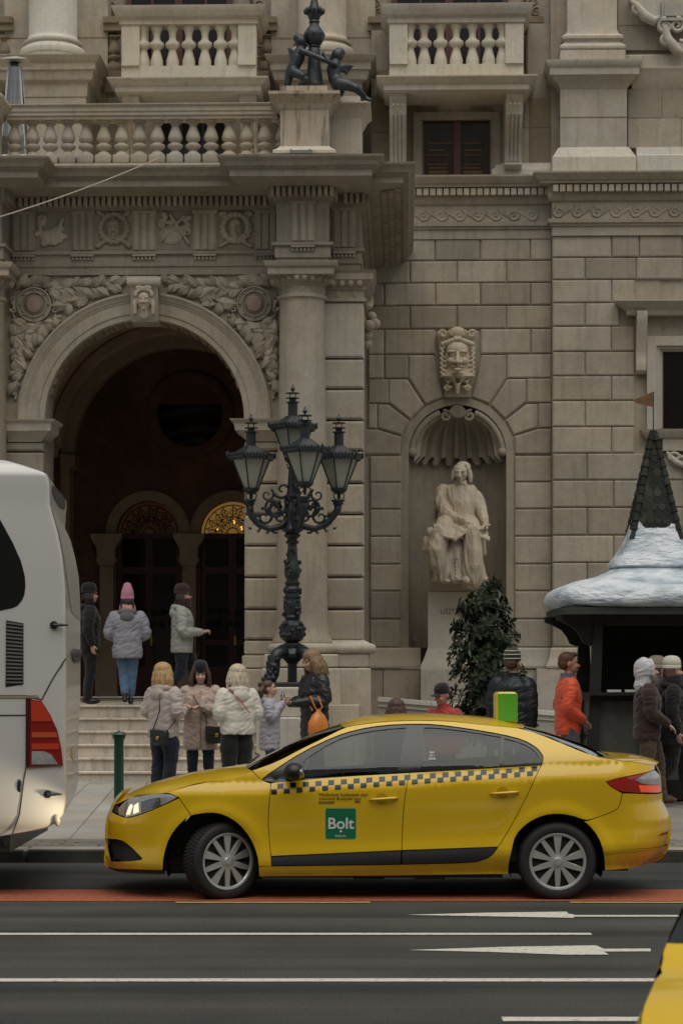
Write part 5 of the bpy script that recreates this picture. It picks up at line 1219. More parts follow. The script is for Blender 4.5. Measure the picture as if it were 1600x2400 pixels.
panel('reversing_lamp', [(1486,1828),(1505,1817),(1522,1809),(1532,1806),(1545,1819),(1547,1838),(1505,1838)], LCLR, tl, off=.004, flange=.004, gap=0, rnd=1); panel('brake_lamp', [(1494,1840),(1546,1840),(1547,1856),(1500,1856)], LORG, tl, off=.004, flange=.004, gap=0, rnd=0)
GF = [(700,1824),(708,1790),(722,1774),(784,1736),(835,1719),(899,1709),(951,1705),(930,1811),(835,1816),(758,1821)]
GR = [(994,1705),(1022,1705),(1098,1714),(1173,1727),(1169,1794),(986,1807)]; GQ = [(1181,1730),(1222,1741),(1248,1756),(1262,1773),(1262,1784),(1178,1793)]
panel('window_trim', [(613,1829)]+DLO_T+[(960,1811),(835,1818),(758,1823),(682,1830),(644,1833)], TRIM, tx, off=-.006, holes=[GF, GR, GQ], rnd=1)
wf = panel('front_window', GF, GLS, fd, off=-.012, gap=-.004, flange=.002, rnd=1); wr = panel('rear_window_pane', GR, GLS, rd, off=-.012, gap=-.004, flange=.002, rnd=1); panel('quarter_window', GQ, GLS, tx, off=-.012, gap=-.004, flange=.002, rnd=1)
# dark inner shell so that the shut lines read as gaps
panel('inner_shell', [(300,1900),(420,1880),(600,1840),(960,1822),(1268,1800),(1500,1830),(1535,1900),(1535,1990),(1420,2010),(1400,1925),(1303,1900),(1210,1925),(1180,2045),(615,2048),(590,1930),(499,1896),(400,1925),(370,2020),(280,2020)], M['black'], tx, off=-.035, flange=.01, rnd=0, grid=.12)
g = MB(); g.box(-1.85, 2.35, YC-.50, YC+.50, .20, .32); g.box(-.63, 1.3, YC-.78, YC+.78, .17, .26)
for q in (-.9, .1, .6): g.box(q, q+.25, YC-.5, YC+.5, .13, .2)
g.build('underbody', M['black'], tx)
# front and rear end caps close the shell
for nm, lim, q0, front in (('nose', XF, 480, True), ('tail', XR, 1390, False)):
    vs = []; fs = []; zs = [lerp(.24, .83 if front else 1.10, i/22) for i in range(23)]; mm = 12
    for z in zs:
        a = interp(lim, z); w0 = Wd(800/290*0+(0.0), z); ex = 3.0 if front else 2.8
        t9 = .94; we = Wd(((q0+(a-q0)*t9)-800)/290, z); wfull = we/(1-t9**ex)**(1/2.2)
        for j in range(-mm, mm+1):
            w = we*j/mm; t = (1-(abs(w)/wfull)**2.2)**(1/ex); vs.append((((q0+(a-q0)*t)-800)/290, YC+w, z))
    L = 2*mm+1
    for i in range(22):
        for j in range(L-1): fs.append((i*L+j, i*L+j+1, (i+1)*L+j+1, (i+1)*L+j))
    MB().add(vs, fs).build(nm, PT, tx, smooth=True)
# wheel wells
for aq, az in AR:
    for s in (-1, 1):
        g = MB(); cx = (aq-800)/290; vs = []; fs = []
        for j, y in enumerate((.80, .45)):
            for i in range(21): a = -.35+(math.pi+.7)*i/20; vs.append((cx+.385*math.cos(a), YC+s*y, az+.385*math.sin(a)))
        for i in range(20): fs.append((i, i+1, 22+i, 21+i))
        fs.append(tuple(range(21, 42))); g.add(vs, fs); g.build('wheel_well', M['black'], tx)
def wheel(cx, cy, side, steer):
    root = MB(); R_ = .312; w = .205
    pf = [(.215,-.085),(.235,-.1),(.27,-.104),(.292,-.098),(.305,-.083),(.311,-.06),(.312,0),(.311,.06),(.305,.083),(.292,.098),(.27,.104),(.235,.1),(.215,.085)]
    Mx = T(cx, cy, .309)@RZ(steer)@RX(R(90))@(SCL(1,1,1) if side < 0 else RX(R(180)))
    root.lathe(0, 0, pf, 48, caps=False); root.xf(Mx); o = root.build('wheel', M['rubber'], tx, smooth=35)
    tr = MB()
    for i in range(64):
        a = 2*math.pi*i/64
        for k in (-1, 0, 1):
            b = a+.03*abs(k); c_, s_ = math.cos(b), math.sin(b); tr.add([(c_*.312-s_*.009, s_*.312+c_*.009, k*.058-.022),(c_*.312+s_*.009, s_*.312-c_*.009, k*.058-.022),(c_*.312+s_*.009, s_*.312-c_*.009, k*.058+.022),(c_*.312-s_*.009, s_*.312+c_*.009, k*.058+.022),
                                                                        (c_*.3165-s_*.007, s_*.3165+c_*.007, k*.058-.02),(c_*.3165+s_*.007, s_*.3165-c_*.007, k*.058-.02),(c_*.3165+s_*.007, s_*.3165-c_*.007, k*.058+.02),(c_*.3165-s_*.007, s_*.3165+c_*.007, k*.058+.02)], [(4,5,6,7),(0,1,5,4),(1,2,6,5),(2,3,7,6),(3,0,4,7)])
    tr.xf(Mx); tr.build('tread', M['rubber'], o)['kind'] = 'stuff'
    g = MB(); g.lathe(0, 0, [(.0,.055),(.2,.055),(.222,.04),(.23,.06)], 40); g.xf(Mx); g.build('wheel_disc', SPK, o)
    g = MB(); g.lathe(0, 0, [(.205,.086),(.213,.096),(.228,.099),(.234,.092),(.234,.06),(.205,.06)], 48, caps=False); g.lathe(0, 0, [(.0,.106),(.028,.105),(.034,.098),(.055,.094),(.058,.06)], 24)
    g.xf(Mx); rm = g.build('rim', SIL, o, smooth=35)
    for i in range(10):
        a = 2*math.pi*i/10+math.pi/2; wi, wo = (.024, .017) if i % 2 else (.010, .034)
        sp = MB(); sp.add([(.04,-wi,.093),(.04,wi,.093),(.13,(wi+wo)/2*1.1,.090),(.212,wo,.090),(.212,-wo,.090),(.13,-(wi+wo)/2*1.1,.090),(.04,-wi,.07),(.04,wi,.07),(.13,(wi+wo)/2*1.1,.066),(.212,wo,.066),(.212,-wo,.066),(.13,-(wi+wo)/2*1.1,.066)],
                        [(0,5,4,3,2,1),(0,1,7,6),(1,2,8,7),(2,3,9,8),(3,4,10,9),(4,5,11,10),(5,0,6,11)])
        sp.xf(Mx@RZ(a)); sp.build('spoke', SIL, rm)
    return o
fx, rx = (521-800)/290, (1303.5-800)/290
wheel(fx, YC-.775, -1, R(31)); wheel(rx, YC-.795, -1, 0); wheel(fx, YC+.775, 1, R(30)); wheel(rx, YC+.795, 1, 0)
# chequered stripe squares
i = 0
for k in range(21):
    for row in (0, 1):
        x0 = 650+k*29.72 if row == 0 else 635+k*29.95
        if row == 1 and k == 20: x0 = 1234
        if row == 0: y0 = lerp(1837, 1796.5, (x0-650)/595)
        else: y0 = lerp(1850.5, 1808, (x0-635)/599)
        sl = -.068*14
        q = [(x0, y0), (x0+14, y0+sl), (x0+14, y0+11.6+sl), (x0, y0+11.6)]
        panel('checker_square', q, TRIM, fd if x0 < 945 else rd, off=.0016, flange=.001, gap=0, rnd=0, grid=.05)
# door handles
for (hx, hy), dr in (((898,1872),fd), ((1181,1858),rd)):
    panel('handle_recess', [(hx-4+14*math.cos(a), hy+14*math.sin(a)) for a in [i*math.pi/8 for i in range(16)]], mat('handle_cup', (.46,.27,.004), .4), dr, off=.0012, flange=.001, gap=0, rnd=0, grid=.05)
    for s in (-1, 1):
        g = MB(); p = []
        for i in range(9):
            t = i/8; x, z = c_xz(hx-33+67*t, hy+2-4*t); p.append((x, YC+s*(Wd(x, z)+.004+.026*math.sin(math.pi*min(1, max(0, t)))**.5), z))
        g.tube(p, [.006,.011,.013,.014,.0145,.0145,.0145,.014,.008], 8, flat=.8); g.build('door_handle', PT, dr, smooth=True)
# mirrors
for s in (-1, 1):
    x, z = c_xz(690, 1808); g = MB(); g.ell((x, YC+s*(.90+.075), z+.005), (.085,.105,.072), n=16, m=12); g.cap([(x-.05, YC+s*.84, z-.045), (x-.01, YC+s*.94, z-.03)], .028)
    mo = g.build('wing_mirror', M['black'], tx, smooth=True); g = MB(); g.ell((x+.045, YC+s*(.90+.075), z+.0), (.046,.088,.055), n=12, m=8); g.build('mirror_glass', mat('mirror_silver', (.5,.5,.48), .08, metal=1.0), mo, smooth=True)
# roof sign
sgx, sgz = cen(1181, 1689); sg = MB(); sg.bbox(sgx-.09, sgx+.09, YC-.30, YC+.05, sgz-.02, sgz+.245, .02); so_ = sg.build('roof_sign', mat('sign_yellow', (.62,.52,.02), .3, coat=.5), tx)
g = MB(); g.bbox(sgx-.075, sgx+.087, YC-.307, YC-.29, sgz-.0, sgz+.235, .004); g.build('sign_panel', mat('sign_green', (.085,.34,.02), .3, coat=.6, emit=(.1,.6,.03), estr=.03), so_)
g = MB(); g.bbox(sgx-.12, sgx+.11, YC-.28, YC+.03, sgz-.035, sgz-.015, .008); g.build('sign_foot', M['black'], so_)
# sticker and lettering
def text(body, px, py, hpx, m, parent, name='lettering', bold=0.0, mirror=False, xs=1.0, shear=0.0, off=.004, align='CENTER'):
    cu = bpy.data.curves.new(name, 'FONT'); cu.body = body; cu.align_x = align; cu.align_y = 'CENTER'; cu.size = hpx/292*1.38; cu.extrude = .0004; cu.offset = bold; cu.shear = shear; cu.materials.append(m)
    o = bpy.data.objects.new(name, cu); link(o); o.parent = parent; x, z = c_xz(px, py); n = c_n(x, z)
    M_ = T(x, YC-Wd(x, z)-off, z)@RX(R(90)-math.atan2(n.z, -n.y))@SCL(-xs if mirror else xs, 1, 1)
    o.matrix_local = Matrix.Translation(-OFF[parent.name])@M_; OFF[o.name] = OFF[parent.name]; TXT.append(o); return o
GRN = mat('sticker_green', (.005,.16,.065), .35, coat=.4); WHT = mat('sticker_white', (.72,.72,.70), .4); BLK = mat('print_black', (.03,.022,.008), .5)
def rrect(x0, x1, y0, y1, r): return [(cx+r*math.cos(a), cy+r*math.sin(a)) for cx, cy, a0 in ((x1-r,y0+r,-math.pi/2),(x1-r,y1-r,0),(x0+r,y1-r,math.pi/2),(x0+r,y0+r,math.pi)) for a in [a0+i*math.pi/8 for i in range(5)]]
panel('sticker_edge', rrect(761.5,835,1893.5,1967.5,5), mat('sticker_rim', (.30,.42,.20), .4), fd, off=.0012, flange=.001, gap=0, rnd=0, grid=.05, sides=(-1,))
stk = panel('sticker', rrect(763,833.5,1895,1966,4.5), GRN, fd, off=.0022, flange=.001, gap=0, rnd=0, grid=.05, sides=(-1,))
text('Bolt', 798, 1931, 27, WHT, fd, bold=.0022, off=.005); panel('lettering_dot', [(798.5+3*math.cos(i*.785), 1948+3*math.sin(i*.785)) for i in range(8)], WHT, fd, off=.005, flange=.001, gap=0, rnd=0, sides=(-1,))
text('bolt.eu', 798, 1959, 6.5, WHT, fd, off=.005)
text('Minősített budapesti taxi', 747, 1862.5, 7.4, BLK, fd, xs=1.12, align='LEFT'); text('Licensed Budapest taxi', 747, 1871.5, 7.0, BLK, fd, xs=1.1, shear=.25, align='LEFT'); text('BUDAPEST', 747, 1881, 5.2, BLK, fd, xs=1.1, align='LEFT', bold=.0006); text('BKK', 838, 1879, 4.6, BLK, fd, xs=1.1, bold=.0006)
text('440\n110\n0000', 1012, 1771, 6.0, WHT, rd, mirror=True, off=-.004)
# cabin: seats, dash, wheel, floor
ca = MB(); ca.box(-.62, 1.42, YC-.74, YC+.74, .30, .42)
ca.build('cabin_floor', INT, tx)
g = MB(); g.prism([(-.66,.5),(-.18,.5),(-.20,.93),(-.36,1.0),(-.62,.98)], YC-.78, YC+.78); g.build('dashboard', INT, tx)
g = MB(); g.tube([(-.02+.09*math.sin(a)*.5, YC-.37+.185*math.cos(a), .86+.17*math.sin(a)) for a in [i*math.pi/12 for i in range(25)]], .014, 6); g.tube([(-.22, YC-.37, .80), (-.02, YC-.37, .86)], .03, 6); g.build('steering_wheel', INT, tx, smooth=True)
for s in (-1, 1):
    g = MB(); y = YC+s*.37; g.bbox(-.20, .30, y-.24, y+.24, .42, .58, .05); g.loft([[(x0, y-.23, z), (x1, y-.23, z), (x1, y+.23, z), (x0, y+.23, z)] for x0, x1, z in ((.20,.36,.52),(.28,.42,.80),(.36,.47,1.02),(.40,.46,1.06))]); g.ell((.46, y, 1.12), (.055,.13,.08)); g.tube([(.43,y-.06,1.0),(.45,y-.06,1.1)], .01, 6); g.build('front_seat', INT, tx, smooth=40)
g = MB(); g.bbox(1.02, 1.5, YC-.66, YC+.66, .42, .56, .05); g.loft([[(x0, YC-.66, z), (x1, YC-.66, z), (x1, YC+.66, z), (x0, YC+.66, z)] for x0, x1, z in ((1.42,1.6,.52),(1.55,1.68,.95),(1.58,1.68,1.02))])
for q in (-.4, .4): g.ell((1.64, YC+q, 1.07), (.05,.12,.06))
g.build('rear_seat', INT, tx, smooth=40); g = MB(); g.box(1.6, 2.1, YC-.62, YC+.62, .98, 1.0); g.build('parcel_shelf', INT, tx)
# headlamp beam (the lamp is lit and warms the back of the coach)
bl = bpy.data.objects.new('headlamp_beam', bpy.data.lights.new('headlamp_beam', 'SPOT')); link(bl); bl.parent = tx
bl.data.energy = 16; bl.data.color = (1,.80,.52); bl.data.spot_size = R(64); bl.data.spot_blend = .8; bl.data.shadow_soft_size = .05
bl.location = Vector((-1.90, YC-.80, .69))-OFF[tx.name]; bl.rotation_euler = (R(90-2), 0, R(90-9))
g = MB(); x, z = c_xz(585, 1800); g.tube([(x-.02, YC-.55, z+.03), (x+.05, YC-.1, z+.07), (x+.0, YC+.3, z+.075)], .008, 6); g.build('wiper', M['black'], tx)
# ---------------------------------------------------------------- white coach at the left
YB = 18.22; sB = F/YB
cx_ = lambda px: (px-800)/sB
cz_b = lambda py: H-(py-YH)/sB
cw = mat('coach_white', (.56,.555,.525), .3, var=.035, vscale=1.2, coat=.5); cb_ = mat('coach_beige_recess', (.30,.285,.235), .5, var=.08); cblk = mat('coach_glass', (.010,.011,.012), .05, spec=.6)
coach = thing('coach', (-6.5, YB+1.27, 0), 'white tour coach seen at its rear corner with red tail lamp', 'coach')
XRr = [(1072,-20),(1073,0),(1077,42),(1088,85),(1104,132),(1110,147),(1126,157),(1139,158),(1160,156),(1179,154),(1198,153),(1230,166),(1272,176),(1326,185),(1379,188),(1464,190),(1647,190),(1700,187),(1778,185),(1864,186),(1909,176),(1926,164),(1940,138),(1950,95),(1961,33)]
XSs = [(1072,-40),(1073,-25),(1077,15),(1088,52),(1104,98),(1110,110),(1126,115),(1139,116),(1181,117),(1251,136),(1304,146),(1379,153),(1464,154),(1538,155),(1700,156),(1800,157),(1864,158),(1909,150),(1926,138),(1940,112),(1950,70),(1961,10)]
TB = math.tan(R(5)); XE = cx_(154)
def shear(mb):
    mb.v = [(p[0], p[1]+(p[0]-XE)*TB, p[2]) for p in mb.v]; return mb
def corner(py, f):
    "rear face of the coach: f=0 near corner .. f=1 far corner"
    xs, xr = interp(XSs, py), interp(XRr, py); Y = YB+.03+2.4*f
    return Vector(((lerp(xs, xr, f)-800)*Y/F, Y, cz_b(py)))
ys = [1072.3,1073,1075,1077,1082,1088,1096,1104,1110,1118,1126,1139,1160,1179,1198,1215,1230,1250,1272,1300,1326,1379,1464,1560,1647,1700,1778,1830,1864,1890,1909,1926,1940,1950,1961]
rings_ = []
for py in ys:
    ti = .10*max(0, 1-(py-1072)/40)**2; xs = cx_(interp(XSs, py)); z = cz_b(py)
    r = [Vector((-14.5, YB+ti+(-14.5-XE)*TB, z)), Vector((xs-.055, YB+ti-.055*TB, z)), Vector((xs-.02, YB+ti+.006, z))]+[corner(py, f)+Vector((0, ti*(1-f), 0)) for f in (.004,.03,.15,.35,.6,.85,.97)]
    e = r[-1]; r += [Vector((e.x-.06, e.y+.05, z)), Vector((-14.5, e.y+.05-1.0, z))]; rings_.append(r)
g = MB(); g.loft(rings_); g.build('body', cw, coach, smooth=40)
def cpatch(name, pts, m, parent=coach, off=.004, d=.02):
    g = MB(); g.prism([(cx_(x), cz_b(y)) for x, y in pts], YB-off, YB+d); shear(g); return g.build(name, m, parent)
cpatch('side_window', [(-900,1190),(-20,1190),(0,1213),(32,1272),(51,1315),(60,1350),(61.6,1374),(59,1395),(53,1408),(44,1419),(32,1425),(4,1431),(-900,1432)], cblk)
vg = cpatch('vent_grille', [(17,1454),(57,1461),(57,1604),(15.5,1610)], M['black'])
for i in range(17): cpatch('slat', [(17.5,1458+i*8.7),(56,1463+i*8.4),(56,1467+i*8.4),(17.5,1462+i*8.7)], mat('vent_slat', (.13,.13,.122), .6) if i == 0 else bpy.data.materials['vent_slat'], vg, .012)
# rear-corner recess and the open spoiler end
RL = [(1141,123),(1185,119),(1251,139),(1304,149.5),(1379,160.5),(1430,168),(1441,186)]
def cstrip(name, rows, m, off, parent=coach):
    vs = []; fs = []
    for py, p0, p1 in rows:
        xs, xr = interp(XSs, py), interp(XRr, py)
        for k in range(7):
            px = lerp(p0, p1, k/6); v = corner(py, max(0, min(1, (px-xs)/(xr-xs)))); vs.append(v+Vector((off, 0, 0)))
    for i in range(len(rows)-1):
        for k in range(6): fs.append((i*7+k, i*7+k+1, (i+1)*7+k+1, (i+1)*7+k))
    return MB().add(vs, fs).build(name, m, parent, smooth=True)
cstrip('window_recess', [(py, interp(RL, py), interp(XRr, py)-1.0) for py in (1170,1185,1198,1215,1230,1251,1272,1304,1326,1350,1379,1410,1430,1441)], cb_, .004)
cstrip('spoiler_recess', [(1116,128,140),(1122,124,150),(1132,122,153),(1145,122,153),(1155,128,150),(1160,138,143)], M['black'], .005)
cstrip('latch_handle', [(1519,166,188),(1540,166,188)], M['chrome'], .02); cstrip('latch_pocket', [(1541,168,186),(1552,172,184)], M['black'], .012)
cstrip('corner_pocket', [(1766,168,178),(1780,166,178),(1800,172,176)], M['stone_b'], .004)
seamm = mat('seam_dark', (.03,.028,.024), .7)
for i, pl in enumerate(([(-900,1630),(64,1630),(99,1640)], [(99,1640),(125,1590),(155,1543)], [(64,1635),(63,1798),(58,1826),(47.6,1909),(28.6,1961)], [(-900,1676),(64,1676)], [(-2,1432),(-2,1634)])):
    g = MB(); g.tube([(cx_(x), YB-.001, cz_b(y)) for x, y in pl], .006, 6); shear(g); g.build('panel_seam', seamm, coach)
cpatch('rub_strip', [(-900,1629),(90,1629),(99,1641),(90,1636),(-900,1636)], mat('tan_strip', (.28,.24,.16), .6), off=.006)
TLc = [(66,1637),(99,1643),(119,1674),(136,1712),(145,1755),(149,1792),(66,1797)]
tlb = cpatch('tail_lamp', TLc, mat('coach_lamp_red', (.24,.012,.008), .15, coat=1.0), off=.02)
cpatch('lamp_lens', [(75,1641),(98,1645),(118,1676),(124,1690),(76,1690)], mat('coach_lamp_bright', (.50,.045,.02), .15, coat=1.0), tlb, off=.026)
cpatch('lamp_lens', [(77,1716),(133,1716),(137,1728),(77,1728)], mat('coach_lamp_orange', (.50,.085,.03), .15, coat=1.0), tlb, off=.026); cpatch('lamp_lens', [(77,1742),(140,1742),(141,1756),(77,1756)], bpy.data.materials['coach_lamp_bright'], tlb, off=.026)
cpatch('lamp_lens', [(77,1760),(105,1760),(122,1768),(136,1788),(137,1791),(77,1791)], LCLR, tlb, off=.026); cpatch('lamp_edge', [(65,1636),(75,1637),(72,1797),(65,1798)], mat('coach_lamp_dark', (.06,.008,.008), .3), tlb, off=.022)
for px, py in ((127.5,1465), (113,1861)):
    g = MB(); g.lathe(0,0,[(.0,.02),(.026,.018),(.034,.004),(.034,0)],16); g.xf(T(cx_(px), YB-.002, cz_b(py))@RX(R(90))); g.tube([(cx_(px), YB-.03, cz_b(py)), (cx_(px+18), YB-.035, cz_b(py)), (cx_(px+34), YB-.02, cz_b(py))], [.014,.012,.006], 8); shear(g); g.build('tie_hook', M['black'], coach, smooth=40)
g = MB(); g.ell((cx_(47.6), YB, cz_b(1841)), (.02,.012,.055)); shear(g); g.build('side_marker', M['black'], coach, smooth=True)
g = MB(); g.ell((cx_(134.5), YB+.0, cz_b(1922)), (.026,.02,.052), rot=Matrix.Rotation(-.15,3,'Y')); shear(g); g.build('tow_eye_cover', cb_, coach, smooth=True)
g = MB(); g.box(cx_(-900), cx_(24), YB+.05, YB+2.4, .36, .5); g.prism([(cx_(2), cz_b(1962)), (cx_(26), cz_b(1962)), (cx_(18), cz_b(1983)), (cx_(14), cz_b(1983))], YB+.02, YB+.1); shear(g); g.build('valance', M['black'], coach)
for x in (-7.2, -8.5):
    for y in (YB+.16, YB+2.36):
        g = MB(); g.lathe(0,0,[(.28,-.12),(.47,-.13),(.5,-.1),(.5,.1),(.47,.13),(.28,.12),(.2,.05)],32); g.xf(T(x, y, .5)@RX(R(90))); g.build('wheel', M['rubber'], coach, smooth=40)
# ---------------------------------------------------------------- cast-iron street lamp
YL = 31.95; sL = F/YL; LX = XW(685, YL); zp = lambda py: ZW(py, YL); ir = M['iron']
lamp = thing('street_lamp', (LX, YL, ZCH), 'black cast-iron street lamp with four lanterns on the cheek block', 'street lamp')
g = MB(); g.bbox(LX-.475, LX+.475, YL-.475, YL+.475, ZCH, ZCH+.065, .01); g.build('base_plate', ir, lamp)
prof = [(1600,11),(1556,11),(1540,26),(1532,27),(1520,19),(1512,21),(1508,20),(1506,14),(1500,24),(1495,27),(1480,29),(1465,28),(1456,20),(1453,16),(1450,18),(1446,19),(1442,16),(1436,18),(1425,21.5),(1412,20),(1404,19),(1401,21),(1399,22),(1396,17),(1390,16.5),(1388,18.5),(1380,19),(1374,15),(1368,18),(1366,19),(1362,14),(1357,14),(1353,17),(1343,18.5),(1332,18),(1322,15),(1308,12.5),(1298,12),(1285,11),(1276,10.5),(1273,15),(1270,16),(1266,11),(1262,12),(1258,18),(1255,20),(1250,15),(1246,22),(1243,26),(1240,20),(1230,15),(1215,13),(1200,16),(1190,14),(1178,10),(1168,19),(1163,21),(1158,14),(1150,12),(1120,10),(1080,7),(1050,7)]
g = MB(); g.lathe(LX, YL, [(r/sL, zp(y)) for y, r in prof], 20); post = g.build('post', ir, lamp, smooth=35)
random.seed(3); g = MB()
for y0, y1, r, n_ in ((1458,1492,28,26),(1408,1440,20.5,18),(1376,1390,18.5,12),(1316,1350,17.5,14),(1285,1305,12,10),(1190,1235,15,14)):
    for k in range(n_):
        a = random.uniform(0, 6.28); py = random.uniform(y0, y1); rr = r/sL; g.ell((LX+rr*math.cos(a), YL+rr*math.sin(a), zp(py)), (.028,.028,.035), n=7, m=5)
g.build('leaf_ornament', ir, post, smooth=True)['kind'] = 'stuff'
for k in range(4):
    a = math.pi/4+k*math.pi/2; c_, s_ = math.cos(a), math.sin(a); g = MB()
    P = lambda d, py: (LX+d*c_, YL+d*s_, zp(py))
    g.tube([P(.16,1522), P(.30,1533), P(.36,1545), P(.35,1562), P(.37,1580), P(.44,1594), P(.50,1600)], [.085,.085,.08,.07,.068,.075,.07], 10)
    for q in range(34): d = random.uniform(-.085,.085); py = random.uniform(1536,1598); g.ell(Vector(P(interp([(1533,.36),(1562,.40),(1580,.42),(1600,.50)], py)+random.uniform(-.03,.05), py))+Vector((-s_*d, c_*d, 0)), (.035,.035,.04), n=7, m=5)
    g.build('lion_leg', ir, lamp, smooth=True)
def lantern(px, ring, Y, name='lantern'):
    x = XW(px, Y); zr = ZW(ring, Y); o = MB(); rt = RZ(.26)
    o.lathe(0, 0, [(.30,-.02),(.335,-.015),(.345,.0),(.345,.02),(.31,.035),(.285,.05),(.115,.16),(.10,.175),(.085,.18),(.085,.165),(.28,.03)], 6)
    for i in range(6):
        a = i*math.pi/3; b = (i+1)*math.pi/3; o.ell((.35*math.cos(a), .35*math.sin(a), .045), (.022,.022,.05), n=6, m=5)
        for k in range(1, 7):
            t = k/7; p = (lerp(math.cos(a), math.cos(b), t)*.335, lerp(math.sin(a), math.sin(b), t)*.335); o.ell((p[0], p[1], .042), (.018,.018,.026 if k % 2 else .038), n=6, m=4); o.ell((p[0]*.97, p[1]*.97, -.025), (.014,.014,.018), n=6, m=4)
        o.tube([(.275*math.cos(a), .275*math.sin(a), -.02), (.108*math.cos(a), .108*math.sin(a), -.43)], .011, 6)
    o.lathe(0, 0, [(.125,-.43),(.12,-.46),(.08,-.50),(.03,-.505),(.022,-.61)], 12)
    for q in (-1, 1): o.tube([(q*.03,0,-.50),(q*.085,0,-.525),(q*.07,0,-.57),(q*.04,0,-.60)], .010, 6)
    o.lathe(0, 0, [(.070,.17),(.070,.38)], 14); 
    for z in (.375, .435, .505): o.lathe(0, 0, [(.02,z-.006),(.098,z-.008),(.098,z+.004),(.02,z+.012)], 16)
    o.lathe(0, 0, [(.05,.38),(.05,.43)], 12)
    for i in range(4): a = i*math.pi/2+.5; o.tube([(.055*math.cos(a), .055*math.sin(a), .43), (.055*math.cos(a), .055*math.sin(a), .505)], .006, 5)
    o.lathe(0, 0, [(.02,.51),(.012,.53),(.03,.55),(.034,.57),(.02,.595),(.008,.605),(.012,.62),(.002,.635)], 10)
    o.xf(T(x, Y, zr)@rt); ob = o.build(name, ir, lamp, smooth=30)
    for i in range(6):
        a = i*math.pi/3+.03; b = (i+1)*math.pi/3-.03; gl = MB(); gl.add([(.265*math.cos(a), .265*math.sin(a), -.02), (.265*math.cos(b), .265*math.sin(b), -.02), (.10*math.cos(b), .10*math.sin(b), -.43), (.10*math.cos(a), .10*math.sin(a), -.43)], [(0,1,2,3)]); gl.xf(T(x, Y, zr)@rt); gl.build('glass_pane', M['frost'], ob)
    return x, zr
arm_r = .66
for px, ring, Y in ((588.5,1074,YL), (794,1074,YL+.0), (714.5,1058,YL-.62), (686,1004,YL+.02)): lantern(px, ring, Y)
for ax, ay in ((-1,0),(1,0),(.27,-.96)):
    g = MB(); d = Vector((ax, ay, 0)).normalized(); Lr = .615 if ax < 0 else (.655 if ax > .5 else .64)
    A_ = lambda r, py: (LX+d.x*r, YL+d.y*r, zp(py))
    g.tube([A_(.05,1215), A_(.16,1234), A_(.32,1240), A_(.48,1230), A_(.58,1211), A_(Lr-.01,1196), A_(Lr,1180)], [.05,.05,.045,.045,.05,.055,.06], 10)
    g.lathe(LX+d.x*Lr, YL+d.y*Lr, [(.05,zp(1184)),(.085,zp(1182)),(.07,zp(1178)),(.10,zp(1174)),(.105,zp(1172)),(.04,zp(1170))], 14)
    def aspir(r, py, rad, turns, th, s=1, a0=0, n=22):
        g.tube([(LX+d.x*(r+s*rad*(1-.85*i/n)*math.cos(a0+turns*6.283*i/n)), YL+d.y*(r+s*rad*(1-.85*i/n)*math.cos(a0+turns*6.283*i/n)), zp(py)+rad*(1-.85*i/n)*math.sin(a0+turns*6.283*i/n)) for i in range(n+1)], [th*(1-.5*i/n) for i in range(n+1)], 6)
    aspir(.27,1186,.19,1.25,.028,1,2.6); aspir(.40,1212,.13,1.3,.026,1,1.2); aspir(.16,1212,.10,1.4,.022,-1,.5); aspir(.14,1148,.13,1.2,.026,-1,3.6); aspir(.36,1160,.10,1.2,.02,1,2.2); aspir(.50,1222,.08,1.2,.02,-1,1.0); aspir(.25,1240,.06,1.2,.018,1,4.0)
    for q in range(16): g.ell(Vector(A_(.26+random.uniform(-.09,.09), 1186+random.uniform(-14,14)))+Vector((random.uniform(-.02,.02),)*3), (.03,.03,.035), n=7, m=5)
    for r, py in ((.33,1247),(.46,1243),(.58,1235)): g.tube([A_(r,1238), A_(r+.03,py+4), A_(r+.06,py)], [.02,.018,.008], 6)
    g.build('scroll_arm', ir, lamp, smooth=True)
# ---------------------------------------------------------------- bollard
bo = W(279, 1875, 22.9); bY = 22.6; sb = F/bY; bxp = XW(279, bY); bg = pave_z(bY)
bol = thing('bollard', (bxp, bY, bg), 'dark green round iron bollard with faceted cap at the kerb', 'bollard')
zt = ZW(1714, bY); g = MB(); g.lathe(bxp, bY, [(.065,bg),(.065,bg+.05),(.052,bg+.08),(.049,zt-.12),(.052,zt-.09)], 20); g.build('post', M['green'], bol, smooth=40)
g = MB(); g.lathe(bxp, bY, [(.05,zt-.10),(.052,zt-.085),(.064,zt-.07),(.066,zt-.045),(.074,zt-.042),(.076,zt-.032),(.05,zt-.01),(.012,zt-.0),(.01,zt+.006)], 8); g.build('cap', M['green'], bol, smooth=20)
# ---------------------------------------------------------------- statue and pedestal
vP = 40.02
psd = bthing('statue_pedestal', bu(1072,vP), vP, .2, 'tall white stone pedestal lettered LISZT under the seated statue', 'pedestal')
Up = lambda px: bu(px, vP-.25); Zp = lambda py: bz(py, vP-.25, 1072); pw = stone('pedestal_stone', (.56,.53,.47), var=.08, pits=.15)
g = MB(); g.bbox(Up(1002), Up(1142), vP-.25, vP+.55, Zp(1520), Zp(1387), .006); die = g.build('die', pw, psd)
g = MB(); g.bbox(Up(1008), Up(1140), vP-.22, vP+.5, Zp(1387), Zp(1364), .008); g.build('cap_slab', M['statue'], psd)
g = MB(); x0, x1 = Up(1002), Up(1142); g.mold([(-.2,Zp(1568)),(.13,Zp(1568)),(.12,Zp(1558)),(.07,Zp(1545)),(.03,Zp(1530)),(.0,Zp(1519)),(-.2,Zp(1519))], [(x0,vP-.25),(x1,vP-.25),(x1,vP+.5),(x0,vP+.5)], closed=True); g.build('base_mould', pw, psd, smooth=30)
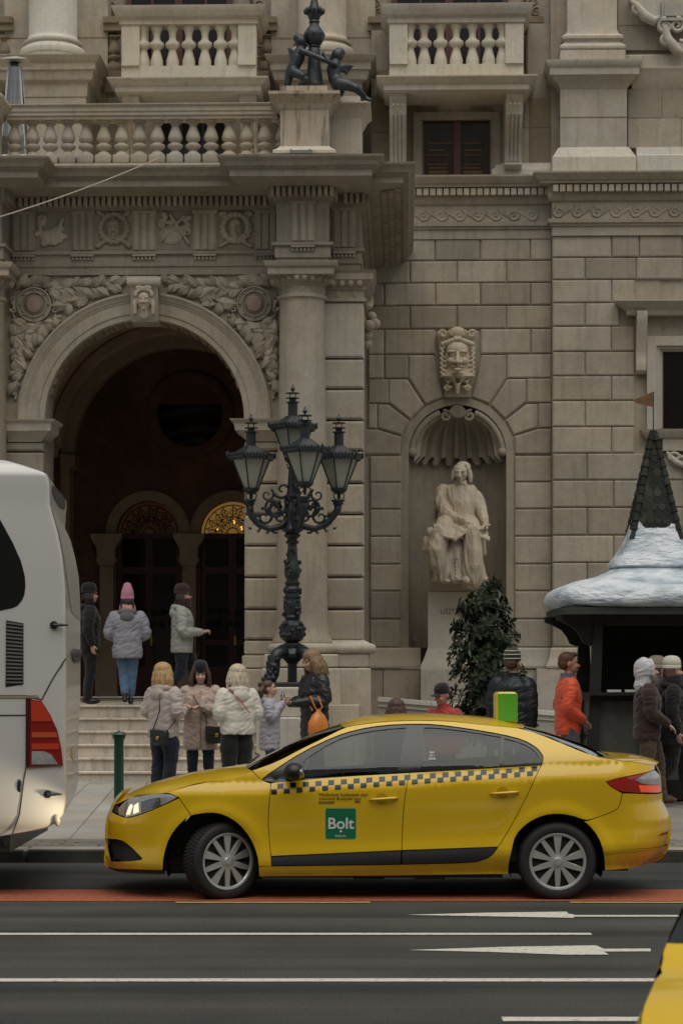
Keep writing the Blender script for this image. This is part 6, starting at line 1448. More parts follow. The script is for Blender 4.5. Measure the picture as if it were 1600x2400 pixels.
g = MB(); g.bbox(Up(985), Up(1159), vP-.38, vP+.5, .2, Zp(1570), .006); g.build('plinth', SL, psd)
cu = bpy.data.curves.new('inscription', 'FONT'); cu.body = 'LISZT FERENC'; cu.size = .135; cu.extrude = .002; cu.align_y = 'CENTER'; cu.space_character = 1.25; cu.materials.append(mat('cut_letters', (.05,.04,.03), .8))
to = bpy.data.objects.new('inscription', cu); link(to); to.parent = psd; to.matrix_local = Matrix.Translation(-OFF[psd.name])@T(Up(1032), vP-.252, Zp(1434))@RX(R(90))@SCL(.62,1,1); TXT.append(to)
vT = 40.12; sta = bthing('statue', bu(1072,vT), vT, bz(1365,vT,1072), 'seated pale stone man with long hair and score on his lap', 'statue')
def Q(cx, cy, d): px, py = 900+cx/4.356, 1060+cy/4.356; return Vector((bu(px, vT-d), vT-d, bz(py, vT-d, 1072)))
g = MB(); k = 1/4.356/130
e = lambda cx, cy, d, rx, ry, rz, rot=None: g.ell(Q(cx,cy,d), (rx*k, ry*k, rz*k), rot, n=16, m=12)
# head, face and hair (a piece of its own so that the chisel marks of the robe spare the face)
robe, g = g, MB()
e(782,215,.22,62,75,88); e(770,180,.20,66,70,55); e(778,262,.27,40,45,38)
g.tube([Q(772,190,.40), Q(768,218,.46), Q(770,243,.48), Q(772,252,.42)], [12*k,15*k,22*k,16*k], 8)
for q in (-1, 1): e(770+q*34,190,.37,28,18,9); e(772+q*36,232,.33,22,20,20)
e(772,266,.385,22,10,6); e(775,290,.36,20,16,12)
for q, pts_ in ((-1, [(740,140),(715,190),(705,240),(695,285)]), (1, [(850,150),(872,210),(878,260),(880,310)])):
    for j in range(4): g.tube([Q(x+j*6*-q, y, .20-.05*j) for x, y in pts_], [22*k,26*k,26*k,16*k], 8)
e(805,150,.12,78,80,58)
for q in range(14):
    a = -1.1+q*.28; g.tube([Q(800+40*math.sin(a),118,.20+.10*math.cos(a)), Q(790+82*math.sin(a),170,.16+.16*math.cos(a)), Q(790+92*math.sin(a),235,.12+.10*math.cos(a))], [8*k,13*k,9*k], 6) if abs(a) > .75 else None
headmb, g = g, robe
g.tube([Q(790,285,.18), Q(790,330,.15)], [46*k,56*k], 12); g.tube([Q(790,318,.18), Q(780,345,.20)], [62*k,70*k], 14)
# torso
rr = []
for cy, cx, rx, ry, d in ((335,775,120,80,.12),(370,765,185,105,.12),(430,770,195,120,.14),(510,785,165,125,.18),(590,790,140,125,.20),(660,780,160,140,.20),(760,770,210,160,.20)):
    c = Q(cx, cy, d); rr.append([(c.x+rx*k*math.cos(a), c.y+ry*k*math.sin(a), c.z) for a in [i*math.pi/10 for i in range(20)]])
g.loft(rr[::-1])
g.cap([Q(600,400,.15), Q(575,500,.22), Q(640,640,.40)], [72*k,70*k,62*k], 12); g.cap([Q(640,640,.40), Q(740,690,.62), Q(820,705,.78)], [62*k,52*k,38*k], 12)
g.cap([Q(935,440,.12), Q(975,530,.20), Q(1000,630,.36)], [62*k,58*k,50*k], 12); g.cap([Q(1000,630,.36), Q(1020,680,.60), Q(1030,715,.76)], [50*k,44*k,34*k], 12)
for bx_, by_, dx in ((880,725,1),(1035,745,-1)):
    g.ell(Q(bx_,by_,.84), (42*k,42*k,20*k))
    for j in range(4): g.cap([Q(bx_+10*dx+j*10*dx, by_+4+j*2, .88), Q(bx_+28*dx+j*12*dx, by_+20+j*3, .97), Q(bx_+36*dx+j*10*dx, by_+42, 1.0)], [11*k,10*k,8*k], 6)
    g.cap([Q(bx_-20*dx, by_+5, .85), Q(bx_-10*dx, by_+38, .93)], [12*k,9*k], 6)
# robe: thighs, knees, shins with hanging folds
for hx, kx, ky, fx_, fy, dk in ((690,570,860,560,1290,.82),(830,905,850,835,1270,.90)):
    g.cap([Q(hx,740,.15), Q((hx+kx)/2,760,.55), Q(kx,ky-20,dk)], [105*k,112*k,88*k], 14)
    if kx < 700: g.cap([Q(kx,ky,dk), Q(532,1000,dk+.06), Q(548,1130,dk+.02), Q(600,1290,dk-.1)], [92*k,98*k,92*k,56*k], 14)
    else: g.cap([Q(kx,ky,dk), Q(905,1000,dk+.03), Q(900,1150,dk-.0), Q(890,1275,dk-.1)], [90*k,92*k,104*k,128*k], 14)
g.cap([Q(720,900,.86), Q(672,1080,.90), Q(612,1290,.88)], [30*k,40*k,46*k], 10); g.cap([Q(745,960,.84), Q(735,1120,.90), Q(728,1290,.90)], [34*k,44*k,52*k], 10); g.cap([Q(640,880,.9), Q(560,1010,.98), Q(520,1100,.9)], [16*k,24*k,14*k], 8)
if True:
    pass
rr = []
for cy, x0, x1, d0, d1 in ((900,490,970,.2,.86),(1000,475,985,.1,.92),(1150,500,1005,.1,.93),(1250,530,1025,.05,.95),(1318,545,1050,.0,.98)):
    n_ = 40; r = []
    for i in range(n_):
        a = 2*math.pi*i/n_; fo = 1+.09*math.sin(a*9+cy*.004); c = Q((x0+x1)/2, cy, (d0+d1)/2); r.append((c.x+(x1-x0)/2*k*math.cos(a)*fo, c.y+(d1-d0)/2*math.sin(a)*fo, c.z))
    rr.append(r)
g.loft(rr[::-1])
for j in range(9):
    x = 520+j*58; g.tube([Q(x*.85+110,900,.80), Q(x,1080,.90+.05*math.sin(j*2)), Q(x+22*math.sin(j*1.7),1305,.90-.12*abs(x-770)/260)], [8*k,24*k,26*k], 8)
g.cap([Q(820,1270,.85), Q(835,1310,1.02)], [36*k,34*k], 10); e(640,1318,.85,50,70,16); e(980,1300,.7,60,70,18)
for j in range(6): g.ell(Q(725,1080+j*38,.99), (11*k,11*k,11*k), n=8, m=6)
for j in range(4): g.ell(Q(775,400+j*60,.145+.36), (8*k,8*k,8*k), n=8, m=6)
# score, chair and draped coat
def sheet(pts, th=.03):
    n_ = len(pts); a = [Q(*p) for p in pts]; g.add(a+[p-Vector((0,0,th)) for p in a], [tuple(range(n_)), tuple(range(2*n_-1,n_-1,-1))]+[(i,(i+1)%n_,(i+1)%n_+n_,i+n_) for i in range(n_)])
g.tube([Q(500,750,.75), Q(620,860,1.0), Q(720,885,1.08), Q(790,850,1.05), Q(840,790,.98)], [22*k,16*k,14*k,14*k,16*k], 8)
sheet([(500,745,.75),(620,870,1.02),(725,895,1.10),(840,795,1.0),(800,735,.72),(640,690,.5)]); sheet([(840,795,1.0),(1075,885,1.02),(1060,800,.80),(950,735,.66),(820,735,.72)], .05)
g.cap([Q(500,800,.35), Q(440,900,.40), Q(410,1000,.45)], [40*k,45*k,25*k], 8); g.cap([Q(470,820,.4), Q(480,1000,.35), Q(500,1300,.3)], [50*k,40*k,40*k], 10); g.cap([Q(540,560,-.05), Q(500,760,.05)], [26*k,30*k], 8); g.cap([Q(1000,880,.4), Q(1015,1040,.4)], [30*k,20*k], 8)
x0 = Q(480,1320,.0); x1 = Q(1040,1320,.0); g.box(x0.x, x1.x, vT-.75, vT+.35, x0.z-.02, x0.z+.04)
fig = fuse(g.build('figure', M['statue'], sta), .0135, 1); fig['crease'] = -.030
fuse(headmb.build('head', M['statue'], sta), .010, 1)
g = MB(); v = VW+.3; g.box(bu(968,v), bu(975,v), v-.05, v+.05, bz(1503,v), bz(1484,v)); g.tube([(bu(971,v), v, bz(1518,v)), (bu(971,v), v, bz(1500,v))], .012, 6)
fl2 = g.build('niche_spotlight', mat('grey_lamp', (.25,.24,.21), .5), None, label='small grey spotlight on a stub at the foot of the niche', cat='spotlight', origin=(bu(971,v), v, bz(1518,v))); fl2.location = b2w(bu(971,v), v, bz(1518,v)); fl2.rotation_euler.z = -TH
# ---------------------------------------------------------------- market kiosk with a snowy roof
KYc = 28.6; KX = XW(1530, KYc); kg = pave_z(KYc)
kio = thing('market_kiosk', (KX, KYc, kg), 'dark market kiosk with snow-covered roof and shingled spire', 'kiosk')
dk = mat('kiosk_dark_wood', (.012,.011,.010), .6, var=.3, vscale=12); kgls = glass_mat('kiosk_glass', (.30,.32,.31), .0)
def snow_mat():
    m, nt, n, l, b = newmat('painted_snow'); g = n.new('ShaderNodeNewGeometry'); t = n.new('ShaderNodeTexNoise'); t.inputs['Scale'].default_value = 2.6; t.inputs['Detail'].default_value = 7; t.inputs['Roughness'].default_value = .62
    mp = n.new('ShaderNodeMapping'); mp.inputs['Scale'].default_value = (1,1,2.6); l.new(g.outputs['Position'], mp.inputs[0]); l.new(mp.outputs[0], t.inputs['Vector'])
    c = n.new('ShaderNodeValToRGB'); e = c.color_ramp.elements; e[0].position = .33; e[0].color = (.26,.33,.39,1); e[1].position = .60; e[1].color = (.66,.70,.74,1); l.new(t.outputs[0], c.inputs[0]); l.new(c.outputs[0], b.inputs['Base Color']); b.inputs['Roughness'].default_value = .45
    q = n.new('ShaderNodeBump'); q.inputs['Strength'].default_value = .9; q.inputs['Distance'].default_value = .06; t2 = n.new('ShaderNodeTexNoise'); t2.inputs['Scale'].default_value = 7; t2.inputs['Detail'].default_value = 5; l.new(mp.outputs[0], t2.inputs['Vector']); l.new(t2.outputs[0], q.inputs['Height']); l.new(q.outputs[0], b.inputs['Normal']); return m
snowm = snow_mat()
def sq_loft(rows, sup, n=64, amp=.0, seed=0, lift=0.0):
    out = []
    for z, hf in rows:
        r = []
        for i in range(n):
            a = 2*math.pi*i/n; c, d = math.cos(a), math.sin(a); x, y = hf*math.copysign(abs(c)**(2/sup), c), hf*math.copysign(abs(d)**(2/sup), d)
            q = noise.noise(Vector((x*2.2+seed, y*2.2, z*3)))*amp; cr_ = (abs(c*d)*2)**3 if lift else 0; zl_ = z+q*.5*hf*.35+lift*cr_*max(0, (z-3.3)/.35); r.append((KX+x*(1+q)*(1-.28*cr_*lift*max(0,(z-3.3)/.35)), KYc+y*(1+q)*(1-.28*cr_*lift*max(0,(z-3.3)/.35)), zl_))
        out.append(r)
    return out
g = MB(); g.loft(sq_loft([(2.585,1.20),(2.60,1.30),(2.64,1.345),(2.72,1.355),(2.80,1.31),(2.86,1.24),(2.92,1.06),(2.96,.90),(3.01,.72),(3.06,.60),(3.11,.52)], 4.5, amp=.05)); g.build('snow_eave', snowm, kio, smooth=60)
g = MB(); g.loft(sq_loft([(3.08,.48),(3.13,.56),(3.17,.55),(3.24,.50),(3.36,.42),(3.50,.345),(3.58,.312),(3.62,.29),(3.62,.27)], 4.5, amp=.04, seed=7, lift=.16)); g.build('snow_skirt', snowm, kio, smooth=60)
for sx in ():
    for sy in (-1, 1): g = MB(); g.cap([(KX+sx*.29, KYc+sy*.29, 3.50), (KX+sx*.255, KYc+sy*.255, 3.66), (KX+sx*.235, KYc+sy*.235, 3.75)], [.06,.05,.02], 8); g.build('snow_tongue', snowm, kio, smooth=True)
za, zb_ = 3.40, 4.90; hb = .315
g = MB(); g.add([(KX-hb,KYc-hb,za),(KX+hb,KYc-hb,za),(KX+hb,KYc+hb,za),(KX-hb,KYc+hb,za),(KX,KYc,zb_+.02)], [(0,1,4),(1,2,4),(2,3,4),(3,0,4)]); tilem = stone('mossy_tile', (.036,.041,.036), var=.4, rand=.5, pits=.2); spire = g.build('spire', tilem, kio)
tm = MB(); pts_ = [(-.5,.5),(.5,.5),(.5,-.1),(.42,-.32),(.25,-.46),(0,-.52),(-.25,-.46),(-.42,-.32),(-.5,-.1)]; tm.prism(pts_, -.5, .5, 'y'); tme_ = tm.mesh('roof_tile', tilem)
for face_ in range(4):
    for r in range(15):
        t = (r+.3)/15; z = lerp(za+.05, zb_-.12, t); hw = hb*(1-(z-za)/(zb_-za)); wd = .105; n_ = max(1, int(round(2*hw/wd)))
        for i in range(n_):
            x = -hw+2*hw*(i+.5+(.25 if r % 2 else -.25)*(n_ > 1))/n_
            if abs(x) > hw-.02 and n_ > 1: continue
            tl_ = math.atan2(hb, zb_-za)
            inst(tme_, 'roof_tile', spire, T(KX, KYc, 0)@RZ(face_*math.pi/2)@T(x, -hw-.008, z)@RX(-tl_-.05+random.uniform(-.03,.03))@SCL(min(wd*.97, 2*hw/n_*.97), .018, .155))
rt_ = MB(); rt_.lathe(0,0,[(.030,0),(.045,-.13),(.038,-.13),(.024,0)],10); rtm = rt_.mesh('ridge_tile', tilem, smooth=40)
for sx in (-1, 1):
    for sy in (-1, 1):
        for r in range(12):
            t = (r+1)/12.2; z = lerp(za+.08, zb_, t); hw = hb*(1-(z-za)/(zb_-za)); d = Vector((sx*hb, sy*hb, za-zb_)).normalized()
            inst(rtm, 'ridge_tile', spire, Matrix.Translation((KX+sx*(hw+.008), KYc+sy*(hw+.008), z))@(-d).to_track_quat('Z','X').to_matrix().to_4x4())
g = MB(); g.tube([(KX,KYc,4.85),(KX,KYc,5.38)], .008, 6); zf_ = lambda py: ZW(py, KYc); xf_ = lambda px: XW(px, KYc); pole = g.build('flag_pole', M['iron'], kio)
g = MB(); g.prism([(xf_(1529),zf_(918)),(xf_(1530),zf_(954)),(xf_(1493),zf_(946)),(xf_(1484),zf_(940)),(xf_(1491),zf_(934))], KYc-.006, KYc+.006); g.build('weather_vane', M['rust'], pole)
g = MB(); g.box(KX-1.26, KX+1.26, KYc-1.26, KYc+1.26, 2.50, 2.585); g.build('eave_board', mat('eave_green', (.035,.042,.033), .6), kio)
bw_ = .80
for sx in (-1, 1):
    for sy in (-1, 1):
        g = MB(); x, y = KX+sx*bw_, KYc+sy*bw_
        g.loft([[(x+sx*o-w_, y+sy*o-w_, z), (x+sx*o+w_, y+sy*o-w_, z), (x+sx*o+w_, y+sy*o+w_, z), (x+sx*o-w_, y+sy*o+w_, z)] for z, o, w_ in ((kg,.11,.075),(1.4,.05,.065),(2.5,.0,.06))]); g.build('corner_post', dk, kio)
        g = MB(); g.prism([(0,2.5),(.50,2.5),(.49,2.43),(.40,2.40),(.27,2.33),(.20,2.24),(.16,2.15),(.08,2.12),(0,2.14)], -.04, .04); g.v = [(KX+sx*(bw_+.03+p[0]), KYc+sy*bw_+p[1], p[2]) for p in g.v]; g.build('eave_bracket', dk, kio)
for i, (a, b) in enumerate((((-1,-1),(1,-1)),((-1,1),(1,1)),((-1,-1),(-1,1)),((1,-1),(1,1)))):
    x0, x1 = KX+a[0]*bw_, KX+b[0]*bw_; y0, y1 = KYc+a[1]*bw_, KYc+b[1]*bw_; hx, hy = (.0,.03) if y0 == y1 else (.03,.0)
    [MB().box(min(x0,x1)-hx*q, max(x0,x1)+hx*q, min(y0,y1)-hy*q, max(y0,y1)+hy*q, za_, zb2).build('rail', dk, kio) for q, za_, zb2 in ((1,2.36,2.5),(2,1.42,1.52),(1,kg,kg+.25))]
    g = MB(); g.box(min(x0,x1)-hx*.3, max(x0,x1)+hx*.3, min(y0,y1)-hy*.3, max(y0,y1)+hy*.3, kg+.2, 1.45); g.build('lower_panel', dk if i not in (0, 2) else mat('kiosk_grey_panel', (.10,.105,.095), .5, var=.3), kio)
    if i in (2, 3): g = MB(); g.box(min(x0,x1)-hx*.2, max(x0,x1)+hx*.2, min(y0,y1)-hy*.2, max(y0,y1)+hy*.2, 1.5, 2.38); g.build('pane', kgls, kio)
g = MB(); g.box(KX-.75, KX+.75, KYc+.3, KYc+.75, kg, 2.4); g.build('back_shelves', dk, kio)
g = MB(); g.box(KX-.95, KX+.9, KYc-1.08, KYc-.80, 1.50, 1.535); g.build('counter', dk, kio)
for x in (-.72, -.5, .0): g = MB(); g.box(KX+x, KX+x+.17, KYc-1.09, KYc-1.02, 1.54, 1.57); g.build('counter_light', mat('pale_tray', (.5,.5,.47), .5) if x < -.7 else bpy.data.materials['pale_tray'], kio)
# ---------------------------------------------------------------- shrub before the niche
def leaf_shrub(name, label, Y, prof_, n_tips, base_z, leaf, seed, maxobj, group=None):
    random.seed(seed); gx = XW(prof_[-1][1], Y); sh_ = thing(name, (gx, Y, base_z), label, 'shrub', group)
    lm = [mat(name+'_leaf_%d' % i, c, .42, coat=.15, spec=.4) for i, c in enumerate(((.020,.033,.016),(.030,.046,.020),(.016,.024,.013)))]
    mes = []
    for m_ in lm:
        b = MB(); b.add([(0,0,0),(leaf*.3,leaf*.17,.012),(leaf*.65,leaf*.19,.004),(leaf,0,-leaf*.18),(leaf*.65,-leaf*.19,.004),(leaf*.3,-leaf*.17,.012),(leaf*.45,0,-.008)], [(0,1,6),(1,2,6),(2,3,6),(3,4,6),(4,5,6),(5,0,6)]); mes.append(b.mesh('leaf', m_, smooth=60))
    py0, py1 = prof_[0][0], prof_[-1][0]; st_ = MB(); st_.tube([(gx, Y, base_z), (XW(prof_[len(prof_)//2][1], Y), Y, ZW((py0+py1)/2, Y)), (XW(prof_[0][1], Y), Y, ZW(py0+8, Y))], [.035,.022,.008], 7)
    rest = [MB() for _ in lm]; cnt = 0; allm = []
    for t in range(n_tips):
        py = lerp(py0, py1, random.random()**.85); cx = interp([(p[0], p[1]) for p in prof_], py); hw = interp([(p[0], p[2]) for p in prof_], py)/F*Y
        a = random.uniform(0, 6.283); rr = hw*(random.random()**.45); c = Vector((XW(cx, Y)+rr*math.cos(a), Y+rr*math.sin(a), ZW(py, Y)))
        out = Vector((math.cos(a), math.sin(a), .55)).normalized(); axis0 = Vector((XW(cx, Y), Y, c.z-.12)); st_.tube([axis0, c], [.008,.004], 5)
        nl = random.randint(6, 9); q0 = random.random()*6
        for k in range(nl):
            b = q0+k*2.4; tl = random.uniform(.5, 1.25); up = out.to_track_quat('Z', 'Y').to_matrix().to_4x4()
            Mx = Matrix.Translation(c-out*random.uniform(0,.07))@up@RZ(b)@RY(-tl+.6)@SCL(*(random.uniform(.75,1.2),)*3); allm.append(((c.y-Y), random.randrange(3), Mx))
    allm.sort(key=lambda q: q[0])
    for i, (_, mi, Mx) in enumerate(allm):
        if i < maxobj: inst(mes[mi], 'leaf', sh_, Mx)
        else: rest[mi].add([Mx@v.co for v in mes[mi].vertices], [tuple(p.vertices) for p in mes[mi].polygons])
    R_ = MB()
    for i, r in enumerate(rest): R_.cur = i; R_.add(r.v, r.f)
    if R_.v: R_.build('foliage', lm, sh_, smooth=60)['kind'] = 'stuff'
    st_.build('stems', mat(name+'_bark', (.05,.04,.028), .8), sh_); return sh_
SY = 33.0
leaf_shrub('evergreen_shrub', 'tall cone-shaped evergreen shrub before the statue pedestal', SY, [(1368,1158,8),(1392,1144,42),(1420,1132,62),(1450,1128,72),(1500,1138,86),(1540,1136,90),(1580,1142,90),(1620,1146,98),(1660,1156,102),(1700,1160,96),(1740,1158,66)], 440, .2, .135, 4, 290)
leaf_shrub('small_shrub', 'small dark green shrub at the foot of the kiosk post', 27.6, [(1705,1372,8),(1720,1366,14),(1745,1364,18),(1800,1364,18)], 16, .17, .06, 9, 130)
# ---------------------------------------------------------------- bronze cherubs with lamp stem on the porch pedestal
vC = 33.62; zC = bz(201, vC, 730)
che = bthing('cherub_group', bu(716,vC), vC, zC, 'dark bronze winged cherubs holding a lamp stem on the porch pedestal', 'sculpture')
K = lambda cx, cy, d=0: Vector((bu(600+cx/5.227, vC-d), vC-d, bz(cy/5.227, vC-d, 740))); kk_ = 1/5.227/155
g = MB(); c = K(745,1040); pr_ = [(1045,118),(980,108),(900,95),(800,82),(700,76),(605,74),(590,62),(575,78),(560,70),(545,85),(500,112),(440,124),(400,118),(360,95),(320,62),(290,54),(275,68),(262,66),(250,56),(220,74),(160,84),(110,72),(60,54),(0,40),(-150,30)]
g.lathe(K(712,500).x, vC, [(r*kk_, K(712,y).z) for y, r in pr_[::1]], 20)
for i in range(16): a = i*.785; g.ell((K(712,0).x+.105*math.cos(a)*kk_*1000, vC+.105*math.sin(a)*kk_*1000, K(0,430 if i < 8 else 140).z), (.035,.035,.05), n=8, m=6)
stem = g.build('lamp_stem', M['bronze'], che, smooth=50)
g = MB(); b_ = lambda *p: [K(*q) for q in p]
g.ell(K(550,510,.05), (76*kk_,80*kk_,82*kk_)); g.ell(K(605,545,.05), (34*kk_,40*kk_,36*kk_)); g.ell(K(632,548,.08), (12*kk_,14*kk_,12*kk_)); g.ell(K(520,470,.03), (70*kk_,80*kk_,60*kk_))
g.cap(b_((545,600,.05),(520,700,.06),(470,800,.06),(440,870,.05)), [64*kk_,82*kk_,76*kk_,80*kk_], 12)
g.cap(b_((560,625,.16),(700,680,.24),(820,730,.26),(975,800,.16)), [40*kk_,36*kk_,32*kk_,30*kk_], 10); g.cap(b_((520,640,-.1),(640,650,-.15),(720,640,-.15)), [38*kk_,34*kk_,28*kk_], 10)
g.cap(b_((430,880,.05),(400,950,.05),(385,1030,.05)), [70*kk_,54*kk_,48*kk_], 10); g.cap(b_((460,880,.12),(570,930,.2),(610,975,.2),(550,1035,.18)), [66*kk_,54*kk_,46*kk_,40*kk_], 10)
for i in range(5): g.cap(b_((480,650+i*8,-.08),(430,610+i*26,-.16),(395+i*6,590+i*30,-.2)), [26*kk_,22*kk_,12*kk_], 6)
fuse(g.build('climbing_cherub', M['bronze'], che), .0105, 2)
g = MB()
g.ell(K(995,680,.02), (78*kk_,78*kk_,80*kk_)); g.ell(K(930,705,.03), (30*kk_,36*kk_,36*kk_)); g.ell(K(905,708,.06), (12*kk_,12*kk_,12*kk_)); g.ell(K(1020,650,.0), (72*kk_,76*kk_,62*kk_))
g.cap(b_((975,770,.03),(945,850,.05),(960,950,.06),(1000,1030,.08)), [62*kk_,84*kk_,80*kk_,90*kk_], 12)
g.cap(b_((1010,1030,.14),(1130,1050,.22),(1225,1090,.22)), [82*kk_,66*kk_,52*kk_], 12); g.cap(b_((1225,1090,.22),(1300,1160,.18),(1345,1210,.16),(1395,1230,.2)), [50*kk_,40*kk_,30*kk_,24*kk_], 10); g.cap(b_((1000,1040,.0),(1040,1110,.05),(1030,1150,.05)), [70*kk_,50*kk_,44*kk_], 10)
g.cap(b_((930,790,.1),(880,740,.14),(835,670,.12)), [36*kk_,32*kk_,26*kk_], 8); g.ell(K(820,655,.12), (22*kk_,22*kk_,34*kk_))
for i in range(5): g.cap(b_((1010,830+i*8,-.06),(1090,810+i*18,-.14),(1190-i*22,815+i*28,-.2)), [26*kk_,24*kk_,10*kk_], 6)
fuse(g.build('seated_cherub', M['bronze'], che), .0105, 2)
# ---------------------------------------------------------------- patio heater on the porch roof, overhead wire
vH = 35.0; zH = zct; hcx = bu(36, vH)
hea = bthing('patio_heater', hcx, vH, zH, 'pyramid patio heater with square top behind the porch balustrade', 'patio heater')
stl = mat('brushed_steel', (.62,.65,.66), .4, metal=.15); hg = glass_mat('heater_tube_glass', (.75,.78,.80), .16)
zt_ = bz(152, vH, 36); wt, wb_ = .085, .21
for sx in (-1, 1):
    for sy in (-1, 1): g = MB(); g.tube([(hcx+sx*wb_, vH+sy*wb_, zH+.25), (hcx+sx*wt, vH+sy*wt, zt_)], .014, 6); g.build('frame_leg', stl, hea)
for a in range(4):
    g = MB(); g.add([(-wb_*.9,-wb_,zH+.5),(wb_*.9,-wb_,zH+.5),(wt*.9,-wt,zt_-.02),(-wt*.9,-wt,zt_-.02)], [(0,1,2,3)]); g.xf(T(hcx, vH, 0)@RZ(a*math.pi/2)); g.build('glass_side', hg, hea)
g = MB(); g.tube([(hcx, vH, zH+.5), (hcx, vH, zt_)], .05, 12); g.build('glass_tube', hg, hea, smooth=60)
g = MB(); g.bbox(hcx-.23, hcx+.23, vH-.23, vH+.23, zH, zH+.48, .02); g.build('gas_cabinet', stl, hea)
g = MB(); g.lathe(hcx, vH, [(.07,zt_-.02),(.09,zt_+.03),(.075,zt_+.08),(.05,zt_+.12)], 12); g.build('burner_cap', M['black'], hea, smooth=40)
g = MB(); z5 = bz(140, vH, 36); g.add([(hcx-.26,vH-.26,z5-.05),(hcx+.26,vH-.26,z5-.05),(hcx+.26,vH+.26,z5-.05),(hcx-.26,vH+.26,z5-.05),(hcx,vH,z5+.06)], [(0,1,4),(1,2,4),(2,3,4),(3,0,4),(0,3,2,1)]); g.build('top_reflector', mat('heater_plate', (.50,.46,.40), .4, metal=.4), hea)
g = MB(); g.ell((hcx+.02, vH, bz(305,vH)), (.02,.02,.10)); g.build('flame', M['glow'], hea, smooth=True)
pw_ = []
for i in range(21):
    t = i/20; A0, A1 = W(-260, 575, 31.0), W(372, 371, 33.0); p = A0.lerp(A1, t); p.z -= .22*4*t*(1-t)*.5; pw_.append(p)
g = MB(); g.tube(pw_, .011, 6); g.build('overhead_cable', mat('pale_cable', (.42,.37,.29), .6), None, label='thin pale cable slanting up to the porch cornice', cat='cable')
# ---------------------------------------------------------------- people
def fab(name, col, rough=.85, var=.10, sheen=.2, spec=.25, bump=.25): return mat(name, col, rough, var=var, vscale=9, sheen=sheen, spec=spec, bump=bump, bscale=22)
SKIN = mat('skin', (.50,.30,.22), .55, var=.08, vscale=12); SKIN2 = mat('skin_ruddy', (.40,.20,.14), .55, var=.08, vscale=12)
EYE = mat('eye_dark', (.03,.022,.018), .3); LIP = mat('lips', (.30,.11,.09), .5)
def puff(mb, pts, rad, n=14, step=.035, amp=.0, per=.09, flat=1.0, seed=0):
    "sleeve or leg: smooth tube through points with optional quilting bulges"
    pts = [Vector(p) for p in pts]; seg = [(pts[i+1]-pts[i]).length for i in range(len(pts)-1)]; L = sum(seg); cum = [0]
    for s in seg: cum.append(cum[-1]+s)
    m = max(4, int(L/step)); P = []; Rr = []
    for i in range(m+1):
        d = L*i/m; P.append(Vector([sinterp([(cum[j], pts[j][k]) for j in range(len(pts))], d) for k in range(3)]))
        r = interp([(cum[j], rad[j]) for j in range(len(pts))], d); Rr.append(r*(1-amp*.5+amp*abs(math.sin(math.pi*d/per))+.02*math.sin(d*31+seed)))
    mb.tube(P, Rr, n, flat=flat); mb.ell(P[0], Rr[0], n=n, m=8); mb.ell(P[-1], Rr[-1], n=n, m=8)
def trunk(mb, rows, amp=0.0, per=.11, step=.025, n=28, lean=(0,0), fold=.0, sup=2.3):
    "torso garment: rows (z, half width, half depth[, forward offset])"
    zs = [r[0] for r in rows]; z0, z1 = min(zs), max(zs); m = max(5, int((z1-z0)/step)); out = []
    f = lambda k, z: sinterp(sorted((r[0], r[k] if len(r) > k else 0.0) for r in rows), z)
    for i in range(m+1):
        z = lerp(z0, z1, i/m); q = 1-amp*.5+amp*abs(math.sin(math.pi*(z-z0)/per)); rx, ry, oy = f(1,z)*q, f(2,z)*q, f(3,z); r = []
        for k in range(n):
            a = 2*math.pi*k/n; c, s = math.cos(a), math.sin(a); fo = 1+fold*math.sin(a*7+z*9)*max(0, 1-(z-z0)/.5)
            r.append((rx*math.copysign(abs(c)**(2/sup), c)*fo+lean[0]*(z-z0), ry*math.copysign(abs(s)**(2/sup), s)*fo-oy+lean[1]*(z-z0), z))
        out.append(r)
    mb.loft(out)
def hand(mb, wr, d, nrm, s=1.0, curl=.6, side=1):
    "palm with four unequal fingers and a thumb"
    wr, d, nrm = Vector(wr), Vector(d).normalized(), Vector(nrm); nrm = (nrm-d*nrm.dot(d)).normalized(); x = d.cross(nrm)*side
    Mx = Matrix((x, nrm, d)).transposed(); mb.ell(wr+d*.055*s, (.041*s,.019*s,.055*s), Mx, n=12, m=8)
    for i, L in enumerate((.070,.078,.073,.058)):
        b = wr+d*.095*s+x*((i-1.5)*.0205*s); p1 = b+(d*math.cos(curl*.5)+nrm*math.sin(curl*.5))*L*.5*s; p2 = p1+(d*math.cos(curl*1.4)+nrm*math.sin(curl*1.4))*L*.5*s; mb.cap([b-d*.03*s, b, p1, p2], [.0105*s,.0105*s,.0098*s,.0085*s], 7)
    b = wr+d*.035*s-x*.034*s; mb.cap([b, b-x*.028*s+d*.03*s+nrm*.012*s, b-x*.03*s+d*.062*s+nrm*.028*s], [.0135*s,.0120*s,.0095*s], 7)
HS = 1.09
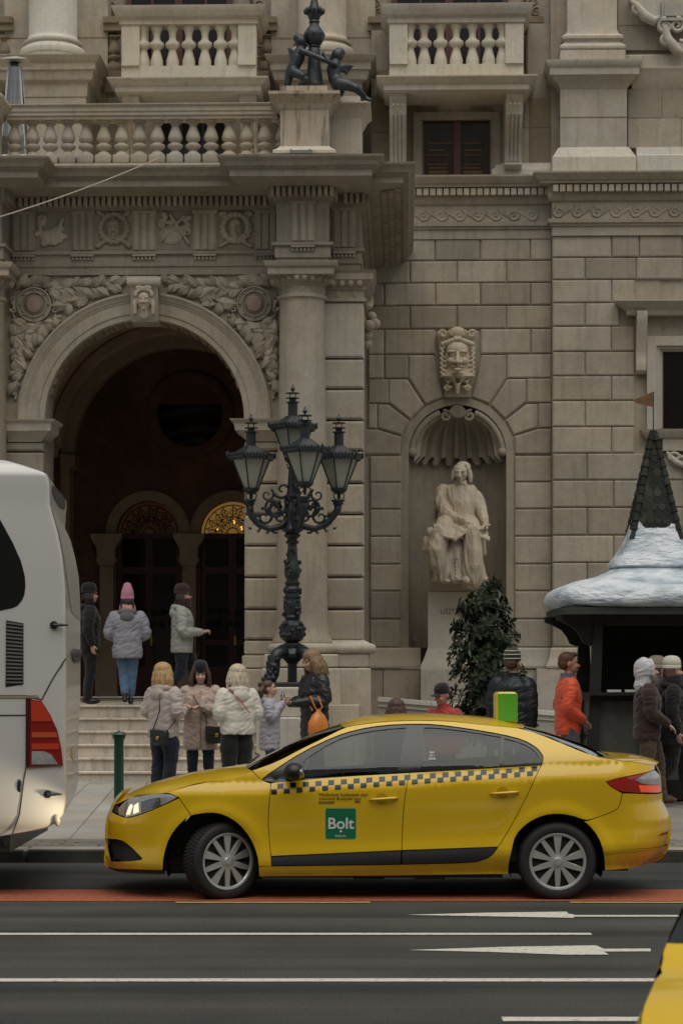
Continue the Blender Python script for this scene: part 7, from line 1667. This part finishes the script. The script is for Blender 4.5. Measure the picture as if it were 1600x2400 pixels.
def person(px, Y, gz, h, yaw, label, arms, cl, hair=None, hat=None, head=(0,0), legs=None, skin=None, group=None, glasses=False, bag=None, cover=False):
    k = h/1.75; root = thing('person', (XW(px, Y), Y, gz), label, 'person', group, rz=R(yaw), local=True); skin = skin or SKIN
    V = lambda x, y, z: Vector((x*k, y*k, z*k))
    def add(mb, name, m, vox=None, sm=2, smooth=True, parent=root):
        o = mb.build(name, m, parent, smooth=smooth)
        if vox: fuse(o, vox, sm)
        return o
    legs = legs or [((.10,0,.93),(.11,-.02,.50),(.11,.02,.085)), ((-.10,0,.93),(-.11,-.02,.50),(-.11,.02,.085))]
    # --- body: one continuous skin
    b = MB(); trunk(b, [(.88*k,.165*k,.115*k),(1.0*k,.15*k,.105*k),(1.12*k,.14*k,.10*k),(1.28*k,.17*k,.115*k),(1.40*k,.165*k,.10*k),(1.46*k,.10*k,.075*k)])
    hy, hp = R(head[0]), R(head[1]); HM = Matrix.Translation(V(0,-.01,1.515))@RZ(hy)@RX(hp)@SCL(HS,HS,HS); hc = lambda x, y, z: HM@V(x, y, z-1.52)
    b.cap([V(0,.01,1.42), hc(0,.0,1.54)], [.062*k,.055*k], 12); HR = HM.to_3x3()
    he = lambda x, y, z, rx, ry, rz: b.ell(hc(x,y,z), (rx*k, ry*k, rz*k), HR, n=14, m=10)
    he(0,.0,1.655,.076,.095,.100); he(0,-.035,1.60,.062,.062,.075); he(0,-.055,1.557,.036,.036,.03)
    b.tube([hc(0,-.083,1.655), hc(0,-.100,1.632), hc(0,-.118,1.612), hc(0,-.095,1.600)], [.010*k,.012*k,.018*k,.014*k], 8)
    for s in (-1, 1): he(s*.078,.012,1.635,.012,.022,.033); he(s*.033,-.080,1.672,.028,.016,.009); he(s*.036,-.075,1.612,.026,.024,.026)
    he(0,-.092,1.577,.024,.012,.007); he(0,-.090,1.567,.021,.012,.008)
    for s, (sh, el, wr, hd, nr, cu) in ((1, arms[0]), (-1, arms[1])):
        b.cap([V(s*.165,.0,1.405), V(*sh)] if sh else [V(s*.16,0,1.40), V(s*.19,0,1.40)], [.06*k,.058*k], 10); S0 = V(*sh) if sh else V(s*.19,0,1.40)
        b.cap([S0, V(*el)], [.050*k,.042*k], 10); b.cap([V(*el), V(*wr)], [.042*k,.028*k], 10); hand(b, V(*wr), Vector(hd), Vector(nr), k*.98, cu, s)
    for hp_, kn, an in legs:
        b.cap([V(*hp_), V(*kn)], [.085*k,.055*k], 12); b.cap([V(*kn), V(*an)], [.055*k,.037*k], 12); b.cap([V(*an), V(an[0], an[1]-.10, an[2]-.045)], [.04*k,.035*k], 8)
    bo_ = add(b, 'body', skin, .0105*k, 1)
    for s in (-1, 1): e = MB(); e.ell(hc(s*.032,-.089,1.651), (.012*k,.008*k,.006*k), HR, n=8, m=6); add(e, 'eye', EYE)
    e = MB(); e.ell(hc(0,-.101,1.573), (.019*k,.006*k,.007*k), HR, n=10, m=6); add(e, 'mouth', LIP)
    for s in (-1, 1): e = MB(); e.tube([hc(s*.014,-.097,1.676), hc(s*.034,-.096,1.681), hc(s*.052,-.084,1.674)], .0038*k, 5); add(e, 'eyebrow', hair[1] if hair else EYE)
    if glasses:
        e = MB()
        for s in (-1, 1): e.tube([hc(s*.032+.024*math.cos(a), -.108, 1.652+.017*math.sin(a)) for a in [i*math.pi/6 for i in range(13)]], .0028*k, 5); e.tube([hc(s*.056,-.105,1.655), hc(s*.078,.01,1.655)], .0028*k, 5)
        add(e, 'glasses', EYE)
    # --- trousers, shoes
    t = MB(); lw = cl.get('legw', 1.0)
    for i, (hp_, kn, an) in enumerate(legs):
        puff(t, [V(*hp_), V((hp_[0]+kn[0])/2, (hp_[1]+kn[1])/2-.01, (hp_[2]+kn[2])/2), V(*kn), V((kn[0]+an[0])/2, (kn[1]+an[1])/2+.01, (kn[2]+an[2])/2), V(an[0], an[1], an[2]+cl.get('ankle',.02))], [.105*k, .100*k*lw, .078*k*lw, .068*k*lw, .060*k*lw], amp=.03, per=.16, seed=i)
    t.rings([(.86*k,.17*k,.12*k),(.93*k,.175*k,.125*k),(1.02*k,.16*k,.115*k)]); add(t, 'trousers', cl['trousers'], .0135*k, 2)['crease'] = .010
    for hp_, kn, an in legs:
        s_ = MB(); f_ = Vector((0,-1,0)); c = V(an[0], an[1]-.055, an[2]-.035); s_.ell(c, (.048*k,.135*k,.045*k), n=14, m=8); s_.ell(V(an[0], an[1]+.0, an[2]+.0), (.047*k,.055*k,.06*k)); so = add(s_, 'shoe', cl.get('shoes', M['black']), .011, 2)
    # --- jacket with sleeves, hood or collar
    j = MB(); a_, pr = cl.get('amp', .05), cl.get('per', .11); hem = cl.get('hem', .84); fl = cl.get('flare', 1.0); bw = cl.get('bulk', 1.0)
    trunk(j, [(hem*k,.205*k*fl*bw,.150*k*fl*bw,-.005),(lerp(hem,1.05,.5)*k,.205*k*bw*lerp(fl,1,.5),.155*k*bw*lerp(fl,1,.5)),(1.08*k,.200*k*bw,.150*k*bw),(1.25*k,.212*k*bw,.155*k*bw,.008),(1.37*k,.200*k*bw,.135*k*bw),(1.44*k,.135*k,.105*k),(1.49*k,.085*k,.085*k)], a_, pr*k, fold=.012)
    for s, (sh, el, wr, hd, nr, cu) in ((1, arms[0]), (-1, arms[1])):
        S0 = V(*sh) if sh else V(s*.195,0,1.39); E, Wr = V(*el), V(*wr); puff(j, [S0, (S0+E)/2+V(s*.012,0,0), E, (E+Wr)/2, Wr-(Wr-E)*.06], [.088*k*bw,.082*k*bw,.074*k*bw,.066*k*bw,.050*k], amp=a_*1.4, per=pr*.9*k, seed=s)
    jk = add(j, cl.get('jname', 'jacket'), cl['jacket'], .0125*k, 2); jk['crease'] = cl.get('crease', .013)
    if cl.get('hood'):
        hd_ = MB(); up_ = cl['hood']
        puff(hd_, [V(-.085,-.075,1.43), V(-.115,.0,1.45), V(-.09,.085,1.465), V(0,.125,1.465), V(.09,.085,1.465), V(.115,.0,1.45), V(.085,-.075,1.43)], [.030*k,.040*k,.046*k,.05*k,.046*k,.040*k,.030*k], amp=.05, per=.06)
        hd_.ell(V(0,.135,1.38), (.12*k,.06*k,.09*k)); add(hd_, 'hood', cl.get('hoodm', cl['jacket']), .013*k, 2, parent=jk)
    if cl.get('collar'):
        c = MB(); c.lathe(0, .0, [(.105*k,1.42*k),(.096*k,1.47*k),(.092*k,1.53*k),(.078*k,1.53*k),(.078*k,1.42*k)], 24, caps=False); add(c, 'collar', cl['collar'], smooth=40, parent=jk)
    if cl.get('scarf'):
        c = MB()
        for z, r in ((1.47,.10),(1.52,.096),(1.56,.088)): puff(c, [V(r*math.cos(a), r*math.sin(a)-.01, z+.01*math.sin(2*a)) for a in [i*math.pi/5 for i in range(11)]], [.036*k]*11, amp=.1, per=.05)
        add(c, 'scarf', cl['scarf'], .012*k, 2)
    for z, m_ in cl.get('bands', ()): c = MB(); c.lathe(0,0,[(.19*k,z*k),(.215*k,(z+.01)*k)],24); 
    z_ = cl.get('zip')
    if z_: c = MB(); c.tube([V(0,-.165*bw,hem+.02), V(0,-.168*bw,1.1), V(0,-.166*bw,1.28), V(0,-.13*bw,1.42)], .006*k, 6); add(c, 'zip', z_, parent=jk)
    # --- hair
    if hair:
        st_, hm = hair; H_ = MB(); hel = lambda x, y, z, rx, ry, rz: H_.ell(hc(x,y,z), (rx*k, ry*k, rz*k), HR, n=16, m=12)
        if st_ == 'short': hel(0,.025,1.685,.086,.095,.085); hel(0,.05,1.64,.080,.075,.075); hel(0,-.05,1.735,.06,.045,.03)
        if st_ in ('bob', 'long', 'wavy'):
            hel(0,.022,1.695,.108,.116,.094); hel(0,.055,1.62,.116,.098,.105); low = {'bob': 1.465, 'long': 1.44, 'wavy': 1.43}[st_]; rr = random.Random(int(px))
            for i in range(34):
                a = lerp(-.60, math.pi+.60, i/33); cx_s, cy_s = math.cos(a), math.sin(a); wv = .012*(2 if st_ == 'wavy' else 1)
                H_.tube([hc(.086*cx_s, .085*cy_s+.01, 1.72), hc(.116*cx_s, .116*cy_s+.014, 1.64), hc((.130+rr.uniform(-wv,wv))*cx_s, (.130+rr.uniform(-wv,wv))*cy_s+.016, 1.565), hc((.122+rr.uniform(-wv,wv)*2)*cx_s, (.126+rr.uniform(-wv,wv)*2)*cy_s+.016, low+rr.uniform(-.02,.02))], [.014*k,.018*k,.017*k,.008*k], 6)
        if st_ == 'tails':
            hel(0,.02,1.69,.088,.098,.085); hel(0,.05,1.64,.082,.07,.08)
            for s in (-1, 1): H_.cap([hc(s*.06,.09,1.67), hc(s*.10,.13,1.62), hc(s*.10,.13,1.53)], [.035*k,.045*k,.02*k], 10)
        if st_ == 'under':
            for s in (-1, 1):
                for i in range(5): H_.tube([hc(s*.078,-.01+.022*i,1.66), hc(s*.088,-.015+.024*i,1.58), hc(s*.08,-.03+.03*i,1.47-.01*i)], [.014*k,.018*k,.009*k], 6)
            hel(0,.05,1.61,.084,.065,.08)
        add(H_, 'hair', hm, .0085*k, 0)
    # --- headgear
    if hat:
        kind, hm = hat[:2]; C_ = MB(); 
        def lth(prof, n=24, ey=1.16):
            i0 = len(C_.v); C_.lathe(0, 0, [(r*k, z*k) for r, z in prof], n); C_.xf(HM@SCL(1, ey, 1)@T(0, .01*k, -1.52*k), i0)
        if kind == 'beanie': lth([(.083,1.665),(.094,1.668),(.095,1.70),(.090,1.705),(.094,1.715),(.092,1.745),(.078,1.785),(.050,1.808),(.0,1.815)])
        if kind == 'longbeanie': lth([(.083,1.655),(.094,1.66),(.096,1.70),(.090,1.706),(.093,1.72),(.086,1.77),(.070,1.82),(.055,1.86),(.045,1.885),(.0,1.90)], ey=1.1)
        if kind == 'cap':
            lth([(.090,1.675),(.094,1.69),(.092,1.73),(.078,1.77),(.045,1.795),(.0,1.80)]); i0 = len(C_.v); C_.ell((0,-.13,1.678), (.07,.075,.008)); C_.xf(HM@SCL(k,k,k)@T(0,0,-1.52), i0)
        if kind == 'hoodup':
            C_.ell(hc(0,.045,1.655), (.104*k,.112*k,.128*k), HR, n=18, m=12); C_.cap([hc(0,.06,1.60), hc(0,.05,1.53), V(0,.06,1.45)], [.10*k,.092*k,.10*k], 14); C_.tube([hc(.09*math.cos(a), -.045+.01*math.sin(a), 1.645+.115*math.sin(a)) for a in [i*math.pi/10 for i in range(21)]], .016*k, 8)
        hb_ = add(C_, 'hood' if kind == 'hoodup' else kind.replace('long',''), hm, .011*k if kind in ('hoodup','cap') else None, 2, smooth=50)
        if kind == 'hoodup': hb_['crease'] = .012
        for z in (hat[2] if len(hat) > 2 else ()):
            c = MB(); r = interp([(1.66,.0965),(1.70,.0965),(1.745,.0935),(1.785,.0795),(1.80,.062)], z); c.tube([HM@V(r*math.cos(a), r*1.16*math.sin(a)+.01, z-1.52) for a in [i*math.pi/12 for i in range(25)]], .006*k, 6); add(c, 'stripe', fab('hat_stripe', (.55,.55,.45)), parent=hb_)
        if kind == 'pom': pass
    return root, V, jk
def A(sh, el, wr, d, n, c=.6): return (sh, el, wr, d, n, c)
def hang(s, sw=0.0): return A(None, (s*.255,.03,1.13), (s*.25,-.03-sw,.90), (0,-.15-sw,-1), (-s*.6,-.6,0), .55)
def bent(s, fx=.10, z=1.12, fy=-.30): return A(None, (s*.275,.03,1.12), (s*fx,fy,z), (-s*.6,-.6,.25), (0,-.3,-1), .9)
c_black = fab('black_cloth', (.011,.011,.012)); c_denim = fab('blue_denim', (.075,.135,.225)); c_navy = fab('navy_denim', (.012,.017,.030)); c_lav = fab('lavender_nylon', (.26,.255,.30), .5, spec=.4, sheen=0)
c_beige = fab('beige_nylon', (.42,.36,.33), .6); c_tan = fab('dusty_pink_nylon', (.40,.305,.255), .6); c_white = fab('cream_nylon', (.60,.575,.50), .55); c_grey = fab('pale_grey_shell', (.36,.37,.33), .6)
blond = hair_mat('blond_hair', (.40,.255,.11)); pblond = hair_mat('pale_blond_hair', (.50,.43,.31)); brown_h = hair_mat('brown_hair', (.07,.035,.020)); dark_h = hair_mat('dark_hair', (.022,.014,.011)); hilite = hair_mat('highlighted_hair', (.22,.14,.07))
zL = ZL
walk = [((.10,0,.93),(.11,-.16,.52),(.11,-.20,.10)), ((-.10,0,.93),(-.11,.02,.50),(-.11,.26,.13))]
walk2 = [((.10,0,.93),(.11,-.10,.51),(.11,-.06,.085)), ((-.10,0,.93),(-.11,-.02,.50),(-.11,.16,.10))]
# on the landing
person(209, 33.6, zL, 1.76, 100, 'man all in black with beanie and glasses standing on the landing behind the coach', (hang(1), hang(-1)), dict(jacket=c_black, trousers=c_black, hem=.80, hood=1, amp=.03, bulk=1.05), ('under', dark_h), ('beanie', c_black), head=(15,0), glasses=True)
person(299, 33.25, zL, 1.66, 184, 'person in lavender puffer jacket and pink beanie seen from behind on the landing', (A(None,(.29,.0,1.12),(.19,-.16,1.03),(-.6,-.6,0),(0,0,-1)), A(None,(-.29,.0,1.12),(-.19,-.16,1.03),(.6,-.6,0),(0,0,-1))),
       dict(jacket=c_lav, trousers=c_denim, hem=.74, amp=.05, per=.22, bulk=1.12, flare=1.02, hood=1, hoodm=fab('grey_hood', (.13,.12,.13)), scarf=fab('pink_red_scarf', (.52,.26,.23), var=.35), ankle=.09), ('under', dark_h), ('longbeanie', fab('pink_knit', (.46,.19,.28))), legs=[((.08,0,.93),(.06,-.02,.50),(.04,.10,.12)), ((-.08,0,.93),(-.07,-.02,.50),(-.05,-.02,.085))])
person(427, 34.0, zL, 1.76, 92, 'man in pale grey and black parka with dark beanie walking across the landing', (A(None,(.28,-.02,1.10),(.16,-.30,1.10),(-.3,-.8,.2),(0,0,-1),1.2), A(None,(-.28,-.02,1.10),(-.12,-.30,1.08),(.3,-.8,.2),(0,0,-1),1.2)), dict(jacket=c_grey, trousers=c_navy, hem=.78, hood=1, amp=.02, bulk=1.06, zip=c_black, scarf=fab('dark_red_scarf', (.035,.012,.014))), ('under', dark_h), ('beanie', fab('maroon_knit', (.05,.022,.024))), glasses=True, legs=walk)
# women before the steps
pz = pave_z
p1, V1, j1 = person(384, 28.4, pz(28.4), 1.67, 142, 'blond woman in beige puffer jacket with small black shoulder bag, seen from behind', (bent(1, .05, 1.20, -.33), bent(-1, .1, 1.15)), dict(jacket=c_beige, trousers=c_navy, hem=.80, hood=1, amp=.05, per=.17, bulk=1.06, legw=1.2), ('bob', blond), head=(-15,0))
p2, V2p, j2 = person(470, 29.2, pz(29.2), 1.66, 4, 'woman in long dusty-pink coat and black beanie holding a cup, facing the street', (bent(1, .02, 1.18, -.30), bent(-1, .16, 1.16, -.27)), dict(jacket=c_tan, jname='coat', trousers=c_navy, hem=.60, hood=1, amp=.03, per=.2, bulk=1.10, flare=1.04, zip=fab('coat_seam', (.28,.20,.16))), ('long', brown_h), ('beanie', c_black), head=(0,12))
p3, V3, j3 = person(556, 28.2, pz(28.2), 1.65, 205, 'pale blond woman in cream puffer jacket with red strap, seen from behind', (bent(1, .12, 1.10), bent(-1, .05, 1.08, -.34)), dict(jacket=c_white, trousers=c_black, hem=.86, hood=1, amp=.06, per=.16, bulk=1.10, flare=1.0, legw=1.3), ('bob', pblond))
person(632, 29.6, pz(29.6), 1.44, 88, 'girl in lavender padded coat with grey earmuffs standing before the lamp base', (A(None,(.26,-.03,1.18),(.10,-.22,1.42),(-.2,-.5,.8),(0,-1,0),.9), A(None,(-.26,-.03,1.18),(-.10,-.22,1.42),(.2,-.5,.8),(0,-1,0),.9)), dict(jacket=fab('pale_lavender_nylon', (.34,.325,.37), .55), jname='coat', trousers=fab('blue_jeans', (.03,.055,.11)), hem=.66, hood=1, amp=.07, per=.085, bulk=1.05), ('tails', brown_h), head=(0,-8))
p5, V5, j5 = person(737, 30.3, pz(30.3), 1.83, -60, 'woman in long black padded coat holding a bottle with orange bag on her arm', (A(None,(.27,.0,1.13),(.07,-.36,1.10),(-.3,-.9,.1),(0,.2,1),1.0), A(None,(-.27,-.02,1.13),(-.05,-.34,1.09),(.3,-.9,.1),(0,.2,1),1.0)), dict(jacket=fab('black_nylon', (.013,.014,.015), .42, spec=.5, sheen=0), jname='coat', trousers=c_black, hem=.52, hood=1, hoodm=fab('black_fur', (.008,.007,.007), bump=1.0), amp=.06, per=.11, bulk=1.04), ('wavy', hilite), head=(0,16))
# behind the taxi and by the kiosk
person(928, 24.0, pz(24), 1.335, 180, 'short person with dark brown hair just showing above the taxi roof', (hang(1), hang(-1)), dict(jacket=c_navy, trousers=c_black), ('bob', brown_h))
person(1040, 25.0, pz(25), 1.47, -42, 'person in black cap and red jacket bowing behind the taxi', (hang(1), hang(-1)), dict(jacket=fab('red_cloth', (.36,.045,.04)), trousers=c_black, collar=fab('red_collar', (.36,.05,.045))), ('short', dark_h), ('cap', c_black), head=(0,14), skin=SKIN2)
person(1200, 28.0, pz(28), 1.82, 150, 'man in navy quilted jacket and striped beanie seen from behind beside the shrub', (hang(1), hang(-1)), dict(jacket=fab('navy_nylon', (.011,.015,.022), .5, spec=.4, sheen=0), trousers=c_black, hem=.82, amp=.07, per=.12, bulk=1.16, collar=c_black), ('short', brown_h), ('beanie', fab('striped_knit', (.030,.032,.026)), (1.69,1.735,1.775)))
p6, V6, j6 = person(1330, 27.6, pz(27.6), 1.82, 96, 'man in bright orange jacket with blue collar walking towards the kiosk', (A(None,(.26,.05,1.12),(.19,-.14,.98),(-.3,-.7,-.5),(0,0,-1)), A(None,(-.26,.05,1.12),(-.19,-.14,.98),(.3,-.7,-.5),(0,0,-1))), dict(jacket=fab('orange_shell', (.62,.075,.022), .5, spec=.35), trousers=fab('slate_trousers', (.07,.08,.095)), hem=.80, amp=.03, per=.2, bulk=.98, collar=fab('blue_collar', (.085,.11,.16))), ('short', hair_mat('auburn_hair', (.085,.032,.013))), legs=walk2, skin=SKIN2)
p7, V7, j7 = person(1515, 26.9, pz(26.9), 1.74, 90, 'person in brown jacket with white hood up walking past the kiosk', (hang(1,.0), A(None,(-.25,-.02,1.13),(-.22,-.22,1.0),(0,-.7,-.6),(0,0,-1))), dict(jacket=fab('brown_wool', (.040,.022,.020)), trousers=fab('brown_corduroy', (.075,.052,.032)), hem=.80, amp=.03, bulk=1.05, shoes=fab('brown_shoe', (.09,.05,.035))), None, ('hoodup', fab('white_hood', (.50,.50,.53))), legs=walk)
person(1538, 27.6, pz(27.6), 1.73, 92, 'person in beige beanie half hidden behind the white hood', (hang(1), hang(-1)), dict(jacket=c_black, trousers=c_black, scarf=fab('patterned_scarf', (.14,.13,.12), var=.9)), ('under', dark_h), ('beanie', fab('beige_knit', (.34,.29,.22))), legs=walk2)
person(1573, 27.2, pz(27.2), 1.73, 88, 'woman in black coat with cream beanie walking at the right edge', (hang(1), A(None,(-.25,.02,1.12),(-.24,-.05,.90),(0,-.1,-1),(.6,-.5,0))), dict(jacket=c_black, trousers=c_black, hem=.72, hood=1, bulk=1.06, amp=.04, scarf=fab('black_scarf', (.012,.012,.013))), ('under', brown_h), ('beanie', fab('cream_knit', (.55,.53,.43))), legs=walk)
# things they carry: top-level objects placed in each carrier's frame
def carried(name, owner, V_, mb, m, label, cat, smooth=40, extra=()):
    Mw = Matrix.Translation(owner.location)@RZ(owner.rotation_euler.z); mb.xf(Mw); o = mb.build(name, m, None, smooth=smooth, label=label, cat=cat)
    for nm, b2, m2 in extra: b2.xf(Mw); b2.build(nm, m2, o, smooth=smooth)
    return o
leath = mat('black_leather', (.014,.015,.016), .38, bump=.15, bscale=60)
def shoulder_bag(owner, V_, cx, cy, cz, w, hgt, d, shx, label, ang=0, flap=True):
    b = MB(); b.bbox(-w/2, w/2, -d/2, d/2, -hgt, 0, .03); Mx = T(*V_(cx,cy,cz))@RZ(ang); b.xf(Mx)
    f = MB(); f.bbox(-w/2-.004, w/2+.004, -d/2-.012, d/2*.2, -hgt*.55, .008, .012); f.xf(Mx); c = MB(); c.bbox(-.022, .022, -d/2-.022, -d/2-.008, -hgt*.62, -hgt*.40, .004); c.xf(Mx)
    s = MB(); a0 = Mx@Vector((-w/2+.01,0,0)); a1 = Mx@Vector((w/2-.01,0,0)); top_ = [V_(*q) for q in shx]; s.tube([a0]+top_+[a1], .008, 6)
    return carried('shoulder_bag', owner, V_, b, leath, label, 'bag', extra=(('flap', f, leath), ('clasp', c, M['yellow_metal']), ('strap', s, leath)))
shoulder_bag(p1, V1, -.16, .24, .90, .27, .19, .09, [(-.14,.235,1.15),(-.10,.19,1.36),(-.06,.05,1.47),(.02,-.12,1.42),(-.20,-.10,1.1)], 'small black shoulder bag with gold clasp on the beige puffer jacket', R(180))
shoulder_bag(p2, V2p, .22, -.23, .92, .29, .22, .11, [(.08,-.235,1.05),(-.08,-.20,1.30),(-.13,-.02,1.46),(.02,.17,1.35),(.24,.10,1.05)], 'black crossbody bag hanging at the dusty-pink coat', 0)
b = MB(); b.tube([V3(.15,.08,1.47), V3(.06,.195,1.34), V3(-.08,.235,1.15)], .012, 6, flat=.5); carried('bag_strap', p3, V3, b, fab('red_strap', (.30,.03,.04)), 'red bag strap across the back of the cream puffer jacket', 'strap')
def cup(owner, V_, x, y, z, label):
    b = MB(); i0 = 0; b.lathe(0,0,[(.028,0),(.040,.10),(.043,.10),(.043,.106),(.036,.106),(.026,.005)],20); c = V_(x,y,z); b.xf(T(*c)); l = MB(); l.lathe(0,0,[(.0,.108),(.043,.106),(.045,.100),(.043,.099)],20); l.xf(T(*c)); carried('paper_cup', owner, V_, b, mat('paper_cup', (.62,.60,.56), .6), label, 'cup', extra=(('lid', l, bpy.data.materials['paper_cup'] if 'paper_cup' in bpy.data.materials else SKIN),))
cup(p2, V2p, .02, -.36, 1.19, 'white paper cup held by the woman in the dusty-pink coat'); cup(p1, V1, .05, -.40, 1.21, 'white paper cup held by the woman in the beige jacket')
b = MB(); b.rings([(.0,.06,.05),(.02,.13,.085),(.10,.155,.10),(.22,.14,.095),(.32,.085,.06),(.37,.035,.03),(.40,.03,.028)], n=24, sup=2.2)
for i_, p in enumerate(b.v): a = math.atan2(p[1], p[0]); q = 1+.05*math.sin(a*8+p[2]*9); b.v[i_] = (p[0]*q, p[1]*q, p[2])
b.xf(T(*V5(.33,-.13,.64))@RZ(R(90))); st = MB()
for q in (-.05, .06): st.tube([V5(.33,-.13,.64)+Vector((0,q*.3,.38)), V5(.345,-.14+q,1.05), V5(.27,-.16+q,1.185), V5(.19,-.14+q,1.08), V5(.25,-.12+q,1.0)], .012, 6)
carried('shopping_bag', p5, V5, b, mat('orange_plastic', (.60,.20,.035), .3, var=.15, coat=.3), 'bulging orange plastic bag hanging from the arm of the woman in black', 'bag', smooth=60, extra=(('handles', st, mat('orange_strap', (.48,.18,.05), .5)),))
b = MB(); b.lathe(0,0,[(.028,0),(.03,.10),(.027,.13),(.012,.15),(.012,.17)],14); b.xf(T(*V5(0,-.47,1.09))); carried('water_bottle', p5, V5, b, glass_mat('clear_plastic', (.80,.82,.82), .12), 'clear plastic bottle in the hands of the woman in black', 'bottle')
finish_fuse()
# second taxi, close to the camera at the right edge
t2 = tx.copy(); link(t2); OFF[t2.name] = OFF[tx.name]
for ch in tx.children:
    if ch.type != 'LIGHT' and not ch.name.startswith('roof_sign'): copy_tree(ch, t2)
for ch in list(t2.children):
    if ch.name.startswith('wing_mirror') and ch.data.vertices[0].co.y > 0:
        for c2 in list(ch.children): bpy.data.objects.remove(c2)
        bpy.data.objects.remove(ch)
t2.location = (2.035, 7.70, 0); t2.rotation_euler.z = R(77.8); t2['label'] = 'yellow car cut off at the bottom right corner, nearest the viewer'; t2['category'] = 'car'
